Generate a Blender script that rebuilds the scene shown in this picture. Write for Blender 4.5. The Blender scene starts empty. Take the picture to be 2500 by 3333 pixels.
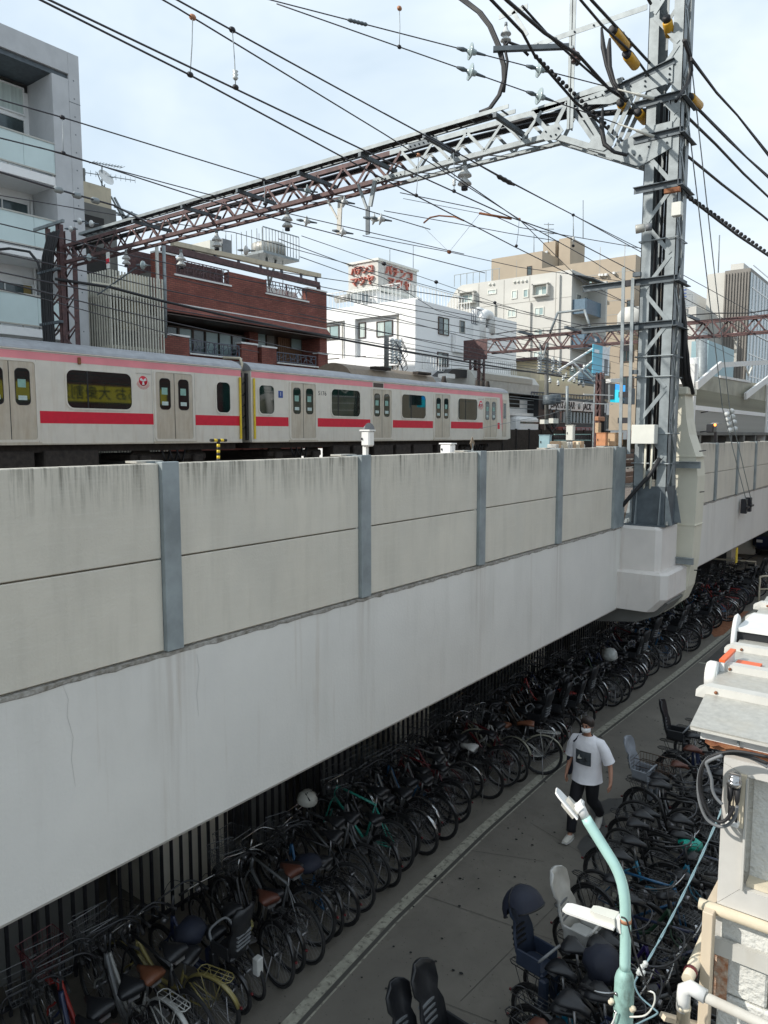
import bpy, bmesh, math, random
from mathutils import Vector, Matrix
random.seed(7)
R = math.radians
SC = bpy.context.scene
COL = SC.collection
# ---------------------------------------------------------------- camera
CH = 5.7                                   # eye height above the street
YAW, PITCH, FPX = R(37.3), R(5.94), 2417.2 # focal length in pixels of the 2500 x 3333 photograph
cd = bpy.data.cameras.new('camera'); cam = bpy.data.objects.new('camera', cd); COL.objects.link(cam)
cam.location = (0, 0, CH)
cam.rotation_euler = (math.pi/2 - PITCH, 0, YAW)
cd.sensor_fit = 'VERTICAL'; cd.sensor_height = 36; cd.sensor_width = 27
cd.lens = 36*FPX/3333
cd.clip_start = .05; cd.clip_end = 2000
SC.camera = cam
# ---------------------------------------------------------------- world, sun, exposure
SUNV = Vector((.6, .8, -.70)).normalized()
SUN_EL = math.asin(-SUNV.z)
w = bpy.data.worlds.new('World'); SC.world = w; w.use_nodes = True
nt = w.node_tree; nt.nodes.clear()
def wn(t, **k):
    n = nt.nodes.new(t)
    for a, b in k.items(): setattr(n, a, b)
    return n
out = wn('ShaderNodeOutputWorld'); mixs = wn('ShaderNodeMixShader')
sky = wn('ShaderNodeTexSky', sky_type='NISHITA'); sky.sun_disc = False
sky.sun_elevation = SUN_EL; sky.sun_rotation = math.atan2(-SUNV.x, -SUNV.y)
sky.air_density = 1.3; sky.dust_density = 2.5
b1 = wn('ShaderNodeBackground'); b1.inputs[1].default_value = .12
b2 = wn('ShaderNodeBackground'); b2.inputs[1].default_value = .86
tc = wn('ShaderNodeTexCoord'); mp = wn('ShaderNodeMapping'); mp.inputs['Scale'].default_value = (1, 1, 2.6)
no = wn('ShaderNodeTexNoise'); no.inputs['Scale'].default_value = 1.5; no.inputs['Detail'].default_value = 5; no.inputs['Roughness'].default_value = .55
no.inputs['Distortion'].default_value = .6
cr = wn('ShaderNodeValToRGB'); cr.color_ramp.elements[0].position = .36; cr.color_ramp.elements[0].color = (.74, .74, .74, 1)
cr.color_ramp.elements[1].position = .62; cr.color_ramp.elements[1].color = (1, 1, 1, 1)
cc = wn('ShaderNodeValToRGB'); cc.color_ramp.elements[0].position = .34; cc.color_ramp.elements[0].color = (.61, .745, .865, 1)
cc.color_ramp.elements[1].position = .68; cc.color_ramp.elements[1].color = (.79, .875, .945, 1)
L = nt.links.new
L(tc.outputs['Generated'], mp.inputs[0]); L(mp.outputs[0], no.inputs[0]); L(no.outputs[0], cr.inputs[0]); L(no.outputs[0], cc.inputs[0])
L(sky.outputs[0], b1.inputs[0]); L(cc.outputs[0], b2.inputs[0])
L(cr.outputs[0], mixs.inputs[0]); L(b1.outputs[0], mixs.inputs[1]); L(b2.outputs[0], mixs.inputs[2]); L(mixs.outputs[0], out.inputs[0])
sl = bpy.data.lights.new('sun', 'SUN'); sl.energy = 3.0; sl.angle = R(.8); sl.color = (1, .95, .87)
so = bpy.data.objects.new('sun', sl); COL.objects.link(so); so.rotation_euler = SUNV.to_track_quat('-Z', 'Y').to_euler()
so.location = (-20, -20, 40)
SC.view_settings.view_transform = 'Standard'; SC.view_settings.look = 'None'
SC.view_settings.exposure = .47; SC.view_settings.gamma = 1; SC.view_settings.use_curve_mapping = False
SC.render.engine = 'CYCLES'
# ---------------------------------------------------------------- where a sight line of the survey photo meets a plane
_F = Vector((-math.sin(YAW)*math.cos(PITCH), math.cos(YAW)*math.cos(PITCH), -math.sin(PITCH)))
_R = Vector((math.cos(YAW), math.sin(YAW), 0)); _U = _R.cross(_F)
def ray(px, py): return _F*FPX + _R*(px-1250) + _U*(1666.5-py)
def _at(px, py, i, v):
    r = ray(px, py); o = (0, 0, CH); t = (v-o[i])/r[i]
    return Vector((0, 0, CH)) + r*t
def fx(px, py, v): return _at(px, py, 0, v)
def fy(px, py, v): return _at(px, py, 1, v)
def fz(px, py, v): return _at(px, py, 2, v)
# ---------------------------------------------------------------- mesh builder
class MB:
    def __init__(s): s.v = []; s.f = []; s.mi = []; s.cur = 0; s.smooth = []
    def add(s, vs, fs, smooth=False):
        n = len(s.v); s.v += [tuple(p) for p in vs]
        for f in fs: s.f.append([n+i for i in f]); s.mi.append(s.cur); s.smooth.append(smooth)
        return s
    def box(s, x0, x1, y0, y1, z0, z1, bev=0):
        if x0 > x1: x0, x1 = x1, x0
        if y0 > y1: y0, y1 = y1, y0
        if z0 > z1: z0, z1 = z1, z0
        if bev <= 0:
            return s.add([(x0,y0,z0),(x1,y0,z0),(x1,y1,z0),(x0,y1,z0),(x0,y0,z1),(x1,y0,z1),(x1,y1,z1),(x0,y1,z1)],
                         [(0,3,2,1),(4,5,6,7),(0,1,5,4),(1,2,6,5),(2,3,7,6),(3,0,4,7)])
        b = min(bev, (x1-x0)/2.01, (y1-y0)/2.01, (z1-z0)/2.01); vs = []
        for X, sx in ((x0,1),(x1,-1)):
            for Y, sy in ((y0,1),(y1,-1)):
                for Z, sz in ((z0,1),(z1,-1)):
                    vs += [(X,Y+sy*b,Z+sz*b),(X+sx*b,Y,Z+sz*b),(X+sx*b,Y+sy*b,Z)]
        bm = bmesh.new(); bv = [bm.verts.new(p) for p in vs]; r = bmesh.ops.convex_hull(bm, input=bv)
        bm.verts.index_update(); a = [tuple(v.co) for v in bm.verts]; fs = [[v.index for v in f.verts] for f in bm.faces]; bm.free()
        return s.add(a, fs)
    def beam(s, a, b, wd, ht, up=(0,0,1)):          # a bar of rectangular section
        a = Vector(a); b = Vector(b); d = (b-a)
        if d.length < 1e-6: return s
        d.normalize(); up = Vector(up)
        if abs(d.dot(up)) > .98: up = Vector((1, 0, 0))
        x = d.cross(up).normalized(); y = x.cross(d).normalized()
        vs = []
        for p in (a, b):
            for i, j in ((-1,-1),(1,-1),(1,1),(-1,1)): vs.append(p + x*(i*wd/2) + y*(j*ht/2))
        return s.add(vs, [(3,2,1,0),(4,5,6,7),(0,1,5,4),(1,2,6,5),(2,3,7,6),(3,0,4,7)])
    def tube(s, pts, r, n=6, closed=False, smooth=True, cap=True):
        pts = [Vector(p) for p in pts]; m = len(pts); rs = r if isinstance(r, (list, tuple)) else [r]*m
        rings = []; prev = None
        for i, p in enumerate(pts):
            if closed: d = pts[(i+1) % m]-pts[i-1]
            else: d = pts[min(i+1, m-1)]-pts[max(i-1, 0)]
            if d.length < 1e-9: d = Vector((0,0,1))
            d.normalize()
            if prev is None:
                u = Vector((0,0,1)) if abs(d.z) < .9 else Vector((1,0,0))
                x = d.cross(u).normalized()
            else:
                x = (prev - d*prev.dot(d))
                x = x.normalized() if x.length > 1e-6 else d.orthogonal().normalized()
            prev = x; y = d.cross(x)
            rings.append([p + x*(rs[i]*math.cos(2*math.pi*k/n)) + y*(rs[i]*math.sin(2*math.pi*k/n)) for k in range(n)])
        vs = [v for rg in rings for v in rg]; fs = []
        for i in range(m if closed else m-1):
            j = (i+1) % m
            for k in range(n): fs.append((i*n+k, i*n+(k+1) % n, j*n+(k+1) % n, j*n+k))
        s.add(vs, fs, smooth)
        if cap and not closed:
            b0 = len(s.v)-len(vs)
            s.f.append([b0+k for k in range(n-1, -1, -1)]); s.mi.append(s.cur); s.smooth.append(False)
            s.f.append([b0+(m-1)*n+k for k in range(n)]); s.mi.append(s.cur); s.smooth.append(False)
        return s
    def lathe(s, prof, c=(0,0,0), ax=(0,0,1), n=12, smooth=True):   # prof: (r, h) pairs
        ax = Vector(ax).normalized(); x = ax.orthogonal().normalized(); y = ax.cross(x); c = Vector(c)
        vs = []
        for r, h in prof:
            for k in range(n):
                a = 2*math.pi*k/n; vs.append(c + ax*h + x*(r*math.cos(a)) + y*(r*math.sin(a)))
        fs = []
        for i in range(len(prof)-1):
            for k in range(n): fs.append((i*n+k, i*n+(k+1) % n, (i+1)*n+(k+1) % n, (i+1)*n+k))
        fs.append(tuple(range(n-1, -1, -1))); fs.append(tuple((len(prof)-1)*n+k for k in range(n)))
        return s.add(vs, fs, smooth)
    def prism(s, poly, a, b, axis='y'):      # poly in the two other axes, extruded along axis
        n = len(poly); vs = []
        for h in (a, b):
            for p, q in poly:
                vs.append({'y': (p, h, q), 'x': (h, p, q), 'z': (p, q, h)}[axis])
        fs = [tuple(range(n)), tuple(range(2*n-1, n-1, -1))] + [(i, (i+1) % n+0, (i+1) % n+n, i+n) for i in range(n)]
        return s.add(vs, fs)
    def loft(s, rings, cap=True, smooth=True):
        n = len(rings[0]); vs = [v for r in rings for v in r]; fs = []
        for i in range(len(rings)-1):
            for k in range(n): fs.append((i*n+k, i*n+(k+1) % n, (i+1)*n+(k+1) % n, (i+1)*n+k))
        if cap: fs.append(tuple(range(n-1, -1, -1))); fs.append(tuple((len(rings)-1)*n+k for k in range(n)))
        return s.add(vs, fs, smooth)
    def wbox(s, face, u0, u1, z0, z1, d0, d1, bev=0):   # a box on a facade; d outward
        if face[0] == 'X': return s.box(face[1]+d0, face[1]+d1, u0, u1, z0, z1, bev)
        return s.box(u0, u1, face[1]-d1, face[1]-d0, z0, z1, bev)
    def mesh(s, name, mats):
        me = bpy.data.meshes.new(name); me.from_pydata(s.v, [], s.f)
        for m in mats: me.materials.append(m)
        if len(mats) > 1: me.polygons.foreach_set('material_index', s.mi)
        me.polygons.foreach_set('use_smooth', s.smooth)
        bm = bmesh.new(); bm.from_mesh(me); bmesh.ops.recalc_face_normals(bm, faces=bm.faces); bm.to_mesh(me); bm.free()
        me.update(); return me
W = {}
I4 = Matrix.Identity(4)
def link(o, parent=None, world=None):
    COL.objects.link(o)
    W[o.name] = world or I4
    if parent is not None:
        o.parent = parent; o.matrix_parent_inverse = W[parent.name].inverted()
    return o
def thing(name, label, cat, loc=(0,0,0), rz=0, group=None):
    o = bpy.data.objects.new(name, None); o.empty_display_size = .1
    o.location = loc; o.rotation_euler = (0, 0, rz)
    link(o, None, Matrix.Translation(loc) @ Matrix.Rotation(rz, 4, 'Z')); tag(o, label, cat, group); return o
def tag(o, label=None, cat=None, group=None, kind=None):
    if label: o['label'] = label
    if cat: o['category'] = cat
    if group: o['group'] = group
    if kind: o['kind'] = kind
    return o
def part(name, mb, mats, parent=None, label=None, kind=None, local=False, sharp=None):
    if not isinstance(mats, (list, tuple)): mats = [mats]
    o = bpy.data.objects.new(name, mb.mesh(name, mats))
    link(o, parent)
    if local and parent is not None: o.matrix_parent_inverse = I4; W[o.name] = W[parent.name]
    if label: o['label'] = label
    if kind: o['kind'] = kind
    return o
def single(name, mb, mats, label, cat, group=None): return tag(part(name, mb, mats), label, cat, group)
def struct(name, mb, mats, label=None):
    o = part(name, mb, mats); o['kind'] = 'structure'
    if label: o['label'] = label
    return o
def share(o, name=None, loc=(0,0,0), parent=None, mat=None):   # another piece of the same shape
    c = o.copy(); c.name = name or o.name.split('.')[0]; c.location = loc
    mpi = o.matrix_parent_inverse.copy(); COL.objects.link(c)
    if parent is not None: c.parent = parent
    c.matrix_parent_inverse = mpi; W[c.name] = I4
    if mat is not None: setmat(c, mat)
    return c
def setmat(o, m, slot=0):
    o.material_slots[slot].link = 'OBJECT'; o.material_slots[slot].material = m
def kids(o): return list(o.children)
def tree(o, parent=None, memo=None):
    c = o.copy(); COL.objects.link(c); W[c.name] = I4
    if parent is not None: c.parent = parent
    for k in kids(o): tree(k, c)
    return c
# ---------------------------------------------------------------- materials
M = {}
def mat(name, col, rough=.6, metal=0, var=.12, scale=6, bump=0, bscale=40, spec=.5, stretch=(1,1,1), alpha=1, coat=0, col2=None, trans=0, detail=4, coord='Object'):
    m = bpy.data.materials.new(name); m.use_nodes = True; t = m.node_tree; b = t.nodes['Principled BSDF']
    N = t.nodes.new; K = t.links.new
    tcn = N('ShaderNodeTexCoord'); mpn = N('ShaderNodeMapping'); mpn.inputs['Scale'].default_value = stretch
    K(tcn.outputs[coord], mpn.inputs[0])
    nn = N('ShaderNodeTexNoise'); nn.inputs['Scale'].default_value = scale; nn.inputs['Detail'].default_value = detail; nn.inputs['Roughness'].default_value = .6
    K(mpn.outputs[0], nn.inputs[0])
    r = N('ShaderNodeValToRGB'); c = Vector(col[:3])
    lo = [max(0, x*(1-var)) for x in col[:3]] if col2 is None else col2
    hi = [min(1, x*(1+var)) for x in col[:3]] if col2 is None else col
    r.color_ramp.elements[0].position = .32; r.color_ramp.elements[0].color = (*lo, 1)
    r.color_ramp.elements[1].position = .68; r.color_ramp.elements[1].color = (*hi, 1)
    K(nn.outputs[0], r.inputs[0]); K(r.outputs[0], b.inputs['Base Color'])
    b.inputs['Roughness'].default_value = rough; b.inputs['Metallic'].default_value = metal
    b.inputs['Specular IOR Level'].default_value = spec; b.inputs['Alpha'].default_value = alpha
    b.inputs['Coat Weight'].default_value = coat; b.inputs['Transmission Weight'].default_value = trans
    if bump:
        n2 = N('ShaderNodeTexNoise'); n2.inputs['Scale'].default_value = bscale; n2.inputs['Detail'].default_value = 6
        K(mpn.outputs[0], n2.inputs[0]); bp = N('ShaderNodeBump'); bp.inputs['Strength'].default_value = bump; bp.inputs['Distance'].default_value = .02
        K(n2.outputs[0], bp.inputs['Height']); K(bp.outputs[0], b.inputs['Normal'])
    M[name] = m; return m
def nodes(m): return m.node_tree, m.node_tree.nodes['Principled BSDF']
def layer(m, scale, stretch, lo, hi, col, amt=1, zramp=None, voro=False, coord='Object', detail=5):
    """a second layer of colour on top of what the base colour is: stains, streaks"""
    t, b = nodes(m); N = t.nodes.new; K = t.links.new
    src = b.inputs['Base Color'].links[0].from_socket
    tcn = N('ShaderNodeTexCoord'); mpn = N('ShaderNodeMapping'); mpn.inputs['Scale'].default_value = stretch; K(tcn.outputs[coord], mpn.inputs[0])
    nn = N('ShaderNodeTexNoise'); nn.inputs['Scale'].default_value = scale; nn.inputs['Detail'].default_value = detail; nn.inputs['Roughness'].default_value = .62
    K(mpn.outputs[0], nn.inputs[0])
    mr = N('ShaderNodeMapRange'); mr.inputs[1].default_value = lo; mr.inputs[2].default_value = hi; mr.inputs[4].default_value = amt; K(nn.outputs[0], mr.inputs[0])
    fac = mr.outputs[0]
    if zramp:
        sp = N('ShaderNodeSeparateXYZ'); K(tcn.outputs[coord], sp.inputs[0]); m2 = N('ShaderNodeMapRange')
        m2.inputs[1].default_value = zramp[0]; m2.inputs[2].default_value = zramp[1]; K(sp.outputs[2], m2.inputs[0])
        mu = N('ShaderNodeMath'); mu.operation = 'MULTIPLY'; K(fac, mu.inputs[0]); K(m2.outputs[0], mu.inputs[1]); fac = mu.outputs[0]
    mx = N('ShaderNodeMix'); mx.data_type = 'RGBA'; K(fac, mx.inputs[0]); K(src, mx.inputs[6]); mx.inputs[7].default_value = (*col, 1)
    K(mx.outputs[2], b.inputs['Base Color']); return m
def emis(name, col, s=1):
    m = mat(name, col, .4, var=.05); t, b = nodes(m); b.inputs['Emission Color'].default_value = (*col, 1); b.inputs['Emission Strength'].default_value = s; return m

mat('panel', (.61,.565,.48), .8, var=.06, scale=1.6, bump=.15, bscale=60)
layer(M['panel'], 1.2, (.6,1.6,.6), .42, .75, (.54,.515,.455), .55)
layer(M['panel'], 2.0, (1,3,.30), .50, .75, (.45,.42,.355), .45)
layer(M['panel'], 4.0, (1,6,.35), .46, .70, (.09,.085,.065), .9, zramp=(5.12, 5.50))
layer(M['panel'], 9, (1,.5,6), .5, .8, (.66,.63,.56), .35)
mat('girder', (.67,.645,.60), .62, var=.04, scale=1.2, bump=.12, bscale=35)
layer(M['girder'], 1.1, (1,1.8,.3), .52, .72, (.55,.53,.485), .65)
layer(M['girder'], 2.6, (1,3.2,.16), .60, .72, (.49,.43,.36), .5)
layer(M['girder'], 1.2, (1,1,1), .3, .8, (.71,.69,.65), .4)
def post_stains(m, y0, pitch):
    """brown runs that start under each steel post"""
    t, b = nodes(m); N = t.nodes.new; K = t.links.new; src = b.inputs['Base Color'].links[0].from_socket
    def mth(op, a, v=None, w_=None):
        n = N('ShaderNodeMath'); n.operation = op
        for i, x in enumerate((a, v, w_)):
            if x is None: continue
            if isinstance(x, (int, float)): n.inputs[i].default_value = x
            else: K(x, n.inputs[i])
        return n.outputs[0]
    tcn = N('ShaderNodeTexCoord'); sp = N('ShaderNodeSeparateXYZ'); K(tcn.outputs['Object'], sp.inputs[0])
    nn = N('ShaderNodeTexNoise'); nn.inputs['Scale'].default_value = 1.3; K(tcn.outputs['Object'], nn.inputs[0])
    y = mth('ADD', sp.outputs[1], mth('MULTIPLY', nn.outputs[0], .25)); f = mth('FRACT', mth('ADD', mth('DIVIDE', mth('SUBTRACT', y, y0+.12), pitch), .5)); dist = mth('ABSOLUTE', mth('MULTIPLY', mth('SUBTRACT', f, .5), pitch))
    mr = N('ShaderNodeMapRange'); mr.inputs[1].default_value = .24; mr.inputs[2].default_value = .02; K(dist, mr.inputs[0])
    mp_ = N('ShaderNodeMapping'); mp_.inputs['Scale'].default_value = (1, 9, .35); K(tcn.outputs['Object'], mp_.inputs[0]); n2 = N('ShaderNodeTexNoise'); n2.inputs['Scale'].default_value = 2.2; n2.inputs['Detail'].default_value = 5; K(mp_.outputs[0], n2.inputs[0])
    m2 = N('ShaderNodeMapRange'); m2.inputs[1].default_value = .38; m2.inputs[2].default_value = .62; K(n2.outputs[0], m2.inputs[0])
    zz = N('ShaderNodeMapRange'); zz.inputs[1].default_value = 2.5; zz.inputs[2].default_value = 4.0; zz.inputs[3].default_value = .15; K(sp.outputs[2], zz.inputs[0])
    fac = mth('MULTIPLY', mth('MULTIPLY', mth('MULTIPLY', mr.outputs[0], m2.outputs[0]), zz.outputs[0]), .42)
    mx = N('ShaderNodeMix'); mx.data_type = 'RGBA'; K(fac, mx.inputs[0]); K(src, mx.inputs[6]); mx.inputs[7].default_value = (.36, .30, .25, 1); K(mx.outputs[2], b.inputs['Base Color'])
post_stains(M['girder'], 3.406, 2.309)
layer(M['girder'], .45, (1,1,1), .4, .65, (.60,.585,.555), .5)
mat('ledge', (.18,.16,.13), .9, var=.5, scale=18, bump=.6, bscale=50, col2=(.42,.40,.37))
mat('plinth', (.66,.62,.58), .6, var=.05, scale=2, bump=.1)
layer(M['plinth'], 2, (2,2,.25), .55, .75, (.45,.37,.31), .5)
mat('galv', (.25,.28,.29), .5, .25, var=.2, scale=5)
mat('galv_dark', (.10,.12,.135), .55, .25, var=.2, scale=6)
mat('steelpost', (.27,.305,.315), .5, .2, var=.22, scale=3)
mat('redsteel', (.085,.045,.045), .6, .1, var=.35, scale=7)
layer(M['redsteel'], 6, (1,1,1), .5, .68, (.17,.08,.068), .7)
mat('blacksteel', (.025,.025,.03), .5, .3, var=.3)
mat('asphalt', (.175,.16,.135), .82, var=.13, scale=1.3, bump=.35, bscale=160)
layer(M['asphalt'], .55, (1,.6,1), .45, .7, (.125,.115,.10), .6)
layer(M['asphalt'], 26, (1,1,1), .68, .72, (.02,.02,.018), .8, detail=2)
layer(M['asphalt'], 5, (1,1,1), .55, .7, (.13,.12,.10), .5)
mat('asphalt_dark', (.078,.074,.066), .8, var=.15, scale=1.6, bump=.35, bscale=170)
mat('wet', (.085,.084,.080), .45, var=.1, scale=3)
mat('whiteline', (.34,.33,.27), .8, var=.2, scale=9, bump=.2)
layer(M['whiteline'], 14, (1,1,1), .52, .64, (.12,.11,.09), .8)
mat('ground', (.12,.115,.10), .9, var=.2, scale=.5)
mat('ballast', (.16,.13,.11), .95, var=.5, scale=40, bump=.8, bscale=60)
mat('rail', (.18,.11,.08), .5, .6)
mat('stainless', (.74,.70,.62), .38, .2, var=.05, scale=2)
layer(M['stainless'], 3, (1,2,.3), .5, .75, (.60,.52,.42), .5)
mat('stainless_door', (.60,.55,.46), .34, .35, var=.06, scale=3)
layer(M['stainless_door'], 3, (1,3,.4), .45, .7, (.46,.38,.28), .6)
mat('trainroof', (.34,.35,.37), .5, .3, var=.12, scale=3)
mat('red', (.66,.008,.035), .45, var=.06)
mat('pink', (.85,.29,.32), .4, var=.08, scale=1)
mat('trainglass', (.008,.022,.02), .03, var=.4, scale=1.5, spec=1)
mat('black', (.012,.012,.014), .55, var=.3)
mat('rubber', (.014,.014,.015), .75, var=.3, scale=30)
mat('underfloor', (.035,.027,.022), .8, var=.4, scale=6)
mat('acunit', (.20,.155,.11), .6, var=.15)
mat('yellow', (.72,.52,.03), .45)
mat('white', (.72,.72,.70), .45, var=.05)
mat('dirty_white', (.54,.53,.49), .55, var=.09, scale=3)
layer(M['dirty_white'], 3, (1,1,.3), .55, .75, (.42,.38,.31), .5)
mat('dirty_cream', (.62,.55,.42), .55, var=.1)
mat('zinc', (.44,.43,.39), .42, .25, var=.13, scale=22, detail=6)
layer(M['zinc'], 3, (1,1,1), .5, .72, (.46,.42,.34), .6)
mat('rust', (.17,.055,.025), .85, var=.4, scale=12, bump=.4, col2=(.33,.15,.07))
mat('orange', (.75,.13,.03), .45, var=.1)
mat('mint', (.42,.65,.60), .42, var=.08, scale=4)
layer(M['mint'], 9, (1,1,.4), .62, .72, (.16,.22,.19), .6)
mat('mint_dirty', (.28,.45,.41), .55, var=.2, scale=9)
layer(M['mint_dirty'], 12, (1,1,.5), .5, .68, (.09,.12,.10), .7)
mat('stucco', (.66,.66,.62), .85, var=.06, scale=4, bump=1.0, bscale=28)
mat('insul', (.55,.57,.56), .3, var=.1)
mat('insul_brown', (.09,.05,.045), .3)
mat('glassdisc', (.38,.46,.47), .12, var=.1)
mat('copper', (.42,.20,.11), .6, .2)
mat('wire', (.055,.055,.065), .5, .4)
mat('cable', (.016,.016,.018), .6)
mat('alu_dark', (.07,.072,.078), .4, .5)
mat('concrete', (.52,.53,.54), .8, var=.08, scale=1.2, bump=.1)
layer(M['concrete'], 1.5, (1,1,.4), .5, .75, (.42,.43,.44), .5)
mat('aptwall', (.85,.85,.84), .6, var=.03)
mat('aptwhite', (.84,.84,.83), .55, var=.03)
mat('frost', (.58,.69,.68), .22, var=.07, scale=.6)
mat('beigecon', (.54,.48,.36), .85, var=.08, scale=1.5)
layer(M['beigecon'], 1.5, (1,1,.35), .55, .75, (.25,.22,.17), .6)
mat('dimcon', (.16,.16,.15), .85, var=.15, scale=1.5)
mat('slatm', (.60,.58,.50), .5, .2, var=.08)
mat('whitebld', (.84,.84,.83), .6, var=.035, scale=.6)
layer(M['whitebld'], .8, (1,1,.35), .58, .8, (.62,.62,.60), .5)
mat('greybld', (.55,.54,.50), .7, var=.05, scale=.5)
layer(M['greybld'], .5, (1,1,.2), .5, .75, (.50,.49,.46), .6)
mat('cream', (.70,.62,.44), .7, var=.05)
mat('joint', (.35,.34,.31), .8)
mat('bluepanel', (.095,.155,.21), .4, var=.15)
mat('winglass', (.06,.085,.09), .12, var=.5, scale=.8, coat=.3)
mat('winglass_l', (.30,.40,.40), .2, var=.25, scale=.7)
mat('curtain', (.52,.60,.57), .6, var=.18, scale=9, stretch=(1,1,.05))
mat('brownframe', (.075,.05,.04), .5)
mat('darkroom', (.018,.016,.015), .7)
mat('wood', (.17,.085,.045), .6, var=.2, scale=12, stretch=(1,6,.3))
mat('ochre', (.30,.22,.08), .8)
mat('ironwork', (.11,.12,.15), .5, .3)
mat('ironwork_red', (.10,.055,.06), .5, .2)
mat('sign_cyan', (.12,.50,.66), .4, var=.06, scale=.4)
mat('sign_white', (.80,.84,.86), .4)
mat('sign_red', (.50,.17,.13), .6, var=.2)
mat('sign_blue', (.03,.08,.30), .5)
mat('text_dark', (.015,.01,.012), .6)
mat('signplate', (.78,.79,.80), .55, var=.05)
emis('screen', (.02,.32,.75), .7)
emis('screen2', (.02,.55,.70), .7)
emis('amber', (1,.30,.06), 2.5)
mat('corr', (.43,.425,.40), .5, .1, var=.08, scale=2)
mat('corr_old', (.34,.33,.255), .5, .1, var=.22, scale=1.2)
layer(M['corr_old'], 1.3, (1,.4,1.6), .5, .7, (.22,.21,.17), .5)
mat('corr_dark', (.20,.185,.165), .6, var=.12, scale=1)
mat('glassbld', (.25,.32,.35), .15, var=.35, scale=.15, stretch=(1,1,.3))
mat('duct', (.64,.61,.50), .5, var=.05, scale=2)
layer(M['duct'], 2.5, (1,1,.4), .58, .75, (.38,.35,.27), .5)
mat('boxgrey', (.66,.66,.60), .45, var=.04)
mat('bluecab', (.28,.42,.46), .5, var=.07)
mat('orangecab', (.55,.25,.12), .6, var=.12)
mat('tancab', (.52,.36,.22), .6, var=.1)
mat('chrome', (.42,.42,.42), .18, .9, var=.1)
mat('alu', (.30,.30,.31), .35, .7)
mat('leather', (.10,.035,.022), .45)
mat('brownleather', (.16,.06,.03), .5)
mat('greyplastic', (.17,.18,.19), .5)
mat('whiteplastic', (.50,.50,.48), .45)
mat('blackplastic', (.016,.017,.02), .4)
mat('skin', (.42,.22,.15), .55, var=.06)
mat('hair', (.03,.022,.018), .55, var=.4, scale=30)
mat('shirt', (.80,.80,.84), .85, var=.03, scale=5, bump=1, bscale=7)
mat('trousers', (.010,.010,.014), .85, bump=.3, bscale=8)
mat('shoe', (.62,.60,.54), .7)
mat('mask', (.80,.81,.82), .8)
mat('print', (.055,.065,.075), .8, var=.3, scale=18)
mat('greenbag', (.01,.36,.28), .4, var=.3, scale=14, bump=.8, bscale=18)
mat('plasticbag', (.50,.52,.50), .3, var=.15, bump=.8, bscale=14)
mat('tealstrap', (.05,.35,.42), .5)
mat('bluecable', (.17,.27,.31), .5)
mat('navycloth', (.012,.016,.032), .7, bump=.4, bscale=10)

for k, c in dict(f_black=(.014,.014,.016), f_navy=(.015,.025,.07), f_silver=(.16,.165,.17), f_white=(.40,.40,.38), f_cream=(.30,.29,.22), f_yellow=(.24,.20,.07), f_mint=(.04,.33,.26),
                 f_red=(.32,.025,.02), f_maroon=(.12,.012,.016), f_green=(.02,.06,.035), f_blue=(.02,.11,.24), f_purple=(.035,.02,.14), f_brown=(.07,.04,.025), f_grey=(.10,.105,.11)).items():
    mat(k, c, .35, .1, var=.08, coat=.4)
mat('f_teal', (.01,.16,.27), .35, coat=.4)
FONT_CACHE = {}
def text_mesh(name, body, size, m, parent, origin, ux, uz, ext=.01, space=1, shear=0, wide=1, bold=0):
    """letters laid out along ux, standing along uz, as one mesh part"""
    cu = bpy.data.curves.new(name, 'FONT'); cu.body = body; cu.size = size; cu.extrude = ext; cu.space_character = space; cu.shear = shear
    cu.align_x = 'CENTER'; cu.align_y = 'CENTER'; cu.offset = bold; cu.resolution_u = 3
    o = bpy.data.objects.new('tmp_text', cu); COL.objects.link(o)
    dg = bpy.context.evaluated_depsgraph_get(); me = bpy.data.meshes.new_from_object(o.evaluated_get(dg)); bpy.data.objects.remove(o)
    ux = Vector(ux).normalized(); uz = Vector(uz).normalized(); n = ux.cross(uz)
    mt = Matrix((( *(ux*wide),), (*uz,), (*n,))).transposed().to_4x4(); mt = Matrix.Translation(origin) @ mt
    me.transform(mt); me.materials.clear(); me.materials.append(m)
    ob = bpy.data.objects.new(name, me); link(ob, parent); return ob
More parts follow.
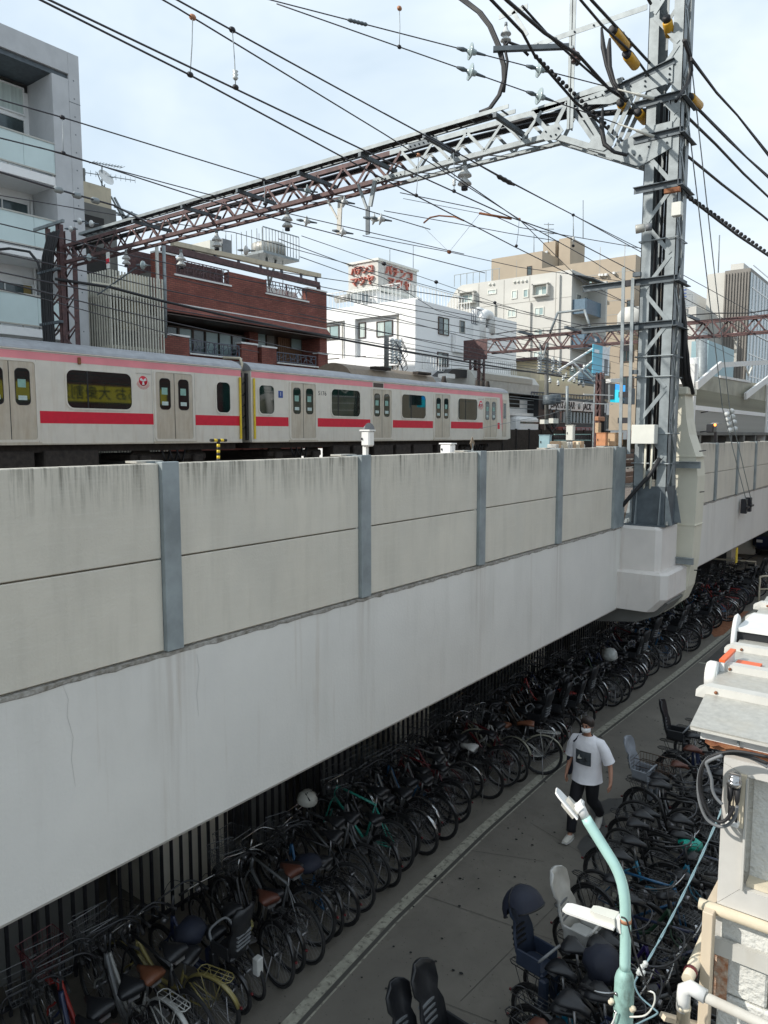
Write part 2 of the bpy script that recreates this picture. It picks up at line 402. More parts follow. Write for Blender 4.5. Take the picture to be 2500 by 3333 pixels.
# brick as a fine pattern on the far facade (courses of a few pixels)
def brickmat():
    m = mat('brick', (.2,.06,.04), .8); t, b = nodes(m); N = t.nodes.new; K = t.links.new
    tcn = N('ShaderNodeTexCoord'); sp = N('ShaderNodeSeparateXYZ'); cb = N('ShaderNodeCombineXYZ'); ad = N('ShaderNodeMath'); ad.operation = 'ADD'
    K(tcn.outputs['Object'], sp.inputs[0]); K(sp.outputs[0], ad.inputs[0]); K(sp.outputs[1], ad.inputs[1]); K(ad.outputs[0], cb.inputs[0]); K(sp.outputs[2], cb.inputs[1])
    br = N('ShaderNodeTexBrick'); br.inputs['Scale'].default_value = 1; br.inputs['Brick Width'].default_value = .24; br.inputs['Row Height'].default_value = .085
    br.inputs['Mortar Size'].default_value = .008; br.inputs['Color1'].default_value = (.235,.075,.053,1); br.inputs['Color2'].default_value = (.17,.045,.034,1)
    br.inputs['Mortar'].default_value = (.075,.04,.034,1); br.inputs['Bias'].default_value = -.15; K(cb.outputs[0], br.inputs[0])
    nn = N('ShaderNodeTexNoise'); nn.inputs['Scale'].default_value = 1.2; nn.inputs['Detail'].default_value = 6; K(cb.outputs[0], nn.inputs[0])
    mr = N('ShaderNodeMapRange'); mr.inputs[1].default_value = .3; mr.inputs[2].default_value = .7; mr.inputs[3].default_value = .78; mr.inputs[4].default_value = 1.25; K(nn.outputs[0], mr.inputs[0])
    mx = N('ShaderNodeVectorMath'); mx.operation = 'SCALE'; K(br.outputs[0], mx.inputs[0]); K(mr.outputs[0], mx.inputs['Scale']); K(mx.outputs[0], b.inputs['Base Color'])
    bp = N('ShaderNodeBump'); bp.inputs['Strength'].default_value = .5; bp.inputs['Distance'].default_value = .01; bp.invert = True; K(br.outputs['Fac'], bp.inputs['Height']); K(bp.outputs[0], b.inputs['Normal'])
brickmat()
# ================================================================ THE GROUND
WX = -4.6                                     # face of the viaduct parapet
struct('ground', MB().box(-600, 600, -300, 900, -.5, -.012), M['ground'])
struct('street', MB().box(-9, 14, -30, 120, -.3, 0), M['asphalt'])
# right-hand edge of the painted line as it runs (and bends a little) along the street
ln = [(-4.70,1.0), (-4.84,4.7), (-5.03,6.6), (-5.15,9.0), (-5.2,11.4), (-5.12,13.7), (-4.98,18), (-4.85,25), (-4.75,34)]
def strip(pts, wd, z, name, m, off=0):
    mb = MB(); vs = []
    for x, y in pts: vs += [(x+off, y, z), (x+off+wd, y, z)]
    mb.add(vs, [(2*i, 2*i+1, 2*i+3, 2*i+2) for i in range(len(pts)-1)])
    return struct(name, mb, m)
strip(ln, .13, .005, 'painted_line', M['whiteline'])
strip(ln, .045, .0045, 'painted_line', M['asphalt_dark'], .135)
strip(ln, .02, .0045, 'painted_line', M['whiteline'], .185)
mb = MB(); mb.add([(-4.72,19.2,.005),(-2.2,19.5,.005),(-2.2,19.62,.005),(-4.72,19.32,.005)], [(0,1,2,3)]); struct('painted_line', mb, M['whiteline'])
mb = MB(); mb.add([(-3.0,5.0,.005),(-2.9,5.0,.005),(-2.92,9.2,.005),(-3.02,9.2,.005)], [(0,1,2,3)]); struct('painted_line', mb, M['whiteline'])
# a darker strip of newer asphalt in the middle and a rusty patch far down the line
mb = MB(); mb.add([(-4.62,19.3,.003),(2,20.0,.003),(2,60,.003),(-4.4,60,.003)], [(0,1,2,3)]); struct('newer_asphalt', mb, M['asphalt_dark'])
mb = MB(); mb.add([(-5.0,22,.006),(-4.86,22.4,.006),(-4.9,26,.006),(-5.3,25.5,.006),(-5.25,22.5,.006)], [(0,1,2,3,4)]); struct('rusty_patch', mb, M['rust'])
def blob(name, pts, z, m, n=3, amp=.06):
    vs = []
    P = [Vector((x, y, 0)) for x, y in pts]; m_ = len(P); rnd = random.Random(3)
    for i in range(m_):
        a, b, c, d = P[i-1], P[i], P[(i+1) % m_], P[(i+2) % m_]
        for k in range(4):
            t = k/4; q = .5*((2*b)+(-a+c)*t+(2*a-5*b+4*c-d)*t*t+(-a+3*b-3*c+d)*t**3); q += Vector((rnd.uniform(-amp,amp), rnd.uniform(-amp,amp), 0)); vs.append((q.x, q.y, z))
    mb = MB(); mb.add(vs, [tuple(range(len(vs)))]); return struct(name, mb, m)
def gp(px, py): p = fz(px, py, 0); return (p.x, p.y)
blob('wet_patch', [gp(*p) for p in [(1925,2620),(2010,2600),(2110,2590),(2110,2700),(2040,2770),(1985,2790),(1900,2800),(1880,2740),(1935,2690)]], .007, M['wet'], amp=.03)
blob('dry_patch', [gp(*p) for p in [(1965,2660),(2010,2640),(2060,2645),(2050,2680),(2000,2710),(1995,2760),(1960,2760),(1975,2700)]], .010, M['asphalt'], amp=.02)
# seams of the paving
for k, (a, b) in enumerate([((-5.0,7.2),(-2.6,7.5)), ((-5.0,8.4),(-4.0,8.8)), ((-4.2,5.8),(-3.0,6.0)), ((-5.0,12.2),(-3.2,12.6)), ((-4.6,9.6),(-3.4,9.2)), ((-3.6,6.0),(-3.4,9.4))]):
    d = Vector((b[0]-a[0], b[1]-a[1], 0)).normalized(); n = Vector((-d.y, d.x, 0))*.003
    mb = MB(); A = Vector((*a, .0065)); B = Vector((*b, .0065)); mb.add([A-n, B-n, B+n, A+n], [(0,1,2,3)]); struct('paving_seam', mb, M['asphalt_dark'])
# chewing-gum spots
mb = MB(); rnd = random.Random(5)
for i in range(230):
    x = rnd.uniform(-5, -2.4); y = rnd.uniform(3.5, 17); r_ = rnd.uniform(.008, .02)
    n = len(mb.v); mb.add([(x+r_*math.cos(a*math.pi/3)*rnd.uniform(.8,1.5), y+r_*math.sin(a*math.pi/3), .012) for a in range(6)], [tuple(range(6))])
o = struct('pavement_spots', mb, M['rubber']); o['kind'] = 'stuff'

# ================================================================ THE VIADUCT
V = thing('railway_viaduct', 'pale painted concrete railway viaduct running the length of the bicycle-lined street', 'viaduct', (WX, 0, 0))
Y0, Y1 = -34, 95
ZS, ZB, ZP = 4.07, 2.555, 5.49
mb = MB()
prof = [(WX+.0, ZB+.05), (WX-.05, ZB), (-25, ZB), (-25, ZS), (WX-.04, ZS), (WX, ZS-.03)]
mb.prism(prof, Y0, Y1, 'y'); part('edge_girder', mb, M['girder'], V)
mb = MB()                                        # crumbling mortar ledge under the panels
n = 260; rr = random.Random(2)
ys = [Y0+(Y1-Y0)*i/n for i in range(n+1)] if False else None
yy = -6; rows = []
while yy < 60:
    rows.append((yy, rr.uniform(.002,.014), rr.uniform(-.008,.012))); yy += .09+max(0, yy-12)*.012
vs = []
for y, a, b_ in rows: vs += [(WX-.03, y, ZS+.002), (WX+a, y, ZS+.001), (WX+a*.8, y, ZS-.02-b_), (WX+.001, y, ZS-.028-b_)]
mb.loft([[vs[4*i+k] for k in range(4)] for i in range(len(rows))], smooth=False); part('mortar_ledge', mb, M['ledge'], V)
for pts in (((205,2232),(222,2275),(218,2330),(238,2400),(232,2470),(245,2560)), ((1415,1945),(1412,1985),(1418,2020),(1408,2060)), ((1745,1850),(1740,1890),(1744,1915)), ((640,2130),(648,2180),(640,2260),(646,2330)), ((1108,1975),(1104,2060))):
    vs = [];
    for i, p in enumerate(pts):
        q = fx(*p, WX); w_ = .0016 if 0 < i < len(pts)-1 else .001; vs += [(WX+.0015, q.y-w_, q.z), (WX+.0015, q.y+w_, q.z)]
    mb = MB(); mb.add(vs, [(2*i, 2*i+1, 2*i+3, 2*i+2) for i in range(len(pts)-1)]); part('crack', mb, M['crackm'] if 'crackm' in M else mat('crackm', (.50,.48,.45), .9), V)
# soffit beams and piers under the deck
for y in (-10, -4, 1.2, 5.55, 10.2, 15, 19.8, 24.6, 29.4, 34.2, 39, 44):
    part('pier', MB().box(-8.1, -7.12, y-.55, y+.5, 0, ZB-.002, .03), M['palecon'] if 'palecon' in M else mat('palecon', (.66,.62,.52), .8, var=.08, scale=2), V)
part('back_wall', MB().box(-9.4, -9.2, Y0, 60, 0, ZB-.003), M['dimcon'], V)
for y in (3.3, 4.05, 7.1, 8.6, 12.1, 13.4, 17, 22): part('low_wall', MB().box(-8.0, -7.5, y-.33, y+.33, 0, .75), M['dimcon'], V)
# pedestal that carries the big mast
px0, px1, py0, py1 = WX-.02, -3.80, 13.02, 14.02
def chamfer(x0, x1, y0, y1, z0, z1, c, zc0=0):
    return [[(x0,y0+0,z),(x1-c,y0,z),(x1,y0+c,z),(x1,y1-c,z),(x1-c,y1,z),(x0,y1,z)] for z in (z0, z1)]
PD = thing('mast_pedestal', 'stepped pale concrete bracket bulging from the viaduct under the grey lattice mast', 'pedestal', (WX, 13.5, 2.6))
mb = MB(); r0 = chamfer(px0, -3.90, 13.0, 14.05, 3.32, 4.05, .09); r1 = [[(x-(.03 if x > -4.5 else 0), y+(.03 if y < 13.2 else 0), 4.10) for x, y, z in r0[1]]]
mb.loft(r0+r1, smooth=False); part('upper_block', mb, M['plinth'], PD)
mb = MB(); r0 = chamfer(px0, -3.74, 12.88, 14.2, 2.86, 3.28, .10); up = [[(x-(.05 if x > -4.5 else 0), y+(.06 if y < 13.2 else -.06), 3.325) for x, y, z in r0[1]]]
lo = [[(x-(.22 if x > -4.5 else 0), y, 2.62) for x, y, z in r0[0]]]
mb.loft(lo+r0+up, smooth=False); part('lower_block', mb, M['plinth'], PD)
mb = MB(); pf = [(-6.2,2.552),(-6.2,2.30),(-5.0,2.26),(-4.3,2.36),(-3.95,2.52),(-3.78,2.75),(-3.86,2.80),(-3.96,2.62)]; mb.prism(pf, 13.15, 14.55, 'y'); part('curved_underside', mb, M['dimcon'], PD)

# ================================================================ THE PARAPET
PW = thing('noise_barrier', 'weathered precast concrete panels between steel posts along the viaduct edge', 'parapet wall', (WX, 0, ZS))
pitch = .502*4.6; yp = [pitch*(.7405/.502)+pitch*i for i in range(-16, 26)]
pm = None; zmid = 5.7-.1995*4.6
for i, y in enumerate(yp):
    if abs(y-12.7) < .6:                    # the mast bay: a broad steel plate closes the wall here
        part('steel_plate', MB().box(WX-.02, WX+.035, 12.55, 13.05, ZS+.01, ZP-.005), M['steelpost'], PW)
        yn = y+1.9
    mb = MB(); mb.box(WX-.03, WX+.03, y-.075, y+.075, ZS+.012, ZP+.012, .004); mb.box(WX-.16, WX-.03, y-.006, y+.006, ZS+.01, ZP+.01); mb.box(WX-.17, WX-.155, y-.075, y+.075, ZS+.01, ZP+.012)
    part('steel_post', mb, M['steelpost'], PW)
    part('cap_plate', MB().box(WX-.30, WX-.16, y-.16, y+.07, ZP+.0, ZP+.016), M['zinc'], PW)
    if i+1 < len(yp):
        a, b_ = y+.0755, yp[i+1]-.0755
        if 12.6 < (a+b_)/2 < 14.6: a = 13.1
        for z0, z1 in ((ZS+.016, zmid-.006), (zmid+.006, ZP)):
            if 12.6 < (a+b_)/2 < 14.9: a = 14.3
            part('concrete_panel', MB().box(WX-.12, WX-.012, a, b_, z0, z1, .006), M['panel'], PW)
# ================================================================ TRACK DECK
struct('track_bed', MB().box(-25, WX-.3, Y0, Y1+60, ZS-.1, 4.22), M['ballast'])
for xc in (-8.2, -12.2, -16.2, -21.6):
    for dx in (-.53, .53): struct('rail', MB().box(xc+dx-.035, xc+dx+.035, Y0, 140, 4.22, 4.45), M['rail'])
mb = MB()
for xc in (-8.2, -12.2, -16.2, -21.6):
    y = -10
    while y < 90: mb.box(xc-1, xc+1, y, y+.22, 4.2, 4.27); y += .62
o = struct('sleepers', mb, M['dimcon']); o['kind'] = 'stuff'
# ================================================================ BAR FENCE UNDER THE VIADUCT
FN = thing('bar_fence', 'black vertical bar fence under the viaduct behind the parked bicycles', 'fence', (-7, 0, 0))
for a, b_ in ((-4, 16), (16, 40)):
    part('rail', MB().box(-7.015, -6.985, a, b_, 2.3, 2.34), M['blacksteel'], FN); part('rail', MB().box(-7.015, -6.985, a, b_, .10, .14), M['blacksteel'], FN)
b0 = part('bar', MB().box(-7.015, -6.985, -.015, .015, .02, ZB-.01), M['blacksteel'], FN); y = 1.5; b0.location = (0, y, 0)
while y < 32: y += .137; share(b0, 'bar', (0, y, 0))
part('notice', MB().box(-6.96, -6.955, 5.66, 5.82, 1.35, 1.41), M['mint_dirty'], FN)

# ================================================================ LATTICE MASTS AND BEAMS
def lmember(mb, a, b, s, t=.008, sx=1, sy=1):     # an angle iron, vertical-ish
    a = Vector(a); b = Vector(b)
    for p, q in (((0,0),(s*sx,t*sy)), ((0,0),(t*sx,s*sy))):
        x0, x1 = sorted((p[0], q[0])); y0, y1 = sorted((p[1], q[1]))
        vs = [(e.x+x, e.y+y, e.z) for e in (a, b) for x, y in ((x0,y0),(x1,y0),(x1,y1),(x0,y1))]
        mb.add(vs, [(3,2,1,0),(4,5,6,7),(0,1,5,4),(1,2,6,5),(2,3,7,6),(3,0,4,7)])
def mast(root, x0, x1, y0, y1, z0, z1, m, s=.13, step=.6, bw=.05, cross=False):
    for x, sx in ((x0,1),(x1,-1)):
        for y, sy in ((y0,1),(y1,-1)):
            mb = MB(); lmember(mb, (x,y,z0), (x,y,z1), s, .012, sx, sy); part('leg', mb, m, root)
    k = 0; z = z0+.15
    while z+step < z1:
        a, b_ = (0, 1) if k % 2 else (1, 0); za, zb = z, z+step*.92
        for y in (y0-.006, y1+.006):
            xs = (x0+s*.5, x1-s*.5); part('brace', MB().beam((xs[a], y, za), (xs[b_], y, zb), bw, .01, up=(0,1,0)), m, root)
        for x in (x0-.006, x1+.006):
            ysn = (y0+s*.5, y1-s*.5); part('brace', MB().beam((x, ysn[a], za), (x, ysn[b_], zb), .01, bw, up=(0,1,0) if False else (0,0,1)), m, root)
        z += step; k += 1
MX0, MX1, MY0, MY1 = -4.48, -3.90, 13.2, 13.72
ms = thing('lattice_mast', 'tall grey galvanised lattice mast standing on the concrete bracket at the viaduct edge', 'mast', (-4.19, 13.45, 4.1))
mast(ms, MX0, MX1, MY0, MY1, 4.12, 15.2, M['galv'], .17, .56, .065)
part('base_plate', MB().box(-4.58, -3.86, 13.08, 13.84, 4.102, 4.13), M['galv_dark'], ms)
for x, y in ((MX0, MY0), (MX1, MY0), (MX1, MY1), (MX0, MY1)):
    sx = -1 if x < -4.2 else 1; sy = -1 if y < 13.4 else 1
    mb = MB(); mb.prism([(x, 4.13), (x+sx*.13, 4.13), (x+sx*.02, 4.72), (x, 4.72)], y+sy*.002, y+sy*.014, 'y'); part('gusset', mb, M['galv'], ms)
    mb = MB(); mb.prism([(y, 4.13), (y+sy*.11, 4.13), (y+sy*.02, 4.72), (y, 4.72)], x-sx*.09, x-sx*.075, 'x'); part('gusset', mb, M['galv'], ms)
    part('bolt', MB().lathe([(.022,0),(.022,.03),(.012,.031),(.012,.07)], (x+sx*.05, y+sy*.05, 4.13), n=6), M['zinc'], ms)
part('foot_plate', MB().box(MX0+.01, MX1-.01, MY0-.012, MY0-.002, 4.13, 4.80), M['galv_dark'], ms)
part('foot_plate', MB().box(MX1+.002, MX1+.012, MY0+.01, MY1-.01, 4.13, 4.80), M['galv_dark'], ms)
for z, ext in ((10.73, .12), (11.30, .10), (7.62, .9), (8.36, .9), (9.9, .05)):    # collars round the mast
    mb = MB(); mb.box(MX0-.12-ext*(1 if z < 9 else .5), MX1+.06, MY0-.10, MY0-.03, z, z+.012); mb.box(MX0-.12-ext*(1 if z < 9 else .5), MX1+.06, MY0-.04, MY0-.028, z-.09, z)
    part('collar', mb, M['galv_dark'], ms)
    mb = MB(); mb.box(MX1+.02, MX1+.10, MY0-.1, MY1+.12, z-.09, z-.078); mb.box(MX1+.02, MX1+.032, MY0-.1, MY1+.12, z-.09, z+.012); part('collar', mb, M['galv_dark'], ms)
for z in (5.2, 5.72, 6.7, 7.05, 9.0):
    mb = MB(); mb.tube([(MX0-.03, MY0-.03, z), (MX1+.03, MY0-.03, z), (MX1+.03, MY1+.03, z), (MX0-.03, MY1+.03, z)], .012, 5, closed=True, smooth=False); part('clamp_ring', mb, M['galv'], ms)
# bolts seen on the gusset plates
def bolts(pts, parent, ax=(0,-1,0), r_=.016, m='galv_dark'):
    for p in pts: part('bolt', MB().lathe([(r_,0),(r_,.018),(r_*.5,.019),(r_*.5,.032)], p, ax, 6), M[m], parent)
# cables inside the mast
mb = MB()
for dx, dy, r_ in ((.13,.34,.028),(.21,.38,.024),(.28,.33,.026)):
    mb.tube([(MX0+dx, MY0+dy, 4.9), (MX0+dx+.02, MY0+dy, 7), (MX0+dx, MY0+dy+.02, 9), (MX0+dx+.03, MY0+dy, 11.4)], r_, 6)
tag(part('cable_bundle', mb, M['cable']), 'thick black cables running up inside the grey lattice mast', 'cable')
mb = MB()
for k in range(9):
    a = k*.7; dx = .05*math.cos(a)+MX1+.16; dy = MY1+.05+.06*math.sin(a)
    dx -= .17; mb.tube([(dx-.10, dy-.1, 8.6), (dx-.06+.02*(k%3), dy, 8.0), (dx-.02+.02*(k%4), dy+.05, 7.6), (dx+.02*(k%5), dy+.1, 7.1), (dx+.02*(k%5), dy+.25, 6.75), (dx+.0+.02*(k%3), 14.3+.04*(k%3), 6.45)], .034, 6)
tag(part('cable_bundle', mb, M['cable']), 'bundle of black cables dropping down the right side of the mast into the cream duct', 'cable')
# junction box on the mast, its pipes, a lamp, a small box
jb = thing('junction_box', 'pale grey metal box strapped low on the lattice mast', 'box', (-4.2, 13.1, 5.9))
p = fy(2062,1383,13.06); q = fy(2135,1445,13.06); part('casing', MB().box(p.x, q.x, 12.96, 13.16, q.z, p.z, .008), M['boxgrey'], jb)
mb = MB()
for k, dx in enumerate((.22, .33)):
    mb.tube([(p.x+dx, 13.08, q.z), (p.x+dx, 13.08, q.z-.35), (p.x+dx-.03, 13.15, q.z-.7), (p.x+dx-.1, 13.35, q.z-1.0)], .02, 6)
part('conduit', mb, M['duct'], jb)
tag(part('black_hose', MB().tube([(-4.0,13.12,5.3),(-4.15,13.08,5.0),(-4.4,13.05,4.7),(-4.58,13.0,4.45),(-4.75,13.1,4.3)], .035, 8), M['cable']), 'thick black hose leaving the foot of the mast over the barrier', 'hose')
lp = thing('floodlight', 'round silver floodlight fixed on the side of the mast', 'light', tuple(fy(2100,740,13.0)))
c = fy(2095,742,12.9); d = Vector((-1,-.35,-.1)).normalized()
part('lamp_head', MB().lathe([(.055,-.02),(.07,0),(.075,.12),(.068,.13)], c, d, 14), M['zinc'], lp); part('mount', MB().lathe([(.06,0),(.06,.1)], c-d*.13, d, 12), M['greyplastic'], lp)
c = fy(2205,680,13.1); bx = thing('small_box', 'small grey box hanging on the mast above the floodlight', 'box', tuple(c))
part('casing', MB().box(c.x-.07, c.x+.09, 13.0, 13.12, c.z-.13, c.z+.09, .01), M['boxgrey'], bx); part('bracket', MB().box(c.x-.2, c.x+.05, 13.0, 13.08, c.z+.26, c.z+.33), M['rust'], bx)

# the portal beam across the tracks
pb = thing('portal_beam', 'long lattice beam spanning the tracks, grey near the mast and rusty red beyond', 'gantry beam', (-13, 13.4, 11.4))
BY = (13.2, 13.66); ZL, ZU = 11.17, 11.66
XC = -9.9; XE = -22.9
def seg(name, a, b_, y, m, wd=.09):
    s = -1 if y < 13.4 else 1
    mb = MB(); d = .014
    mb.beam((a[0], y, a[1]), (b_[0], y, b_[1]), d, wd, up=(0,0,1)); hz = wd/2*(1 if name != 'top' else -1)
    mb.beam((a[0], y-s*wd/2, a[1]+(wd/2 if name == 'top' else -wd/2)), (b_[0], y-s*wd/2, b_[1]+(wd/2 if name == 'top' else -wd/2)), wd, d, up=(0,0,1))
    part('chord', mb, m, pb)
for y in BY:
    seg('top', (XE, ZU), (XC, ZU), y, M['redsteel']); seg('bot', (XE, ZL), (XC, ZL), y, M['redsteel'])
    seg('top', (XC, ZU), (-4.9, ZU-.02), y, M['galv']); seg('bot', (XC, ZL), (-6.2, ZL), y, M['galv'])
    seg('bot', (-6.2, ZL), (-4.5, 10.32), y, M['galv'], .10); seg('top', (-6.6, ZU+.0), (-4.9, ZU+.10), y, M['galv'], .11)
x = XE+.1; k = 0; stp = .40
while x < -6.5:
    m_ = M['redsteel'] if x < XC else M['galv']
    za, zb = (ZL+.03, ZU-.03) if k % 2 == 0 else (ZU-.03, ZL+.03)
    for j, y in enumerate(BY):
        z0, z1 = (za, zb) if j == 0 else (zb, za)
        part('brace', MB().beam((x, y-.008 if j == 0 else y+.008, z0), (x+stp, y-.008 if j == 0 else y+.008, z1), .009, .058, up=(0,0,1)), m_, pb)
    if k % 2 == 0:
        part('cross_tie', MB().beam((x, BY[0], ZL-.05), (x+stp, BY[1], ZL-.05), .04, .008), m_, pb)
        part('cross_tie', MB().beam((x, BY[1], ZU+.05), (x+stp, BY[0], ZU+.05), .04, .008), m_, pb)
    x += stp; k += 1
for y in BY:                                  # deep haunch next to the mast
    for a, b_ in (((-6.2,ZL),(-5.9,ZU)), ((-6.2,ZL),(-6.6,ZU)), ((-5.9,ZU),(-5.35,10.83)), ((-5.75,ZU),(-5.2,10.75)), ((-5.2,10.75),(-4.75,ZU)), ((-5.1,10.7),(-4.6,ZU))):
        part('brace', MB().beam((a[0],y-.01,a[1]), (b_[0],y-.01,b_[1]), .012, .075, up=(0,0,1)), M['galv'], pb)
y = 13.176
mb = MB(); mb.prism([(-5.75,11.57),(-5.1,11.58),(-4.35,11.80),(-4.05,11.80),(-4.05,11.50),(-5.1,11.42)], y, y+.012, 'y'); part('gusset_plate', mb, M['galv'], pb)
part('flange', MB().beam((-5.2,13.2,11.64), (-4.03,13.2,11.86), .14, .012, up=(0,0,1)), M['galv_dark'], pb)
part('web_plate', MB().beam((-5.2,13.18,11.60), (-4.03,13.18,11.82), .012, .09, up=(0,0,1)), M['galv_dark'], pb)
mb = MB(); mb.prism([(-5.15,10.62),(-4.5,10.88),(-4.03,10.88),(-4.03,10.45),(-4.55,10.26),(-5.15,10.55)], y, y+.012, 'y'); part('gusset_plate', mb, M['galv'], pb)
mb = MB(); mb.prism([(-6.42,11.2),(-6.3,11.33),(-6.05,11.33),(-5.95,11.18),(-6.1,11.06),(-6.3,11.08)], y, y+.012, 'y'); part('gusset_plate', mb, M['galv'], pb)
mb = MB(); mb.prism([(-5.5,10.78),(-5.4,10.95),(-5.05,10.9),(-5.02,10.72),(-5.2,10.66)], y, y+.012, 'y'); part('gusset_plate', mb, M['galv'], pb)
bolts([(x, y, 10.62+(x+5.05)*.02-.02+(x+5.05)*-.38+.02) for x in (-5.05,-4.95,-4.85,-4.75,-4.65,-4.55)], pb)
bolts([(x, y, z) for x in (-4.40,-4.10) for z in (10.55,10.66,10.77)]+[(-6.3,y,11.24),(-6.05,y,11.24),(-6.2,y,11.14),(-6.1,y,11.14)], pb)
bolts([(x, y, z) for x in (-4.5,-4.1) for z in (11.55,11.63,11.72)]+[(-5.6+.12*i, y, 11.60) for i in range(4)]+[(-4.75,y,11.62)], pb)
bolts([(-9.9+dx, y+.01, ZL+dz) for dx in (-.3,-.2,-.1,.1,.2,.3) for dz in (-.015,)], pb)
mb = MB(); mb.box(-10.35, -9.5, y+.005, y+.015, ZL-.045, ZL+.05); part('splice_plate', mb, M['galv'], pb)
mb = MB(); mb.box(-9.4, -8.7, y+.005, y+.015, ZU-.05, ZU+.06); part('splice_plate', mb, M['galv_dark'], pb)
bolts([(-9.35+.11*i, y+.004, ZU+.005) for i in range(6)], pb)
part('cable', MB().tube([(XE,13.5,11.62),(-18,13.5,11.60),(-12,13.5,11.62),(-8,13.5,11.62),(-6,13.5,11.55),(-5,13.45,11.35),(-4.4,13.4,11.2)], .05, 6), M['cable'], pb)
part('cable', MB().tube([(XE,13.42,11.70),(-18,13.4,11.72),(-12,13.4,11.70),(-8,13.4,11.70),(-6.4,13.4,11.62),(-5.6,13.35,11.5),(-4.7,13.4,11.68)], .04, 6), M['cable'], pb)

# the cable tray above the beam on outriggers
TY = 12.35
a = fy(255,757,TY); b_ = fy(1655,352,TY)
ct = thing('cable_tray', 'long cable ladder held above the lattice beam on dark outriggers', 'cable tray', (a.x, TY, a.z))
zt = (a.z+b_.z)/2
for dy in (0, .26): part('side_rail', MB().box(a.x, b_.x, TY+dy, TY+dy+.015, zt-.035, zt+.035), M['galv'], ct)
x = a.x
while x < b_.x: part('rung', MB().box(x, x+.03, TY+.015, TY+.26, zt-.03, zt-.012), M['galv_dark'], ct); x += .32
mb = MB()
for k, (dy, r_) in enumerate(((.05,.018),(.09,.025),(.14,.02),(.18,.028),(.22,.018))):
    mb.tube([(a.x+ (b_.x-.4-a.x)*i/14, TY+dy+.015*math.sin(i*2.1+k), zt+.0+.012*math.sin(i*1.3+k*2)) for i in range(15)], r_, 5)
part('tray_cable', mb, M['cable'], ct)
for px in (770, 970, 1170, 1380, 1610, 590, 430):
    t = fy(px, 500, TY); xx = a.x+(b_.x-a.x)*(px-255)/(1400)*1.0
    # interpolate properly along the tray in space
    lo_, hi_ = a.x, b_.x
    for _ in range(30):
        mid = (lo_+hi_)/2; v = Vector((mid, TY, zt))-Vector((0,0,CH)); pxm = 1250+FPX*v.dot(_R)/v.dot(_F)
        if pxm < px: lo_ = mid
        else: hi_ = mid
    part('outrigger', MB().box(mid-.035, mid+.035, TY+.0, 13.62, zt-.12, zt-.04), M['galv_dark'], ct)

# upright pole on the beam with its arms
up_ = thing('upright_pole', 'slim grey steel post standing on the beam left of the mast', 'pole', (-5.8, 13.2, 11.2))
mb = MB(); mb.box(-5.86, -5.74, 13.10, 13.115, 11.15, 15); mb.box(-5.81, -5.795, 13.10, 13.22, 11.15, 15); part('post', mb, M['steelpost'], up_)
a = fy(1740,155,13.15); b_ = fy(2116,22,13.15)
part('arm', MB().box(a.x, MX0, 13.09, 13.10, a.z-.04, a.z+.05), M['galv'], up_); bolts([(a.x+.35*i+.1, 13.09, a.z) for i in range(4)], up_)
a = fy(1628,60,13.15); b_ = fy(1722,25,13.15)
part('arm', MB().beam((a.x,13.1,a.z), (b_.x,13.1,a.z), .012, .09), M['galv'], up_); part('knee', MB().beam((b_.x-.3,13.1,a.z), (b_.x,13.1,a.z-.5), .012, .07), M['galv'], up_)
a = fy(1640,190,12.9); part('arm', MB().beam((a.x,12.5,a.z+.0), (-5.85,13.15,a.z-.05), .09, .08), M['galv_dark'], up_)
# ================================================================ FAR MAST OF THE PORTAL AND THE SECOND PORTAL
fm = thing('lattice_mast', 'rusty red lattice mast behind the train, wrapped in black cables', 'mast', (-23.3, 13.4, 4.2))
mast(fm, -23.75, -22.95, 13.1, 13.7, 4.2, 12.35, M['redsteel'], .17, .5, .06)
part('top_bar', MB().box(-24.4, -22.6, 13.05, 13.12, 12.33, 12.42), M['galv'], fm); part('collar', MB().box(-24.1, -22.8, 12.95, 13.05, 9.25, 9.33), M['galv_dark'], fm)
part('collar', MB().box(-24.1, -22.8, 12.95, 13.05, 10.9, 10.97), M['galv_dark'], fm)
mb = MB()
for k in range(6):
    dx = -23.85+.13*(k%3)+(.35 if k > 2 else 0); mb.tube([(dx+.5,13.0,12.1),(dx+.12,12.98,11.4),(dx-.05,12.98,10.6),(dx-.08,12.98,9.6),(dx,12.98,8),(dx+.03,13,5)], .045, 6)
mb.tube([(-23.9,13,10.8),(-24.1,13,11.3),(-24.6,13,11.7),(-25.5,12.8,11.9),(-27,12.6,12.0)], .045, 6)
tag(part('cable_bundle', mb, M['cable']), 'black cables strapped down the front of the rusty red mast', 'cable')

Y2 = 41
a = fy(1545,1120,Y2)
p2 = thing('portal_frame', 'second rusty red lattice portal crossing the tracks farther down the line', 'gantry beam', (-24.1, Y2, 4.2))
mast(p2, -24.5, -23.75, Y2, Y2+.7, 4.2, 10.7, M['redsteel'], .16, .6, .06)
za, zb = 10.75, 11.55
part('end_plate', MB().box(-24.9, -23.2, Y2-.03, Y2-.01, 10.35, 11.6), M['redsteel'], p2)
for y in (Y2, Y2+.7):
    part('chord', MB().box(-23.3, 3, y-.01, y+.12, zb-.06, zb+.03), M['redsteel'], p2); part('chord', MB().box(-23.3, 3, y-.01, y+.12, za-.03, za+.06), M['redsteel'], p2)
x = -23.2; k = 0
while x < 2.6:
    for j, y in enumerate((Y2-.02, Y2+.83)):
        z0, z1 = (za, zb) if (k+j) % 2 == 0 else (zb, za)
        part('brace', MB().beam((x, y, z0), (x+.62, y, z1), .012, .085), M['redsteel'], p2)
    x += .62; k += 1
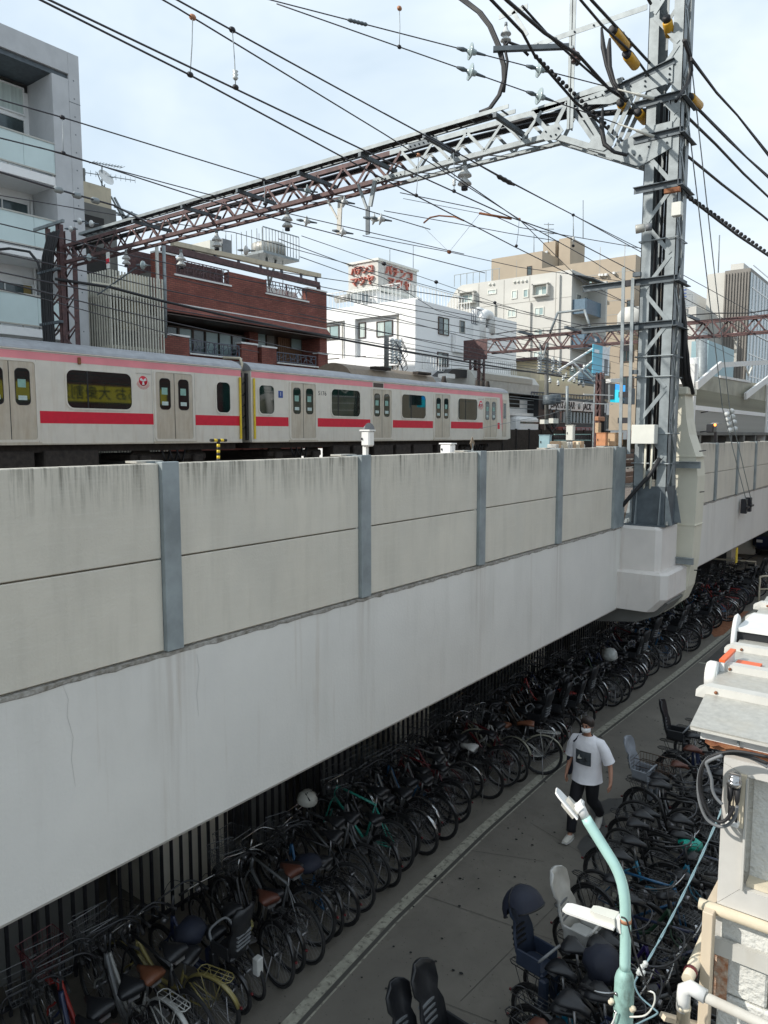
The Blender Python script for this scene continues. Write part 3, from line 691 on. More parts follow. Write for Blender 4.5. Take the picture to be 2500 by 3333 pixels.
for x in (-20.5, -17.6, -11.0): part('outrigger', MB().box(x-.06, x+.06, Y2-1.2, Y2+.7, zb+.06, zb+.2), M['galv_dark'], p2)
tag(part('power_cable', MB().tube([(-22.8+1.6*i, Y2-.3, zb+.22+.10*math.sin(i*1.9)) for i in range(17)], .03, 5), M['cable']), 'black cable looping along the top of the second portal', 'cable')
# trapezoid frame rising from the second portal
tf = thing('steel_hoop', 'silver trapezoid steel hoop standing on the second portal', 'frame', (-16.5, Y2, zb))
pts = [fy(1790,1085,Y2), fy(1815,1018,Y2), fy(1902,1008,Y2), fy(1925,1078,Y2)]
for i in range(3): part('tube', MB().tube([pts[i], pts[i+1]], .07, 6), M['galv'], tf)
for px, py in ((1765,1100), (1768,1165)): pass
part('hanger', MB().beam(fy(1755,1118,Y2-.1), fy(1766,1160,Y2-.1), .08, .05), M['galv'], tf); part('hanger', MB().beam(fy(1780,1118,Y2-.1), fy(1767,1168,Y2-.1), .08, .05), M['steelpost'], tf)

# ================================================================ INSULATORS
def disc_insul(px, py, pos, ax, m='glassdisc', n=1, r_=.125, label='', group='glass disc insulators on the overhead wires'):
    t = thing('insulator', label, 'insulator', tuple(pos), group=group); ax = Vector(ax).normalized(); pos = Vector(pos)
    for k in range(n):
        c = pos+ax*(k*.16)
        part('disc', MB().lathe([(.03,-.05),(.045,-.02),(r_*.5,0),(r_*.55,.012),(r_*.72,.0),(r_*.8,.014),(r_,-.006),(r_,.012),(r_*.6,.04),(.05,.05),(.04,.10)], c, ax, 18), M[m], t)
    part('clevis', MB().tube([pos-ax*.22, pos-ax*.12, pos-ax*.05], [.018,.035,.02], 6), M['galv_dark'], t)
    part('clevis', MB().tube([pos+ax*(.05+.16*(n-1)), pos+ax*(.16+.16*(n-1)), pos+ax*(.26+.16*(n-1))], [.03,.022,.015], 6), M['galv_dark'], t)
    return t
def post_insul(pos, down, label, m='insul', s=1, group='bell insulators hanging under the beams'):
    t = thing('insulator', label, 'insulator', tuple(pos), group=group); ax = Vector(down).normalized(); pos = Vector(pos)
    part('shed', MB().lathe([(.03*s,0),(.05*s,.06*s),(.06*s,.09*s),(.12*s,.16*s),(.125*s,.185*s),(.05*s,.19*s),(.045*s,.22*s),(.12*s,.30*s),(.125*s,.325*s),(.05*s,.33*s),(.04*s,.36*s)], pos, ax, 14), M[m], t)
    part('cap', MB().lathe([(.035*s,-.08*s),(.04*s,.0)], pos, ax, 8), M['galv'], t); part('clamp', MB().lathe([(.06*s,.36*s),(.06*s,.42*s)], pos, ax, 6), M['blacksteel'], t)
# ================================================================ WIRES
def wire(pts, r_, label, m='wire', name='overhead_wire', cat='wire', sag=0, parts=None, n=10, group=None):
    P = [Vector(p) for p in pts]; Q = []
    for i in range(len(P)-1):
        for k in range(n):
            t = k/n; q = P[i].lerp(P[i+1], t); q.z -= sag*4*t*(1-t); Q.append(q)
    Q.append(P[-1])
    o = thing(name, label, cat, tuple(Q[0]), group=group)
    part('strand', MB().tube(Q, r_*(.8 if cat == 'wire' else .9), 6), M[m], o); return o
def clip(o, p, m='blacksteel', s=.035, long=None):
    part('clamp', MB().lathe([(s*.7,-s),(s,-s*.4),(s,s*.4),(s*.7,s)], p, (0,1,0), 8), M[m], o)
def dropper(o, top, bot, ceramic=False, m='copper'):
    top = Vector(top); bot = Vector(bot)
    part('dropper', MB().tube([top, top.lerp(bot,.5)+Vector((.01,0,0)), bot], .006, 4), M['galv'], o); clip(o, top, m, .034); clip(o, bot, 'blacksteel', .03)
    if ceramic: part('dropper_insulator', MB().lathe([(.02,0),(.035,.02),(.02,.035),(.035,.055),(.02,.07),(.035,.09),(.02,.1)], bot+Vector((0,0,.08)), (0,0,1), 8), M['insul'], o)
def ext(p, q, t): return Vector(p)+(Vector(q)-Vector(p))*t
far = 46
# nearest track: two contact wires and two messengers
MB_ = [(-7.15,-2,10.5), (-7.15,5.6,10.5), (-7.05,11.19,10.5), (-6.93,15.96,10.5), (-6.5,41,10.55)]
CB_ = [(-6.76,-2,9.6), (-6.7,8.8,9.6), (-6.59,12.4,9.6), fz(1848,832-60,9.6), (-6.5,41,9.6)]
mB = wire(MB_, .013, 'dark catenary wire passing just left of the upright pole, nearest pair', sag=.01)
wire(CB_, .013, 'grooved contact wire of the nearest track, upper line from the top left corner')
MA_ = [(-7.1,-2,10.5), (-7.28,5.7,10.5), (-7.56,9.92,10.5), (-8.02,15.5,10.5), fz(1918,1000-60,10.5), (-9.6,41,10.5)]
CA_ = [(-6.7,-2,9.6), (-6.79,3.8,9.6), (-6.86,5.5,9.6), (-7.19,9.44,9.6), (-7.51,14.26,9.6), (-9.0,41,9.6)]
mA = wire(MA_, .012, 'dark catenary wire with orange clamps crossing the sky towards the beam')
wire(CA_, .013, 'grooved contact wire just below its twin from the top left corner')
dropper(mA, fz(627,56,10.5), fz(619,243,9.6)); dropper(mB, fz(756,97,10.5), fz(767,284,9.6), True, 'blacksteel')
dropper(mA, fz(1362,505,10.5), fz(1355,636,9.6)); dropper(mB, fz(1476,492,10.5), fz(1478,622,9.6), True, 'blacksteel')
dropper(mA, fz(1690,714,10.5), fz(1681,800,9.6)); dropper(mB, fz(1866,700,10.5), fz(1866,800,9.6), True, 'blacksteel')
# stay wire with splice over the top centre, then glass discs to the mast
def insline(a2d, b2d, c2d, d2d, end, label, py_):
    P0 = fy(*a2d, 8.2); E = Vector(end)
    o = wire([P0, E], .011, label)
    def on(px):
        lo_, hi_ = 0, 1
        for _ in range(40):
            mid = (lo_+hi_)/2; v = P0.lerp(E, mid)-Vector((0,0,CH)); q = 1250+FPX*v.dot(_R)/v.dot(_F)
            if q < px: lo_ = mid
            else: hi_ = mid
        return P0.lerp(E, mid)
    return o, on, (E-P0).normalized()
for k, (a2, e2, l) in enumerate((((820,-16), (2139,324), 'stay wire with a spiral splice, upper of the two that carry glass discs'), ((1080,78), (2139,448), 'stay wire with glass discs, lower of the two reaching the mast'))):
    E = fy(*e2, 13.12)
    a2b = a2 if k == 0 else (900, 12)
    o, on, d = insline(a2b, None, None, None, E, l, None)
    for i, px in enumerate((1530, 1754)):
        p = on(px); disc_insul(0,0,p,d, label='clear glass disc insulator, %s on the %s stay wire' % (('left one','right one')[i], ('upper','lower')[k]))
    part('turnbuckle', MB().tube([on(2010), on(2070), on(2072), on(2128)], [.012,.016,.026,.026], 8), M['boxgrey'], o)
    if k == 0:
        part('splice', MB().tube([on(1130+6*i) for i in range(12)], [.012,.022,.03,.022,.03,.022,.03,.022,.03,.022,.03,.014], 6), M['galv_dark'], o)
    else: 
        q = on(1300); dropper(o, q+Vector((0,0,.55)), q)
# wires of the farther tracks (left part of the sky and in front of the buildings)
def zwire(pts, z, r_, label, ext_=True, **k):
    P = [fz(px, py, z) for px, py in pts]
    if ext_: P = [ext(P[1], P[0], 1.6)] + P + [ext(P[-2], P[-1], 1.5)]
    return wire(P, r_, label, **k)
o = zwire([(0,324),(203,382),(859,584),(1245,700)], 10.5, .013, 'dark wire descending across the left sky in front of the top balcony', ext_=True)
dropper(o, fz(203,382,10.5), fz(206,498,9.9), m='blacksteel'); dropper(o, fz(859,586,10.5), fz(862,664,9.9), m='blacksteel')
zwire([(0,449),(207,500),(670,650),(930,720),(1400,842)], 9.9, .013, 'dark wire crossing the top glass balcony, lowest part of the pair')
zwire([(207,503),(330,540),(660,628),(960,700),(1350,790)], 9.95, .011, 'thin wire splitting off beside the roof antenna')
o = zwire([(0,560),(150,606),(370,668),(455,712)], 9.4, .018, 'thick wire with clipped joint crossing below the top balcony')
for p in ((190,618),(250,636),(310,653)): part('joint', MB().lathe([(.02,-.08),(.05,-.04),(.05,.04),(.02,.08)], fz(*p,9.4), (0,1,0), 8), M['galv'], o)
zwire([(0,636),(380,700),(760,756),(1300,905)], 8.9, .008, 'thin grey wire in front of the middle balcony')
zwire([(0,728),(160,766),(420,830),(800,912),(1545,1045)], 8.6, .011, 'wire passing the head of the rusty mast')
zwire([(0,785),(300,842),(800,960),(1560,1095)], 8.3, .009, 'wire crossing the slatted screen at its top')
zwire([(0,825),(300,888),(560,948),(1060,1050),(1800,1180)], 8.1, .011, 'wire crossing the slatted screen at its middle')
zwire([(0,886),(300,948),(560,1008),(1060,1090),(1900,1230)], 7.9, .013, 'dark wire crossing the slatted screen below its middle')
zwire([(0,915),(300,990),(560,1050),(1000,1145),(1600,1200)], 7.8, .013, 'dark wire crossing the slatted screen near its foot')
zwire([(0,940),(150,975),(560,1090),(760,1130)], 7.7, .010, 'lowest dark wire in front of the glass balconies')
o = wire([(-22.9,12.9,fx(220,915,-22.9).z), fx(360,935,-22.9), fx(530,980,-22.9), fx(770,1035,-22.9), fx(1060,1095,-22.9), fx(1300,1140,-22.9), fx(1560,1185,-22.9), fx(1800,1222,-22.9), fx(1958,1245,-22.9)], .055, 'thick black cable hung along the brick building to the far poles', 'cable', 'power_cable', 'cable', n=3)
zs = [((1000,812),(1250,905),(1420,1010),(2070,1200),9.8,'thin wire in front of the red sign box, uppermost'),
      ((1050,862),(1255,935),(1590,985),(2100,1110),9.6,'thin wire crossing the red lettered sign box at mid height'),
      ((1105,810),(1420,918),(1611,985),(1950,1090),10.6,'wire with black clamps passing above the white roof terrace'),
      ((1050,905),(1530,975),(1700,1020),(2060,1090),9.2,'thin wire crossing the lower rim of the red lettered sign'),
      ((1060,936),(1330,990),(1700,1060),(2060,1140),9.0,'thin wire level with the white roof railing'),
      ((1060,960),(1330,1030),(1700,1105),(2000,1160),8.7,'thin wire just under the white roof railing'),
      ((1060,1000),(1300,1040),(1600,1120),(1900,1180),8.4,'thin wire crossing the upper windows of the white block'),
      ((1060,1040),(1300,1092),(1600,1160),(1900,1210),8.2,'thin wire crossing the white block between its window rows'),
      ((1250,780),(1462,820),(1690,870),(2030,916),10.2,'blue wire low in the sky carrying the V-shaped hanger'),
      ((1365,640),(1560,680),(1690,740),(2040,800),10.5,'wire running under the beam towards the tan tower')]
for a, b_, c, d, z, l in zs: 
    P = [fz(*q, z) for q in (a, b_, c, d)]; o = wire([ext(P[1],P[0],1.3)]+P+[ext(P[2],P[3],1.4)], .011, l)
    if 'black clamps' in l:
        for q in ((1250,858),(1420,918),(1611,985)): clip(o, fz(*q,z), 'blacksteel', .06); part('dropper', MB().tube([fz(*q,z), fz(*q,z)-Vector((0,0,.7))], .006, 4), M['galv'], o)
    if 'V-shaped' in l:
        v = fz(1462,820,z); part('hanger', MB().tube([v+Vector((-.8,0,.75)), v, v+Vector((.9,0,.8))], .006, 4), M['galv'], o); clip(o, v, 'rust', .05)
# right of the portal: messenger dropping right of centre
o = zwire([(1250,368),(1476,490),(1611,568),(1866,700),(2064,800),(2200,860)], 10.9, .012, 'wire with a dark strain insulator beneath the grey part of the beam', ext_=False)
part('strain_insulator', MB().tube([fz(1618+8*i, 572+4.4*i, 10.9) for i in range(8)], [.02,.05,.04,.05,.04,.05,.03,.02], 8), M['blacksteel'], o)
o = zwire([(1530,605),(1690,716),(1930,850),(2100,960)], 9.7, .011, 'wire descending from a bell insulator to the right of the tan tower')
zwire([(1250,686),(1500,730),(1660,760),(1820,785)], 9.8, .009, 'thin wire with a curved jumper under the beam', ext_=False)
part_ = wire([fz(1380,725,9.7), fz(1400,708,9.9), fz(1430,702,9.95), fz(1480,706,9.9), fz(1510,718,9.7)], .02, 'short curved jumper bar between two wires under the beam', 'rust', 'jumper_bar', 'wire')
part_ = wire([fz(1312,646,9.9), fz(1560,694,9.85)], .007, 'very thin stay leading to a red and white rod insulator', 'galv', 'stay_wire', 'wire'); part('rod', MB().tube([fz(1560,694,9.85), fz(1665,712,9.8)], .022, 6), M['rust'], part_)
# heavy feeders by the mast
def xwire(pts, X, r_, label, **k): return wire([fx(px, py, X) for px, py in pts], r_, label, 'cable', 'feeder_cable', 'cable', n=3, **k)
xwire([(1560,-90),(1649,0),(1770,105),(1887,184),(1985,292),(2060,340)], -4.9, .028, 'thick black feeder cable arriving at the corner of beam and mast from the upper left')
xwire([(1700,20),(1790,120),(1880,200),(1987,294)], -5.0, .02, 'thinner black feeder twinned with the thick one left of the mast')
xwire([(1845,-60),(1890,0),(1962,85),(2060,175),(2110,245)], -4.45, .022, 'black feeder carrying the yellow sleeves left of the mast')
xwire([(1880,-60),(1925,0),(2050,135),(2115,205)], -4.45, .026, 'black feeder above the yellow sleeves, doubled')
xwire([(2090,-40),(2118,12)], -4.4, .03, 'short black feeder at the top edge left of the mast')
for k in (0, 1): xwire([(2250,188+k*6),(2332,300+k*2),(2400,375),(2500,498+k*8),(2620,640)], -3.7+.03*k, .022, ('upper strand','lower strand')[k]+' of the topmost feeder leaving the mast to the right')
for k in (0, 1): xwire([(2270,350+k*4),(2370,450+k*6),(2430,512),(2500,572+k*6),(2620,690)], -3.9+.03*k, .022, ('upper strand','lower strand')[k]+' of the second feeder, after the yellow sleeve')
xwire([(2218,362),(2330,470),(2420,565),(2500,640),(2620,760)], -3.95, .028, 'third feeder leaving the mast to the right, from the upper collar')
xwire([(2212,487),(2350,600),(2480,700),(2600,800)], -4.1, .028, 'fourth feeder leaving the mast to the right, from the lower collar')
o = xwire([(2205,615),(2290,680),(2400,765),(2500,832),(2620,905)], -4.0, .030, 'lowest feeder, wrapped with a knobbly spiral, right of the mast')
for i in range(24):
    t = i/24; p = fx(2212+12.5*i, 620+8.9*i, -4.0); clip(o, p, 'rubber', .045)
o = xwire([(1590,-10),(1700,105),(1740,180),(1870,330),(1960,405),(2070,495)], -5.4, .026, 'spiral wrapped cable passing behind the grey haunch')
for i in range(26): clip(o, fx(1745+12.4*i, 185+12.0*i, -5.4), 'rubber', .034)
# black cables arching down to the cable tray
for k in range(3):
    tag(part('black_cable', MB().tube([fy(1490+k*8,-8,12.6), fy(1555+k*6,40,12.6), fy(1590+k*5,85,12.6), fy(1618+k*5,150,12.6), fy(1636+k*4,215,12.6), fy(1638+k*3,260,12.6), fy(1622+k*3,310,12.6), fy(1592+k*3,352,12.5), fy(1560,365+k*4,12.45)], .026, 7), M['cable']),
        ('leftmost','middle','rightmost')[k]+' black cable arching down from the top edge to the end of the cable tray', 'cable')
tag(part('black_cable', MB().tube([fy(1640,300,12.6), fy(1652,200,12.6), fy(1642,150,12.6), fy(1655,137,12.6), fy(1690,150,12.8), fy(1720,180,12.9)], .026, 7), M['cable']), 'black cable looping over beside the upright pole', 'cable')
# yellow sleeves
for k, (a, b_, X, l) in enumerate((((1998,102),(2035,150),-4.5,'upper left of mast'), ((2042,180),(2068,213),-4.5,'lettered one hanging lower'), ((2248,318),(2275,345),-3.9,'one just right of the mast'), ((2172,70),(2182,115),-4.15,'one half hidden inside the mast'), ((2022,338),(2040,355),-4.9,'one behind the haunch'), ((2078,368),(2100,392),-4.6,'lowest one behind the haunch'))):
    A = fx(*a, X); B = fx(*b_, X); t = thing('cable_sleeve', 'yellow plastic cable sleeve, '+l, 'cable sleeve', tuple(A), group='yellow sleeves on the feeders'); d = (B-A).normalized()
    part('tube', MB().lathe([(.075,0),(.08,.02),(.08,(B-A).length),(.06,(B-A).length+.01)], A, d, 14), M['amberish'] if 'amberish' in M else mat('amberish', (.62,.33,.02), .45), t)
    part('collar', MB().lathe([(.045,-.09),(.062,-.08),(.062,0),(.04,.01)], A, d, 12), M['cable'], t)
# jumper cables in the haunch and loop right of the mast
for k, pts in enumerate(([(1958,90),(1963,150),(1975,210),(1990,262),(2010,300),(2040,330)], [(1985,125),(1982,160),(1985,220),(2000,270),(2030,310)], [(1962,352),(1958,420),(1968,470),(2000,495),(2040,505)])):
    tag(part('jumper_cable', MB().tube([fy(*p, 13.0-.1*k) for p in pts], [.02,.045,.04,.028,.028,.028][:len(pts)], 8), M['cable']), ('left','right','lowest')[k]+' black jumper cable hanging by the haunch of the beam', 'cable')
for k in range(2): tag(part('jumper_cable', MB().tube([fx(*p, -3.8) for p in ((2225+k*5,130),(2243+k*5,180),(2248+k*4,230),(2238+k*3,270),(2215,305),(2200,330))], .026, 7), M['cable']), ('inner','outer')[k]+' black loop of cable right of the mast', 'cable')
# insulators under and around the beams
for i, (px, py, Y, s) in enumerate(((1513,538,13.4,1.15), (935,690,13.4,1.05), (705,758,13.4,1.05), (589,822,13.4,1.05), (410,822,13.4,1.0))):
    post_insul(fy(px, py, Y), (0,0,-1), ('pale bell insulator under the grey end of the beam','bell insulator under the beam, right of the pink mast-side panel','bell insulator under the beam above the brick parapet','bell insulator over the left corner of the brick building','bell insulator over the slatted screen')[i], 'insul', s)
post_insul(fy(1647,85,13.0), (0,0,-1), 'white bell insulator on the short arm left of the upright pole', 'insul', .8); part_ = None
post_insul(fy(1866,160,13.0), (.3,0,-1), 'brown insulator under the long arm', 'insul_brown', .7); post_insul(fy(2030,115,13.0), (.3,0,-1), 'brown insulator half hidden behind the feeders', 'insul_brown', .7)
for i, (px, py, r_) in enumerate(((1118,657,.12),(1113,755,.11),(1215,713,.12),(1237,713,.12),(996,720,.12),(998,620,.13),(800,815,.12),(290,838,.11),(465,863,.12),(259,720,.10),(297,728,.10),(230,745,.09))):
    disc_insul(0,0, fy(px,py,13.0), (.75,.6,-.15) if i < 6 else (.9,.35,-.1), 'glassdisc' if i in (5,7,8) else 'insul', 1, r_, ('upper disc on the grey double hanger','lower disc on the grey double hanger','left disc beside the Y hanger','right disc beside the Y hanger','disc insulator on the wire left of the double hanger','glass disc in front of the cable tray','disc insulator in front of the brick parapet','glass disc in front of the slatted screen mast','glass disc at the foot of the beam over the slats','white disc near the head of the rusty mast','white disc right of the rusty mast head','small white disc by the rusty mast')[i])
# hangers under the beam
h = thing('hanger_bracket', 'grey Y-shaped steel hanger under the rusty beam', 'bracket', tuple(fy(1200,600,13.1)))
part('arm', MB().beam(fy(1221,588,13.1), fy(1205,672,13.1), .09, .05, up=(0,1,0)), M['steelpost'], h); part('arm', MB().beam(fy(1166,600,13.1), fy(1195,682,13.1), .05, .05, up=(0,1,0)), M['galv'], h); part('stem', MB().beam(fy(1197,670,13.1), fy(1197,763,13.1), .10, .03, up=(0,1,0)), M['galv_dark'], h)
h = thing('hanger_bracket', 'pale double-disc hanger plate with a diagonal brace under the beam', 'bracket', tuple(fy(1110,640,13.1)))
part('plate', MB().beam(fy(1108,640,13.1), fy(1103,762,13.1), .12, .03, up=(0,1,0)), M['zinc'], h); part('brace', MB().beam(fy(1066,652,13.1), fy(1100,714,13.1), .04, .03, up=(0,1,0)), M['zinc'], h)
h = thing('warning_plate', 'red and white striped plate hanging under the beam over the slatted screen', 'sign', tuple(fy(352,830,13.0)))
A = fy(345,822,13); B = fy(357,872,13)
part('plate', MB().box(A.x, B.x, 13, 13.02, B.z, A.z), M['white'], h); part('stripe', MB().box(A.x-.002, B.x+.002, 12.99, 12.998, B.z+(A.z-B.z)*.3, B.z+(A.z-B.z)*.6), M['red'], h)
h = thing('rod_hanger', 'pale rod with clamps below the striped plate', 'bracket', tuple(fy(380,920,13.0)))
part('rod', MB().beam(fy(300,918,13), fy(392,932,13), .03, .05), M['duct'], h); part('lever', MB().beam(fy(317,960,13), fy(445,870,13), .03, .03), M['galv_dark'], h)
# guy wires with beads
g1 = wire([Vector((-3.88,13.6,10.9)), fx(2352,1330,-4.3), fx(2432,1640,-4.35)], .013, 'left guy wire with white beads running down from the mast', 'steelpost', 'guy_wire', n=4)
g2 = wire([Vector((-3.88,13.6,11.9)), fx(2375,1330,-4.3), fx(2448,1640,-4.35)], .013, 'right guy wire with white beads running down from the mast', 'steelpost', 'guy_wire', n=4)
for o, pts in ((g1, ((2366,1348),(2369,1365),(2372,1380),(2376,1400))), (g2, ((2382,1338),(2385,1356),(2390,1374),(2393,1396)))):
    for i, p in enumerate(pts): part('bead', MB().lathe([(.02,-.06),(.06,-.03),(.06,.03),(.02,.06)], fx(*p,-4.32), (0,.3,-1), 8), M['insul'], o)
for i, (a, b_) in enumerate((((2432,1625),(2440,1668)),((2446,1620),(2454,1662)))):
    A = fx(*a,-4.4); B = fx(*b_,-4.4); t = thing('anchor_shackle', ('left','right')[i]+' black anchor shackle where a guy wire meets the viaduct', 'shackle', tuple(A)); part('plate', MB().box(-4.55,-4.40,A.y-.05,A.y+.12,B.z,A.z,.01), M['blacksteel'], t); part('pin', MB().box(-4.40,-4.36,A.y-.12,A.y+.2,B.z+.15,B.z+.2), M['blacksteel'], t)

# ================================================================ DUCT AND LADDER RACK BY THE MAST
dc = thing('cable_duct', 'cream sheet metal cable duct curving up the viaduct edge behind the mast', 'duct', (-3.9, 14.3, 3.3))
pr = [(-4.28,6.42),(-3.90,6.42),(-3.86,6.0),(-3.80,5.7),(-3.66,5.30),(-3.62,4.95),(-3.63,4.2),(-3.66,3.4),(-3.72,2.9),(-3.82,2.62),(-4.1,2.38),(-4.5,2.35),(-4.55,2.54),(-4.2,2.6),(-3.98,3.0),(-3.98,4.2),(-3.99,4.9),(-4.08,5.25),(-4.24,5.7),(-4.28,6.0)]
part('shell', MB().prism(pr, 14.1, 14.62, 'y'), M['duct'], dc)
part('cap', MB().box(-4.36, -3.84, 14.04, 14.68, 6.42, 6.56, .02), M['duct'], dc); part('mouth', MB().box(-4.2, -4.0, 14.02, 14.08, 6.30, 6.42), M['steelpost'], dc)
for z in (4.05, 5.3): part('seam', MB().box(-3.985 if z < 5 else -4.1, -3.612, 14.085, 14.64, z, z+.01), M['duct'], dc)
for z, x_ in ((3.35,-3.6),(5.10,-3.55)):
    part('clamp', MB().box(-4.55, x_, 13.95, 14.02, z, z+.11), M['galv'], dc); part('clamp', MB().box(-4.55, x_, 13.9, 14.02, z+.11, z+.12), M['galv'], dc)
for z in (6.1, 5.75, 5.4, 4.65, 3.2): part('bolt', MB().lathe([(.012,0),(.008,.12)], (-3.66, 14.3, z), (1,0,.15), 5), M['blacksteel'], dc)
lr = thing('ladder_rack', 'narrow upright rack of two pale flat bars bracketed to the left of the mast', 'rack', (-4.65, 13.0, 5.4))
for a, b_ in (((2030,870),(2018,1478)), ((2060,905),(2046,1478))):
    A = fy(*a,13.0); B = fy(*b_,13.0); part('upright', MB().beam(A, B, .055, .02, up=(0,1,0)), M['galv'], lr)
for z in (8.25, 7.15, 6.35, 5.9): part('spacer', MB().box(-4.72, -4.5, 13.0, 13.05, z, z+.10), M['blacksteel'], lr)
for z in (8.4, 7.5, 6.75): part('standoff', MB().box(-4.55, -4.42, 13.02, 13.1, z, z+.07), M['galv_dark'], lr)

# ================================================================ THE TRAIN
TX = -20.2
def rrect(u0, u1, z0, z1, r_, n=5):
    P = []
    for cu, cz, a0 in ((u1-r_, z1-r_, 0), (u0+r_, z1-r_, 90), (u0+r_, z0+r_, 180), (u1-r_, z0+r_, 270)):
        for k in range(n+1): a = R(a0+90*k/n); P.append((cu+r_*math.cos(a), cz+r_*math.sin(a)))
    return P
def ring(mb, outer, inner, d0, d1, face):
    def P(u, z, d): return (face[1]+d, u, z) if face[0] == 'X' else (u, face[1]-d, z)
    n = len(outer); vs = [P(u,z,d0) for u,z in outer]+[P(u,z,d1) for u,z in outer]+[P(u,z,d1) for u,z in inner]+[P(u,z,d0) for u,z in inner]
    fs = []
    for i in range(n):
        j = (i+1) % n
        for k in range(3): fs.append((k*n+i, k*n+j, (k+1)*n+j, (k+1)*n+i))
    mb.add(vs, fs)
def plate(mb, outline, d0, d1, face):
    ax = 'x' if face[0] == 'X' else 'y'
    if face[0] == 'X': mb.prism(outline, face[1]+d0, face[1]+d1, 'x')
    else: mb.prism([(u, z) for u, z in outline], face[1]-d1, face[1]-d0, 'y')
FT = ('X', TX)
def rwin(root, u0, u1, z0, z1, r_=.12, split=None, fr='stainless', name='window'):
    mb = MB(); ring(mb, rrect(u0-.05,u1+.05,z0-.05,z1+.05,r_+.05), rrect(u0,u1,z0,z1,r_), .0, .022, FT)
    o = part(name, mb, M[fr], root); mb = MB(); plate(mb, rrect(u0-.005,u1+.005,z0-.005,z1+.005,r_), .002, .008, FT); part('pane', mb, M['trainglass'], o)
    if split: part('divider', MB().wbox(FT, split-.02, split+.02, z0, z1, .008, .016), M['black'], o)
    return o
def door(root, u0, u1, stk=True):
    um = (u0+u1)/2
    mb = MB(); ring(mb, rrect(u0-.07,u1+.07,5.50,7.74,.12), rrect(u0,u1,5.56,7.68,.08), .0, .03, FT); fr = part('door_frame', mb, M['stainless'], root)
    for a, b_ in ((u0+.005, um-.012), (um+.012, u1-.005)):
        d = part('door', MB().wbox(FT, a, b_, 5.565, 7.675, .0, .014), M['stainless_door'], root)
        w_ = (b_-a)*.27; c = (a+b_)/2; mb = MB(); ring(mb, rrect(c-w_-.02,c+w_+.02,6.50,7.50,.13), rrect(c-w_,c+w_,6.52,7.48,.11), .014, .022, FT); wn_ = part('window', mb, M['black'], d)
        mb = MB(); plate(mb, rrect(c-w_,c+w_,6.52,7.48,.11), .0142, .018, FT); part('pane', mb, M['trainglass'], wn_) if False else None
        p_ = part('pane', mb, M['trainglass'], d)
        if stk:
            s_ = part('sticker', MB().wbox(FT, c-.13, c+.11, 6.64, 6.76, .0185, .021), M['sticker'] if 'sticker' in M else mat('sticker', (.50,.60,.57), .5), d)
            part('notice', MB().wbox(FT, c-.13, c+.09, 6.98, 7.2, .0185, .021), M['notice_g'] if 'notice_g' in M else mat('notice_g', (.24,.42,.36), .5), d)
    part('door_seal', MB().wbox(FT, um-.012, um+.012, 5.57, 7.67, .001, .012), M['black'], root)
    part('sill', MB().wbox(FT, u0-.1, u1+.1, 5.42, 5.49, .0, .05), M['stainless_door'], root)
def car(root, y0, y1):
    zb_, zt_ = 5.42, 8.02
    mb = MB(); mb.box(TX-2.78, TX, y0, y1, zb_, zt_, .01); part('body', mb, M['stainless'], root)
    prof = [(TX+.012, 8.0), (TX+.03, 8.04), (TX-.02, 8.12), (TX-.18, 8.24), (TX-.5, 8.34), (TX-1.39, 8.40), (TX-2.28, 8.34), (TX-2.6, 8.24), (TX-2.76, 8.12), (TX-2.81, 8.04), (TX-2.79, 8.0)]
    part('roof', MB().prism(prof, y0-.02, y1+.02, 'y'), M['trainroof'], root)
    part('gutter', MB().box(TX+.002, TX+.04, y0, y1, 8.0, 8.03), M['stainless'], root)
    part('skirt', MB().box(TX-2.6, TX-.25, y0+.1, y1-.1, 5.2, 5.42), M['underfloor'], root)
    mb = MB(); rr_ = random.Random(int(y0)); y = y0+4.6
    while y < y1-5.2: 
        w_ = rr_.uniform(.9, 2.0); mb.box(TX-.75, TX-.12, y, y+w_, 4.62+rr_.uniform(0,.15), 5.25, .03); y += w_+rr_.uniform(.1,.5)
    part('underfloor_equipment', mb, M['underfloor'], root)
    for yc in (y0+2.75, y1-2.75):
        bg = part('bogie', MB().box(TX-2.2, TX-.45, yc-1.5, yc+1.5, 4.85, 5.1, .05), M['underfloor'], root)
        for dy in (-1.05, 1.05):
            part('wheel', MB().lathe([(.43,0),(.43,.1),(.39,.12),(.15,.10),(.12,.16)], (TX-.65, yc+dy, 4.88), (1,0,0), 20), M['underfloor'], bg); part('axle_box', MB().box(TX-.5, TX-.3, yc+dy-.2, yc+dy+.2, 4.75, 5.05, .05), M['underfloor'], bg)
        mb = MB()
        for k in range(3): mb.tube([(TX-.3, yc-.5+.3*k, 5.3), (TX-.2, yc-.42+.3*k, 4.9), (TX-.3, yc-.25+.3*k, 4.8), (TX-.3, yc-.1+.3*k, 5.3)], .03, 5)
        part('hose', mb, M['black'], bg)
    part('floor_line', MB().wbox(FT, y0, y1, 5.42, 5.46, .0, .012), M['stainless_door'], root)
def band(root, m, z0, z1, spans, d=.004, name='stripe'):
    for a, b_ in spans: part(name, MB().wbox(FT, a, b_, z0, z1, .0005, d), M[m], root)
car1 = thing('train_car', 'stainless commuter train car with red and pink stripes, the nearer one at the left edge', 'train car', (TX-1.4, 8, 4.45))
car(car1, -1.6, 18.15)
DW = 1.44
for c in (0.65, 5.2, 9.93, 15.27): door(car1, c-DW/2, c+DW/2)
rwin(car1, 11.57, 13.68, 6.47, 7.55, .2, split=12.22); rwin(car1, 6.8, 8.6, 6.47, 7.55, .2, split=7.6); rwin(car1, 2.0, 4.0, 6.47, 7.55, .2); rwin(car1, 17.02, 17.62, 6.47, 7.50, .17)
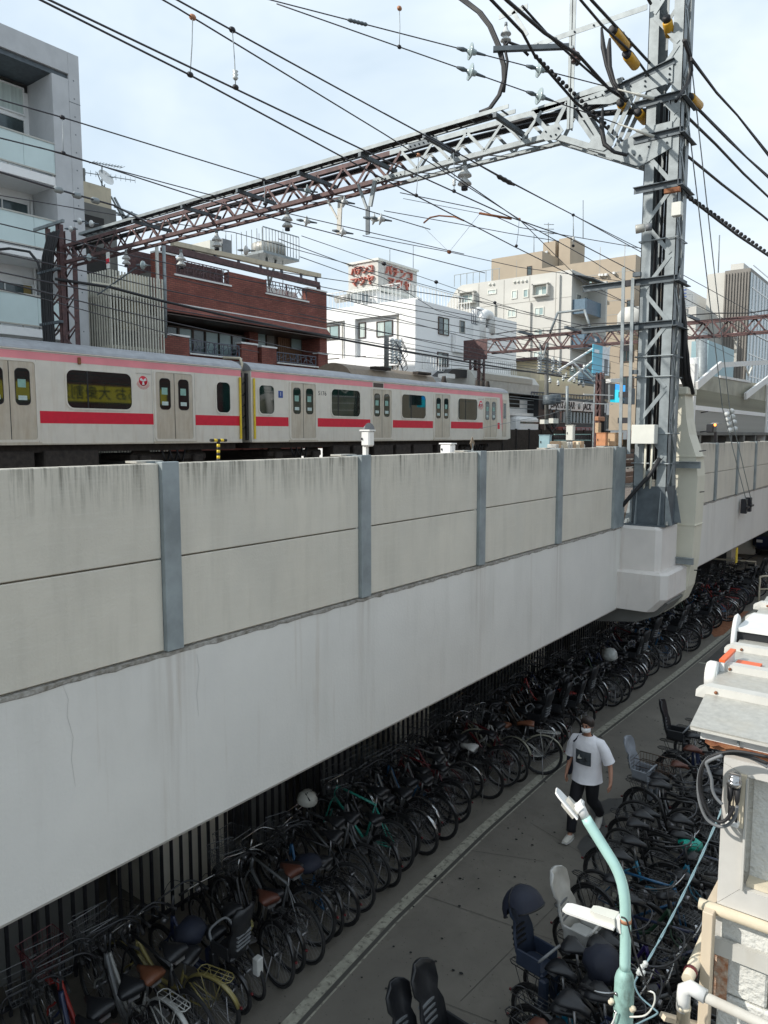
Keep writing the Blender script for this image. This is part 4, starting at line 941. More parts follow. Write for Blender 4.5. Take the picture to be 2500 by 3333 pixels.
band(car1, 'pink', 7.755, 7.965, [(-1.6, 18.14)]); band(car1, 'red', 6.02, 6.36, [(1.45, 4.40), (6.0, 9.12), (10.75, 14.45), (16.1, 18.14)])
for y in (10.7, 14.42, 16.1): part('panel_joint', MB().wbox(FT, y-.004, y+.004, 5.46, 7.74, .0006, .003), M['joint'], car1)
part('handrail', MB().wbox(FT, 18.03, 18.10, 5.55, 7.72, .02, .06), M['yellow'], car1)
part('side_lamp', MB().wbox(FT, 11.93, 12.03, 7.72, 7.92, .004, .05, .015), M['rust'], car1)
# emblem: red disc with a three-armed white mark and rings
def emblem(root, y, z, s):
    e = part('emblem', MB().lathe([(.155*s,0),(.155*s,.004)], (TX+.001, y, z), (1,0,0), 22), M['red'], root)
    mb = MB()
    for a in (90+60, 270, 30):
        a_ = R(a); c, s_ = math.cos(a_), math.sin(a_); pr_ = R(a+90)
        P = [(y+c*.12*s+math.cos(pr_)*.045*s, z+s_*.12*s+math.sin(pr_)*.045*s), (y+math.cos(pr_)*.02*s, z+math.sin(pr_)*.02*s), (y-math.cos(pr_)*.02*s, z-math.sin(pr_)*.02*s), (y+c*.12*s-math.cos(pr_)*.045*s, z+s_*.12*s-math.sin(pr_)*.045*s)]
        mb.prism(P, TX+.0052, TX+.0065, 'x')
    part('mark', mb, M['white'], e)
    mb = MB()
    for k, r_ in enumerate((.19, .22, .25)): mb.tube([(TX+.003, y+r_*s*math.cos(R(a)), z+r_*s*math.sin(R(a))) for a in range(185+k*8, 356-k*8, 10)], .005*s, 4)
    part('ring', mb, M['red'], e)
    o = text_mesh('lettering', 'TOKYU CORPORATION', .05*s, M['joint'], e, (TX+.004, y, z+.22*s), (0,1,0), (0,0,1), .001)
emblem(car1, fx(466,1240,TX).y, fx(466,1240,TX).z, 1.0)
car2 = thing('train_car', 'stainless commuter train end car with sloping cab front, number 5176', 'train car', (TX-1.4, 28, 4.45))
car(car2, 18.62, 38.1)
ds = ((20.62,22.02), (25.66,27.05), (30.58,31.96), (35.42,36.82))
for a, b_ in ds: door(car2, a, b_)
rwin(car2, 19.0, 19.75, 6.47, 7.50, .17); rwin(car2, 22.98, 24.82, 6.47, 7.55, .2, split=23.4); rwin(car2, 27.85, 29.8, 6.47, 7.55, .2, split=28.6); rwin(car2, 32.75, 34.68, 6.47, 7.55, .2, split=33.5)
band(car2, 'pink', 7.755, 7.965, [(18.64, 24.9+.8), (26.5, 37.45)]); band(car2, 'red', 6.02, 6.36, [(18.8, 20.5), (22.15, 25.53), (27.18, 30.45), (32.1, 35.3), (36.95, 37.2)])
part('destination_display', MB().wbox(FT, 25.75, 26.45, 7.765, 7.95, .002, .012), M['brownframe'], car2)
part('handrail', MB().wbox(FT, 18.70, 18.77, 5.55, 7.72, .02, .06), M['yellow'], car2)
emblem(car2, fx(1565,1315,TX).y, fx(1565,1315,TX).z, 1.15)
text_mesh('car_number', '5176', .24, M['black'], car2, (TX+.004, fx(1049,1281,TX).y, fx(1049,1281,TX).z), (0,1,0), (0,0,1), .001, 1.05)
nb = part('number_plate', MB().wbox(FT, 19.98, 20.22, 7.08, 7.34, .001, .004), M['sign_blue'], car2); text_mesh('numeral', '1', .22, M['white'], nb, (TX+.006, 20.10, 7.21), (0,1,0), (0,0,1), .001)
mb = MB(); mb.prism([(37.15,7.76),(37.45,7.76),(37.85,5.6),(37.55,5.6)], TX+.001, TX+.005, 'x'); part('slanted_stripe', mb, M['pink'], car2)
part('cab_door', MB().wbox(FT, 37.5, 37.95, 5.6, 7.66, .006, .02), M['stainless_door'], car2); part('cab_window', MB().wbox(FT, 37.58, 37.87, 6.6, 7.45, .02, .026), M['trainglass'], car2)
part('cab_front', MB().prism([(38.1,5.42),(38.5,5.5),(38.45,6.6),(38.2,8.02),(38.1,8.02)], TX-2.77, TX-.006, 'x'), M['stainless'], car2)
# roof equipment
mb = MB(); arc = [(TX-.3-2.2*i/10, 8.28+.52*math.sin(math.pi*i/10)**.6) for i in range(11)]; mb.prism(arc+[(TX-2.5,8.2),(TX-.3,8.2)], 24.6, 31.2, 'y'); ac = part('air_conditioner', mb, M['acunit'], car2)
for y0_ in (26.3, 29.6):
    for k in range(12): part('louvre', MB().box(TX-.62, TX-.30, y0_+k*.1, y0_+k*.1+.04, 8.60, 8.72), M['underfloor'], ac)
for y in (32.5, 35.9, 36.4, 37.0): part('ventilator', MB().lathe([(.13,0),(.15,.04),(.11,.3),(.09,.38)], (TX-.7, y, 8.3), n=10), M['underfloor'], car2)
gw = thing('gangway', 'brown concertina gangway with hooped hood between the two train cars', 'gangway', (TX-1.4, 18.38, 5.4))
part('bellows', MB().box(TX-2.2, TX-.5, 18.15, 18.62, 5.5, 8.1), M['acunit'], gw)
part('hood', MB().tube([(TX-.1,18.2,7.9),(TX-.1,18.3,8.2),(TX-.3,18.4,8.42),(TX-1.2,18.4,8.5)], .05, 6), M['beigecon'], gw); part('guard', MB().box(TX-.2,TX-.12,18.2,18.3,5.5,7.9), M['black'], gw); part('guard', MB().box(TX-.2,TX-.12,18.48,18.58,5.5,7.9), M['black'], gw)
for k in range(5): part('jumper', MB().tube([(TX-.3,18.2,6+.4*k),(TX-.15,18.38,5.9+.4*k),(TX-.3,18.57,6+.4*k)], .02, 5), M['cable'], gw)
# ================================================================ BUILDINGS
def win(root, face, u0, u1, z0, z1, fr='brownframe', kind='curtain', mull=1, sill=False, name='window', fw=.05, d=.07, pane='winglass', depth=0):
    mb = MB()
    mb.wbox(face, u0-fw, u0, z0-fw, z1+fw, .0, d); mb.wbox(face, u1, u1+fw, z0-fw, z1+fw, .0, d); mb.wbox(face, u0, u1, z1, z1+fw, .0, d); mb.wbox(face, u0, u1, z0-fw, z0, .0, d)
    for k in range(1, mull+1):
        u = u0+(u1-u0)*k/(mull+1); mb.wbox(face, u-fw*.4, u+fw*.4, z0, z1, .004, d*.8)
    o = part(name, mb, M[fr], root)
    n = mull+1
    for k in range(n):
        a = u0+(u1-u0)*k/n; b_ = u0+(u1-u0)*(k+1)/n
        m_ = pane if kind != 'curtain' or (k+int(u0*7)) % 3 == 2 else 'curtain'
        if kind == 'dark': m_ = 'winglass'
        part('pane', MB().wbox(face, a+.005, b_-.005, z0, z1, .003, .02+.006*(k%2)), M[m_], o)
    if sill: part('sill', MB().wbox(face, u0-.1, u1+.1, z0-.14, z0-.06, .0, .13), M['white'], o)
    return o
def uz(face, px, py):
    p = fx(px, py, face[1]) if face[0] == 'X' else fy(px, py, face[1]); return (p.y if face[0] == 'X' else p.x), p.z
def pwin(root, face, x0, y0, x1, y1, **k):
    xm, ym = (x0+x1)/2, (y0+y1)/2
    u0 = uz(face, x0, ym)[0]; u1 = uz(face, x1, ym)[0]; z1 = uz(face, xm, y0)[1]; z0 = uz(face, xm, y1)[1]
    return win(root, face, min(u0,u1), max(u0,u1), z0, z1, **k)
def pbox(mb, face, x0, y0, x1, y1, d0, d1, bev=0):
    xm, ym = (x0+x1)/2, (y0+y1)/2
    u0 = uz(face, x0, ym)[0]; u1 = uz(face, x1, ym)[0]; z1 = uz(face, xm, y0)[1]; z0 = uz(face, xm, y1)[1]
    return mb.wbox(face, min(u0,u1), max(u0,u1), min(z0,z1), max(z0,z1), d0, d1, bev)
# ---- the apartment block at the left edge
AX = -26.0; AF = ('X', AX); BF = ('X', AX-1.7)
ap = thing('apartment_block', 'grey concrete apartment block with frosted glass balconies at the left edge', 'building', (-28, 10, 0))
aye = 15.6
part('wall', MB().box(-40, AX-1.7, -6, aye-.1, 0, 18.1), M['aptwall'], ap)
part('concrete_frame', MB().box(-38, AX, aye-.12, aye+.30, 0, 19.3, .01), M['concrete'], ap)
part('concrete_frame', MB().box(-38, AX, -6, aye-.121, 18.55, 19.3, .01), M['concrete'], ap)
part('soffit', MB().box(AX-1.69, AX-.1, -6, aye-.125, 18.38, 18.548), M['galv_dark'], ap)
part('pier', MB().box(AX-1.72, AX-.01, aye-.75, aye-.121, 7, 18.37, .01), M['concrete'], ap)
for z in (17.6, 13.9, 11.2): part('frame_joint', MB().box(AX-1.6, AX+.004, aye-.124, aye+.303, z, z+.02), M['galv_dark'], ap)
bt = part('tie_hole', MB().box(AX, AX+.006, aye+.05, aye+.09, 9.5, 9.54), M['galv_dark'], ap); z = 10.3
while z < 18.6: share(bt, 'tie_hole', (0,0,z-9.5)); z += .62
gz = []
for k, (yt, yb, ys) in enumerate(((449,530,560),(701,785,815),(977,1065,1095))):
    zt_ = fx(100, yt+28, AX).z; zb2 = fx(100, yb+26, AX).z; zs_ = fx(100, ys+25, AX).z; gz.append((zt_, zb2, zs_))
# level floors from the measured heights
for k, (gt, gb) in enumerate(((15.95,14.95),(13.28,12.28),(10.55,9.55))):
    bl = part('balcony', MB().box(AX-1.69, AX-.05, -6, aye-.13, gb-.42, gb-.12, .01), M['aptwhite'], ap)
    y = aye-.35; ys2 = []
    yy_ = aye-.2 if k else aye-.45
    y = yy_
    while y > 2:
        a = max(2, y-1.42); part('glass_panel', MB().box(AX-.08, AX-.055, a+.006, y-.006, gb, gt), M['frost'], bl); y = a
    part('handrail', MB().box(AX-.10, AX-.03, 2, yy_+.03, gt, gt+.05), M['zinc'], bl); part('bottom_rail', MB().box(AX-.10, AX-.03, 2, yy_+.03, gb-.05, gb), M['zinc'], bl); part('end_post', MB().box(AX-.10, AX-.03, yy_, yy_+.04, gb-.1, gt), M['zinc'], bl)
    y = yy_-.4
    while y > 3: part('stub', MB().box(AX-.09, AX-.06, y, y+.05, gb-.12, gb-.05), M['zinc'], bl); y -= .8
pwin(ap, BF, -60, 268, 72, 350, fr='aptwhite', kind='x', mull=0, pane='curtain'); pwin(ap, BF, -60, 372, 76, 452, fr='aptwhite', kind='dark', mull=0)
pwin(ap, BF, -80, 648, 88, 716, fr='aptwhite', kind='dark', mull=1); pwin(ap, BF, -80, 918, 104, 985, fr='aptwhite', kind='dark', mull=1)
for px, py in ((115, 452), (130, 710), (143, 985)):
    wh = part('water_heater', pbox(MB(), BF, px-15, py-22, px+18, py+26, .0, .22, .015), M['white'], ap); part('vent', pbox(MB(), BF, px-3, py-14, px+12, py-9, .22, .225), M['black'], wh)
part('downpipe', MB().tube([(AX-1.6, aye-.85, 7), (AX-1.6, aye-.85, 14.4)], .05, 8), M['aptwhite'], ap)
part('curtain', pbox(MB(), BF, 76, 925, 100, 985, .012, .05), M['ochre'], ap)
# ---- older beige block behind it with antenna
bb = thing('concrete_block', 'older beige concrete block with a roof antenna behind the apartment block', 'building', (-30, 17, 0)); B2 = ('X', -28.0)
e = fx(362,640,-28).y; zt2 = fx(362,615,-28).z; zm2 = fx(378,690,-28).z
part('parapet', MB().box(-36, -28, 15, e, zm2, zt2), M['beigecon'], bb); part('wall', MB().box(-36, -27.8, 15, fx(378,700,-27.8).y, 0, zm2-.003), M['dimcon'], bb)
part('opening', pbox(MB(), ('X',-27.8), 256, 702, 338, 742, .002, .02), M['darkroom'], bb); part('opening', pbox(MB(), ('X',-27.8), 256, 800, 350, 900, .002, .02), M['darkroom'], bb)
part('stair_head', MB().box(-34, -30.2, 14, fx(277,560,-30.2).y, zt2-.5, fx(277,548,-30.2).z), M['dimcon'], bb); part('hatch_window', pbox(MB(), ('X',-30.2), 250, 562, 268, 585, .01, .04), M['winglass'], bb)
part('roof_rail', MB().tube([fx(362,640,-28), fx(400,710,-28.5)], .04, 5), M['galv'], bb)
an = thing('roof_antenna', 'television aerials and a white dish on the beige parapet', 'antenna', tuple(fx(340,640,-28.2)))
P = lambda x, y: fx(x, y, -28.2)
part('mast', MB().tube([P(332,620), P(332,540)], .03, 6), M['galv'], an)
for (a, b_) in (((300,528),(398,545)), ((278,562),(440,588))):
    A, B = P(*a), P(*b_); bo = part('boom', MB().tube([A, B], .018, 5), M['galv'], an)
    for k in range(11): c = A.lerp(B, k/10); part('element', MB().tube([c+Vector((0,0,-.10)), c+Vector((0,0,.12))] if b_[0] == 440 else [c+Vector((-.2,0,0)), c+Vector((.2,0,0))], .01, 4), M['galv'], bo)
part('dish', MB().lathe([(.02,0),(.2,.03),(.34,.10),(.35,.105),(.33,.09)], P(341,582), (.85,.1,.45), 20), M['white'], an)
for a, b_ in (((341,600),(338,628)), ((315,560),(332,600)), ((352,585),(375,575)), ((330,600),(345,612))): part('strut', MB().tube([P(*a), P(*b_)], .02, 5), M['galv'], an)
mb = MB()
# open steel grillage roof seen between the beam and the block
sg = thing('roof_frame', 'open grey steel roof framework behind the left end of the beam', 'frame', tuple(fx(400,700,-29)))
for a, b_ in (((372,672),(520,730)), ((372,690),(520,748)), ((380,668),(410,720)), ((430,690),(400,715)), ((460,705),(470,735)), ((372,642),(412,716))): part('member', MB().beam(fx(*a,-29), fx(*b_,-29), .07, .07), M['galv'], sg)
# ---- slatted stair tower
SX = -25.2; sy0 = fx(358,880,SX).y; sy1 = fx(535,915,SX).y
st = thing('slatted_tower', 'stair tower screened by tall vertical metal slats beside the brick building', 'building', (-26, sy0, 0))
ztp = fx(358,876,SX).z
part('core', MB().box(-29, SX-.9, sy0+.9, sy1-.02, 0, ztp-2.0), M['dimcon'], st)
part('tube_core', MB().box(-28.5, -26.2, sy0+1.4, sy1, ztp-2.0, ztp+.2), M['beigecon'], st)
for z in (11.05, 9.05): part('landing', MB().box(-28.9, SX-.1, sy0+.1, sy1, z-.10, z+.02), M['slatm'], st)
part('landing_panel', MB().box(SX-.34, SX-.30, sy0+1.3, sy1-.1, 9.1, 10.4), M['corr_dark'], st); part('back_sheet', MB().box(SX-.6, SX-.5, sy0+.1, sy1-.1, 7.2, 8.6), M['darkroom'], st)  # landing front, and a plain near-black sheet behind the lower slats
s0 = part('slat', MB().box(SX-.05, SX, -.022, .022, 5, ztp), M['slatm'], st); y = sy0; s0.location = (0, y, 0)
while y < sy1-.1: y += .128; share(s0, 'slat', (0, y, 0))
s1 = part('slat', MB().box(-.022, .022, sy0-.05, sy0, 5, ztp), M['slatm'], st); x = SX-.1; s1.location = (x, 0, 0)
while x > -28.1: x -= .17; share(s1, 'slat', (x, 0, 0))
# ---- brick building
KX = -26.0; KF = ('X', KX); by0 = 18.95; by1 = 29.27
bk = thing('brick_building', 'dark red brick building with wrought iron balconies behind the train', 'building', (-28, 24, 0))
zc0 = 11.1; zr = 12.97
def yk(px, py=1000): return fx(px, py, KX).y
o1, o2 = yk(576), yk(748); o3, o4 = yk(867), yk(1000)
# upper brick band with two iron-grilled openings
part('wall', MB().box(KX-.35, KX, by0, by1, zc0, 12.25), M['brick'], bk)
for a, b_, zt_ in ((by0, o1, 13.02), (o2, o3, 12.9), (o4, by1, 12.93)): part('wall', MB().box(KX-.35, KX, a, b_, 12.252, zt_), M['brick'], bk)
for a, b_, z in ((by0,o1,13.02), (o4,by1,12.93), (o1-.1,o2+.1,12.25), (o3-.05,o4+.1,12.25)): part('coping', MB().box(KX-.36, KX+.06, a, b_, z+.003, z+.07), M['white'], bk)
part('backing', MB().box(-34, KX-.36, by0, by1, 11.2, 12.3), M['dimcon'], bk)
part('parapet_wall', MB().box(-27.5, -27.3, o3, o4, 12.2, 12.8), M['white'], bk)
# awning band
mb = MB(); mb.prism([(KX-.36,11.02),(KX+.02,11.09),(KX+.28,10.80),(KX+.28,10.70),(KX-.36,10.72)], by0, by1, 'y'); part('awning', mb, M['brick'], bk)
part('awning_edge', MB().box(KX-.01, KX+.03, by0, by1, 11.095, 11.14), M['white'], bk)
part('soffit', MB().box(KX-2.2, KX+.24, by0, by1, 10.60, 10.638), M['brownframe'], bk)
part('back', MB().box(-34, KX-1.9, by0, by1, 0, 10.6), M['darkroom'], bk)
# lower floor: recessed glazing, piers, brick parapets, iron balconies
RF = ('X', KX-1.3)
def ry(px): return fx(px, 1080, KX-1.3).y
part('recess_wall', MB().box(KX-1.5, KX-1.3, ry(905), ry(1040), 8.0, 10.59), M['wood'], bk)
wp = part('wood_board', MB().box(KX-1.3, KX-1.28, 0, .12, 8.0, 10.55), M['wood'], bk); y = ry(905); wp.location = (0, y, 0)
while y < ry(1012): y += .15; share(wp, 'wood_board', (0, y, 0))
for a, b_, top in ((543,575,1045),(582,622,1040),(628,663,1050),(668,708,1055),(712,750,1060),(754,795,1065)):
    win(bk, RF, ry(a), ry(b_), 8.6, 10.35, fr='brownframe', kind='x', mull=0, pane='winglass_l' if a in (582,668,712) else 'winglass', fw=.06)
pwin(bk, RF, 833, 1070, 863, 1128, fr='brownframe', kind='x', mull=0, pane='winglass_l'); pwin(bk, RF, 866, 1075, 893, 1128, fr='brownframe', kind='x', mull=0, pane='corr_dark')
pwin(bk, ('X', KX-1.27), 946, 1103, 1012, 1138, fr='brownframe', kind='x', mull=1, pane='winglass_l')
for a, b_ in ((798,826), (by1,0)):
    if b_ > 1: part('wall', MB().box(KX-1.4, KX-1.0, ry(a), ry(b_), 7, 10.59), M['brick'], bk)
part('wall', MB().box(KX-1.9, KX, yk(1040), by1, 7, 10.6), M['brick'], bk)
for a, b_, z in ((by0+.05, yk(611), 9.78), (yk(782), yk(834), 9.82), (yk(848), yk(896), 9.78), (yk(1033), by1+.02, 9.80)):
    part('wall', MB().box(KX-.3, KX+.04, a, b_, 5, z), M['brick'], bk); part('coping', MB().box(KX-.32, KX+.07, a-.03, b_+.03, z+.003, z+.08), M['white'], bk)
part('wall', MB().box(KX-.34, KX-.1, by0, by1, 5, 9.1), M['brick'], bk)
def ironwork(a, b_, z0, z1, m, X=KX):
    g = part('iron_railing', MB().box(X-.04, X-.01, a, b_, z1-.04, z1), M[m], bk); mb = MB(); mb.box(X-.04, X-.01, a, b_, z0, z0+.04)
    rr_ = random.Random(int(a*10)); n = int((b_-a)/.2); H = z1-z0
    for i in range(n+1):
        y = a+(b_-a)*i/n; p = [Vector((X-.025, y+rr_.uniform(-.05,.05), z0+H*t)) for t in (0,.3,.62,1)]
        for k, q in enumerate(p): q.y += rr_.uniform(-.09,.09) if 0 < k < 3 else 0
        for k in range(3): mb.beam(p[k], p[k+1], .025, .025)
        if i < n: 
            j = 1 if i % 2 else 2; mb.beam(p[j], Vector((X-.025, a+(b_-a)*(i+1)/n, z0+H*rr_.uniform(.2,.8))), .022, .022)
    for y in (a, (a+b_)/2, b_): mb.box(X-.05, X, y-.02, y+.02, z0, z1)
    part('scrollwork', mb, M[m], g)
ironwork(yk(613), yk(776), 9.2, 9.72, 'ironwork'); ironwork(yk(900), yk(1027), 9.2, 9.66, 'ironwork')
ironwork(o1+.03, o2-.03, 12.34, 12.97, 'ironwork_red'); ironwork(o3+.03, o4-.03, 12.34, 12.93, 'ironwork_red')
for a, b_ in ((613,783),(898,1034)): part('coping', MB().box(KX-.3, KX+.05, yk(a), yk(b_), 9.10, 9.16), M['white'], bk)
part('dark_back', MB().box(-27.2, -27.1, o1-1.5, o2+.6, 12.2, 13.2), M['redsteel'], bk); part('pale_back', MB().box(-27.2, -27.1, o3+.6, o4+.4, 12.2, 12.9), M['white'], bk)
# rusty steel beam and pale beam over the roof
rb = thing('roof_beam', 'rusty purple steel girder on posts over the brick parapet', 'girder', (KX, 24, 13.4))
A, B = fx(530,806,KX-.2), fx(1037,928,KX-.2)
part('girder', MB().beam(A, B, .2, .26), M['redsteel'], rb); part('post', MB().beam(B, B-Vector((0,0,.5)), .15, .15), M['redsteel'], rb); part('post', MB().beam(A, A-Vector((0,0,.6)), .15, .15), M['redsteel'], rb)
pbm = thing('roof_beam', 'long pale flat girder above the purple one on the brick building', 'girder', (KX-.3, 24, 13.9)); A, B = fx(560,792,KX-.9), fx(1040,898,KX-.9)
part('girder', MB().beam(A, B, .25, .20), M['beigecon'], pbm)
for t in (.12,.25,.4,.55,.7,.85,.97): p = A.lerp(B, t); part('stub', MB().box(p.x-.05,p.x+.05,p.y-.05,p.y+.05,p.z-.4,p.z), M['ironwork'], pbm)
for x_, l in ((490,'silver'),(513,'grey')): tag(part('roof_pipe', MB().tube([fx(x_+20,800,-25.6), fx(x_+24,940,-25.6), fx(x_+26,1100,-25.6)], .07, 8), M['zinc' if l=='silver' else 'galv']), l+' vertical pipe between the slatted tower and the brick wall', 'pipe')
# roof equipment on the brick building
eq = thing('cooling_unit', 'two tall grey cooling units on the brick roof', 'cooling unit', tuple(fx(720,820,-30))); e1 = ('X', -29)
part('casing', pbox(MB(), e1, 684, 786, 722, 822, -1.5, 0), M['boxgrey'], eq); part('casing', pbox(MB(), e1, 723, 780, 751, 826, -1.2, .05), M['greyplastic'], eq)
wt = thing('water_tank', 'stainless water tank in a railed cage on the brick roof', 'water tank', tuple(fx(895,840,-30))); W3 = -30
A = fx(868,835,W3); B = fx(922,835,W3); tz = fx(895,795,W3).z; bz = fx(895,832,W3).z
part('tank', MB().lathe([(.95,0),(.95,tz-bz),(.8,tz-bz+.08)], (W3-.5,(A.y+B.y)/2,bz), n=20), M['zinc'], wt)
pl = [fx(836,838,W3).y, fx(953,845,W3).y]; part('platform', MB().box(W3-2, W3+.5, pl[0], pl[1], bz-.15, bz-.02), M['galv'], wt)
for y in [pl[0]+(pl[1]-pl[0])*i/12 for i in range(13)]: part('baluster', MB().box(W3+.46, W3+.49, y, y+.03, bz, bz+1.15), M['galv'], wt)
for x in [W3-2+.4*i for i in range(7)]: part('baluster', MB().box(x, x+.03, pl[0], pl[0]+.03, bz, bz+1.15), M['galv'], wt)
part('top_rail', MB().box(W3+.45, W3+.5, pl[0], pl[1], bz+1.15, bz+1.2), M['galv'], wt)
for y in (pl[0]+1, pl[1]-1): part('stilt', MB().tube([(W3-.5,(pl[0]+pl[1])/2,bz-1.6),(W3-.3,y,bz-.1)], .07, 5), M['galv'], wt)
for px, y0_, y1_, l in ((843,760,835,'roof aerial left of the water tank'), (921,745,930,'tall roof aerial right of the water tank'), (735,752,778,'short aerial above the cooling units')): tag(part('aerial', MB().tube([fx(px,y1_,-30), fx(px,y0_,-30)], .025, 4), M['galv']), l, 'aerial')
# ---- white block with the red lettered sign box
WY = 37.5; WF = ('Y', WY); WXx = -26; WG = ('X', WXx)
wb = thing('white_building', 'white rendered block with curtained windows, a roof terrace and a stair tower', 'building', (-30, 42, 0))
zt_ = fx(1361,975,WXx).z; yr = fx(1590,1000,WXx).y
part('wall', MB().box(-48, WXx, WY, yr, 0, zt_), M['whitebld'], wb)
part('band', MB().wbox(WF, -48, WXx+.0, 13.0, zt_+.001, .0, .28), M['whitebld'], wb); part('band', MB().wbox(WF, -48, WXx-.001, 9.95, 10.6, .0, .28), M['whitebld'], wb)
part('pilaster', pbox(MB(), WF, 1288, 1040, 1360, 1240, .0, .28), M['whitebld'], wb) if False else None
part('pilaster', MB().wbox(WF, uz(WF,1325,1100)[0]-.4, WXx-.002, 5, 12.99, .0, .27), M['whitebld'], wb)
part('pilaster', MB().wbox(WF, uz(WF,1133,1100)[0], uz(WF,1165,1100)[0], 5, 12.99, .0, .30), M['whitebld'], wb)
for w_ in ((1048,1063,1103,1104),(1171,1052,1189,1098),(1229,1047,1277,1093),(1319,1040,1337,1086),(1048,1170,1103,1215),(1171,1162,1189,1210),(1229,1158,1277,1208),(1319,1152,1337,1200)):
    pwin(wb, WF, *w_, mull=0 if w_[2]-w_[0] < 30 else 1, pane='winglass_l')
pwin(wb, WG, 1427,1036,1458,1088, mull=1); pwin(wb, WG, 1497,1046,1510,1082, mull=0, kind='dark', fr='joint'); pwin(wb, WG, 1424,1150,1456,1190, mull=1)
for px in (1118, 1297, 1303): part('drainpipe', MB().tube([(uz(WF,px,1100)[0], WY-.1, 5), (uz(WF,px,1100)[0], WY-.1, 12.9)], .05, 6), M['joint'], wb)
part('panel_sign', pbox(MB(), WG, 1470, 1090, 1535, 1150, .05, .3), M['aptwall'], wb)
# terrace railing
def railing(root, pts, h, sp, m='white', r_=.03, name='baluster'):
    for i in range(len(pts)-1):
        a, b_ = Vector(pts[i]), Vector(pts[i+1]); n = max(1, int((b_-a).length/sp))
        part('top_rail', MB().beam(a+Vector((0,0,h)), b_+Vector((0,0,h)), .06, .05), M[m], root); part('bottom_rail', MB().beam(a+Vector((0,0,.1)), b_+Vector((0,0,.1)), .04, .04), M[m], root)
        b0 = part(name, MB().box(-r_/2, r_/2, -r_/2, r_/2, .1, h), M[m], root); b0.location = a
        for k in range(1, n+1): share(b0, name, a.lerp(b_, k/n))
railing(wb, [(-42, WY+.1, zt_), (-27.4, WY+.1, zt_)], 1.15, .3); railing(wb, [(-26.9, WY+.4, zt_), (-26.9, 45, zt_)], 1.15, .35)
part('terrace_block', MB().box(-27.3, WXx, WY, WY+.4, zt_, zt_+.12), M['whitebld'], wb)
P1 = uz(('X',-30.5),1357,900); sx_ = -30.5; s0_ = fx(1231,847,sx_); sR = fx(1357,885,sx_).y
sb_y = s0_.y; zlo = fx(1231,934,sx_).z; zhi = fx(1231,847,sx_).z; xl = fy(1134,860,sb_y).x
part('tower', MB().box(xl+.25, sx_-.3, sb_y+.3, sR-.3, zt_, zlo), M['whitebld'], wb); part('louvre_window', pbox(MB(), ('X',sx_-.3), 1240, 940, 1268, 955, .01, .05), M['winglass'], wb)
sg2 = thing('sign_box', 'white rooftop sign box with peeling red katakana letters on two sides', 'sign', (sx_, sb_y, zlo))
part('box', MB().box(xl, sx_, sb_y, sR, zlo, zhi), M['dirty_white'], sg2); part('rim', MB().box(xl-.1, sx_+.1, sb_y-.1, sR+.1, zhi, zhi+.14), M['boxgrey'], sg2); part('rim', MB().box(xl-.1, sx_+.1, sb_y-.1, sR+.1, zlo-.14, zlo), M['boxgrey'], sg2)
hh = zhi-zlo; wx_ = sx_-xl; wy_ = sR-sb_y
text_mesh('lettering', 'パチンコ', hh*.36, M['sign_red'], sg2, ((xl+sx_)/2, sb_y-.10, zlo+hh*.70), (1,0,0), (0,0,1), .09, .80, wide=.86, bold=.0)
text_mesh('lettering', 'マツヤ', hh*.42, M['sign_red'], sg2, ((xl+sx_)/2, sb_y-.10, zlo+hh*.28), (1,0,0), (0,0,1), .09, .9, wide=1.0, bold=.0)
text_mesh('lettering', 'パチンコ', hh*.42, M['sign_red'], sg2, (sx_+.10, (sb_y+sR)/2, zlo+hh*.70), (0,1,0), (0,0,1), .09, 1.25, wide=1.0, bold=.0)
text_mesh('lettering', 'マツヤ', hh*.42, M['sign_red'], sg2, (sx_+.10, (sb_y+sR)/2, zlo+hh*.28), (0,1,0), (0,0,1), .09, 1.55, wide=1.0, bold=.0)
for px, a, b_, l in ((1269,852,812,'small cross-shaped aerial on the red lettered sign box'), (1345,880,800,'thin aerial on the right of the red lettered sign box')): tag(part('aerial', MB().tube([fx(px,a,-31), fx(px,b_,-31)], .03, 4), M['galv']), l, 'aerial')
eqq = thing('roof_ventilator', 'grey air handling box with a duct on the white roof terrace', 'ventilation unit', (-34, 39, zt_)); part('casing', pbox(MB(), ('Y',38.5), 1138, 955, 1173, 978, -1, 0), M['galv'], eqq); part('duct_pipe', MB().tube([fy(1095,975,38.5), fy(1140,968,38.5)], .25, 8), M['zinc'], eqq)
# back wing of the white block with swan-neck ducts
wy2 = fx(1620,1060,WXx).y
wc = thing('white_annex', 'white annex with curled white exhaust ducts beside the white block', 'building', (WXx, wy2, 0))
part('wall', MB().box(-34, WXx-.5, yr+.05, fx(1640,1060,WXx-.5).y+2, 0, fx(1600,1020,WXx).z), M['whitebld'], wc)
for k, (a, b_) in enumerate(((1540,1575),(1562,1598))):
    X_ = WXx+.4*k; pts = [fx(a+3,1115-25*k+(60 if k else -40),X_), fx(a+3,1035+8*k,X_), fx(a+8,1020+8*k,X_), fx((a+b_)/2,1015+8*k,X_), fx(b_-6,1020+8*k,X_), fx(b_-2,1032+8*k,X_), fx(b_-2,1060+25*k,X_)]
    part('exhaust_duct', MB().tube(pts, .34, 10), M['white'], wc)
railing(wc, [(WXx+.3, fx(1522,1060,WXx).y, fx(1530,1060,WXx).z), (WXx+.3, fx(1580,1066,WXx).y, fx(1530,1060,WXx).z)], 1.1, .25, 'ironwork')
part('ledge', MB().box(WXx-.4, WXx+.5, fx(1520,1060,WXx).y, fx(1590,1062,WXx).y, fx(1530,1062,WXx).z-1.2, fx(1530,1062,WXx).z), M['whitebld'], wc)
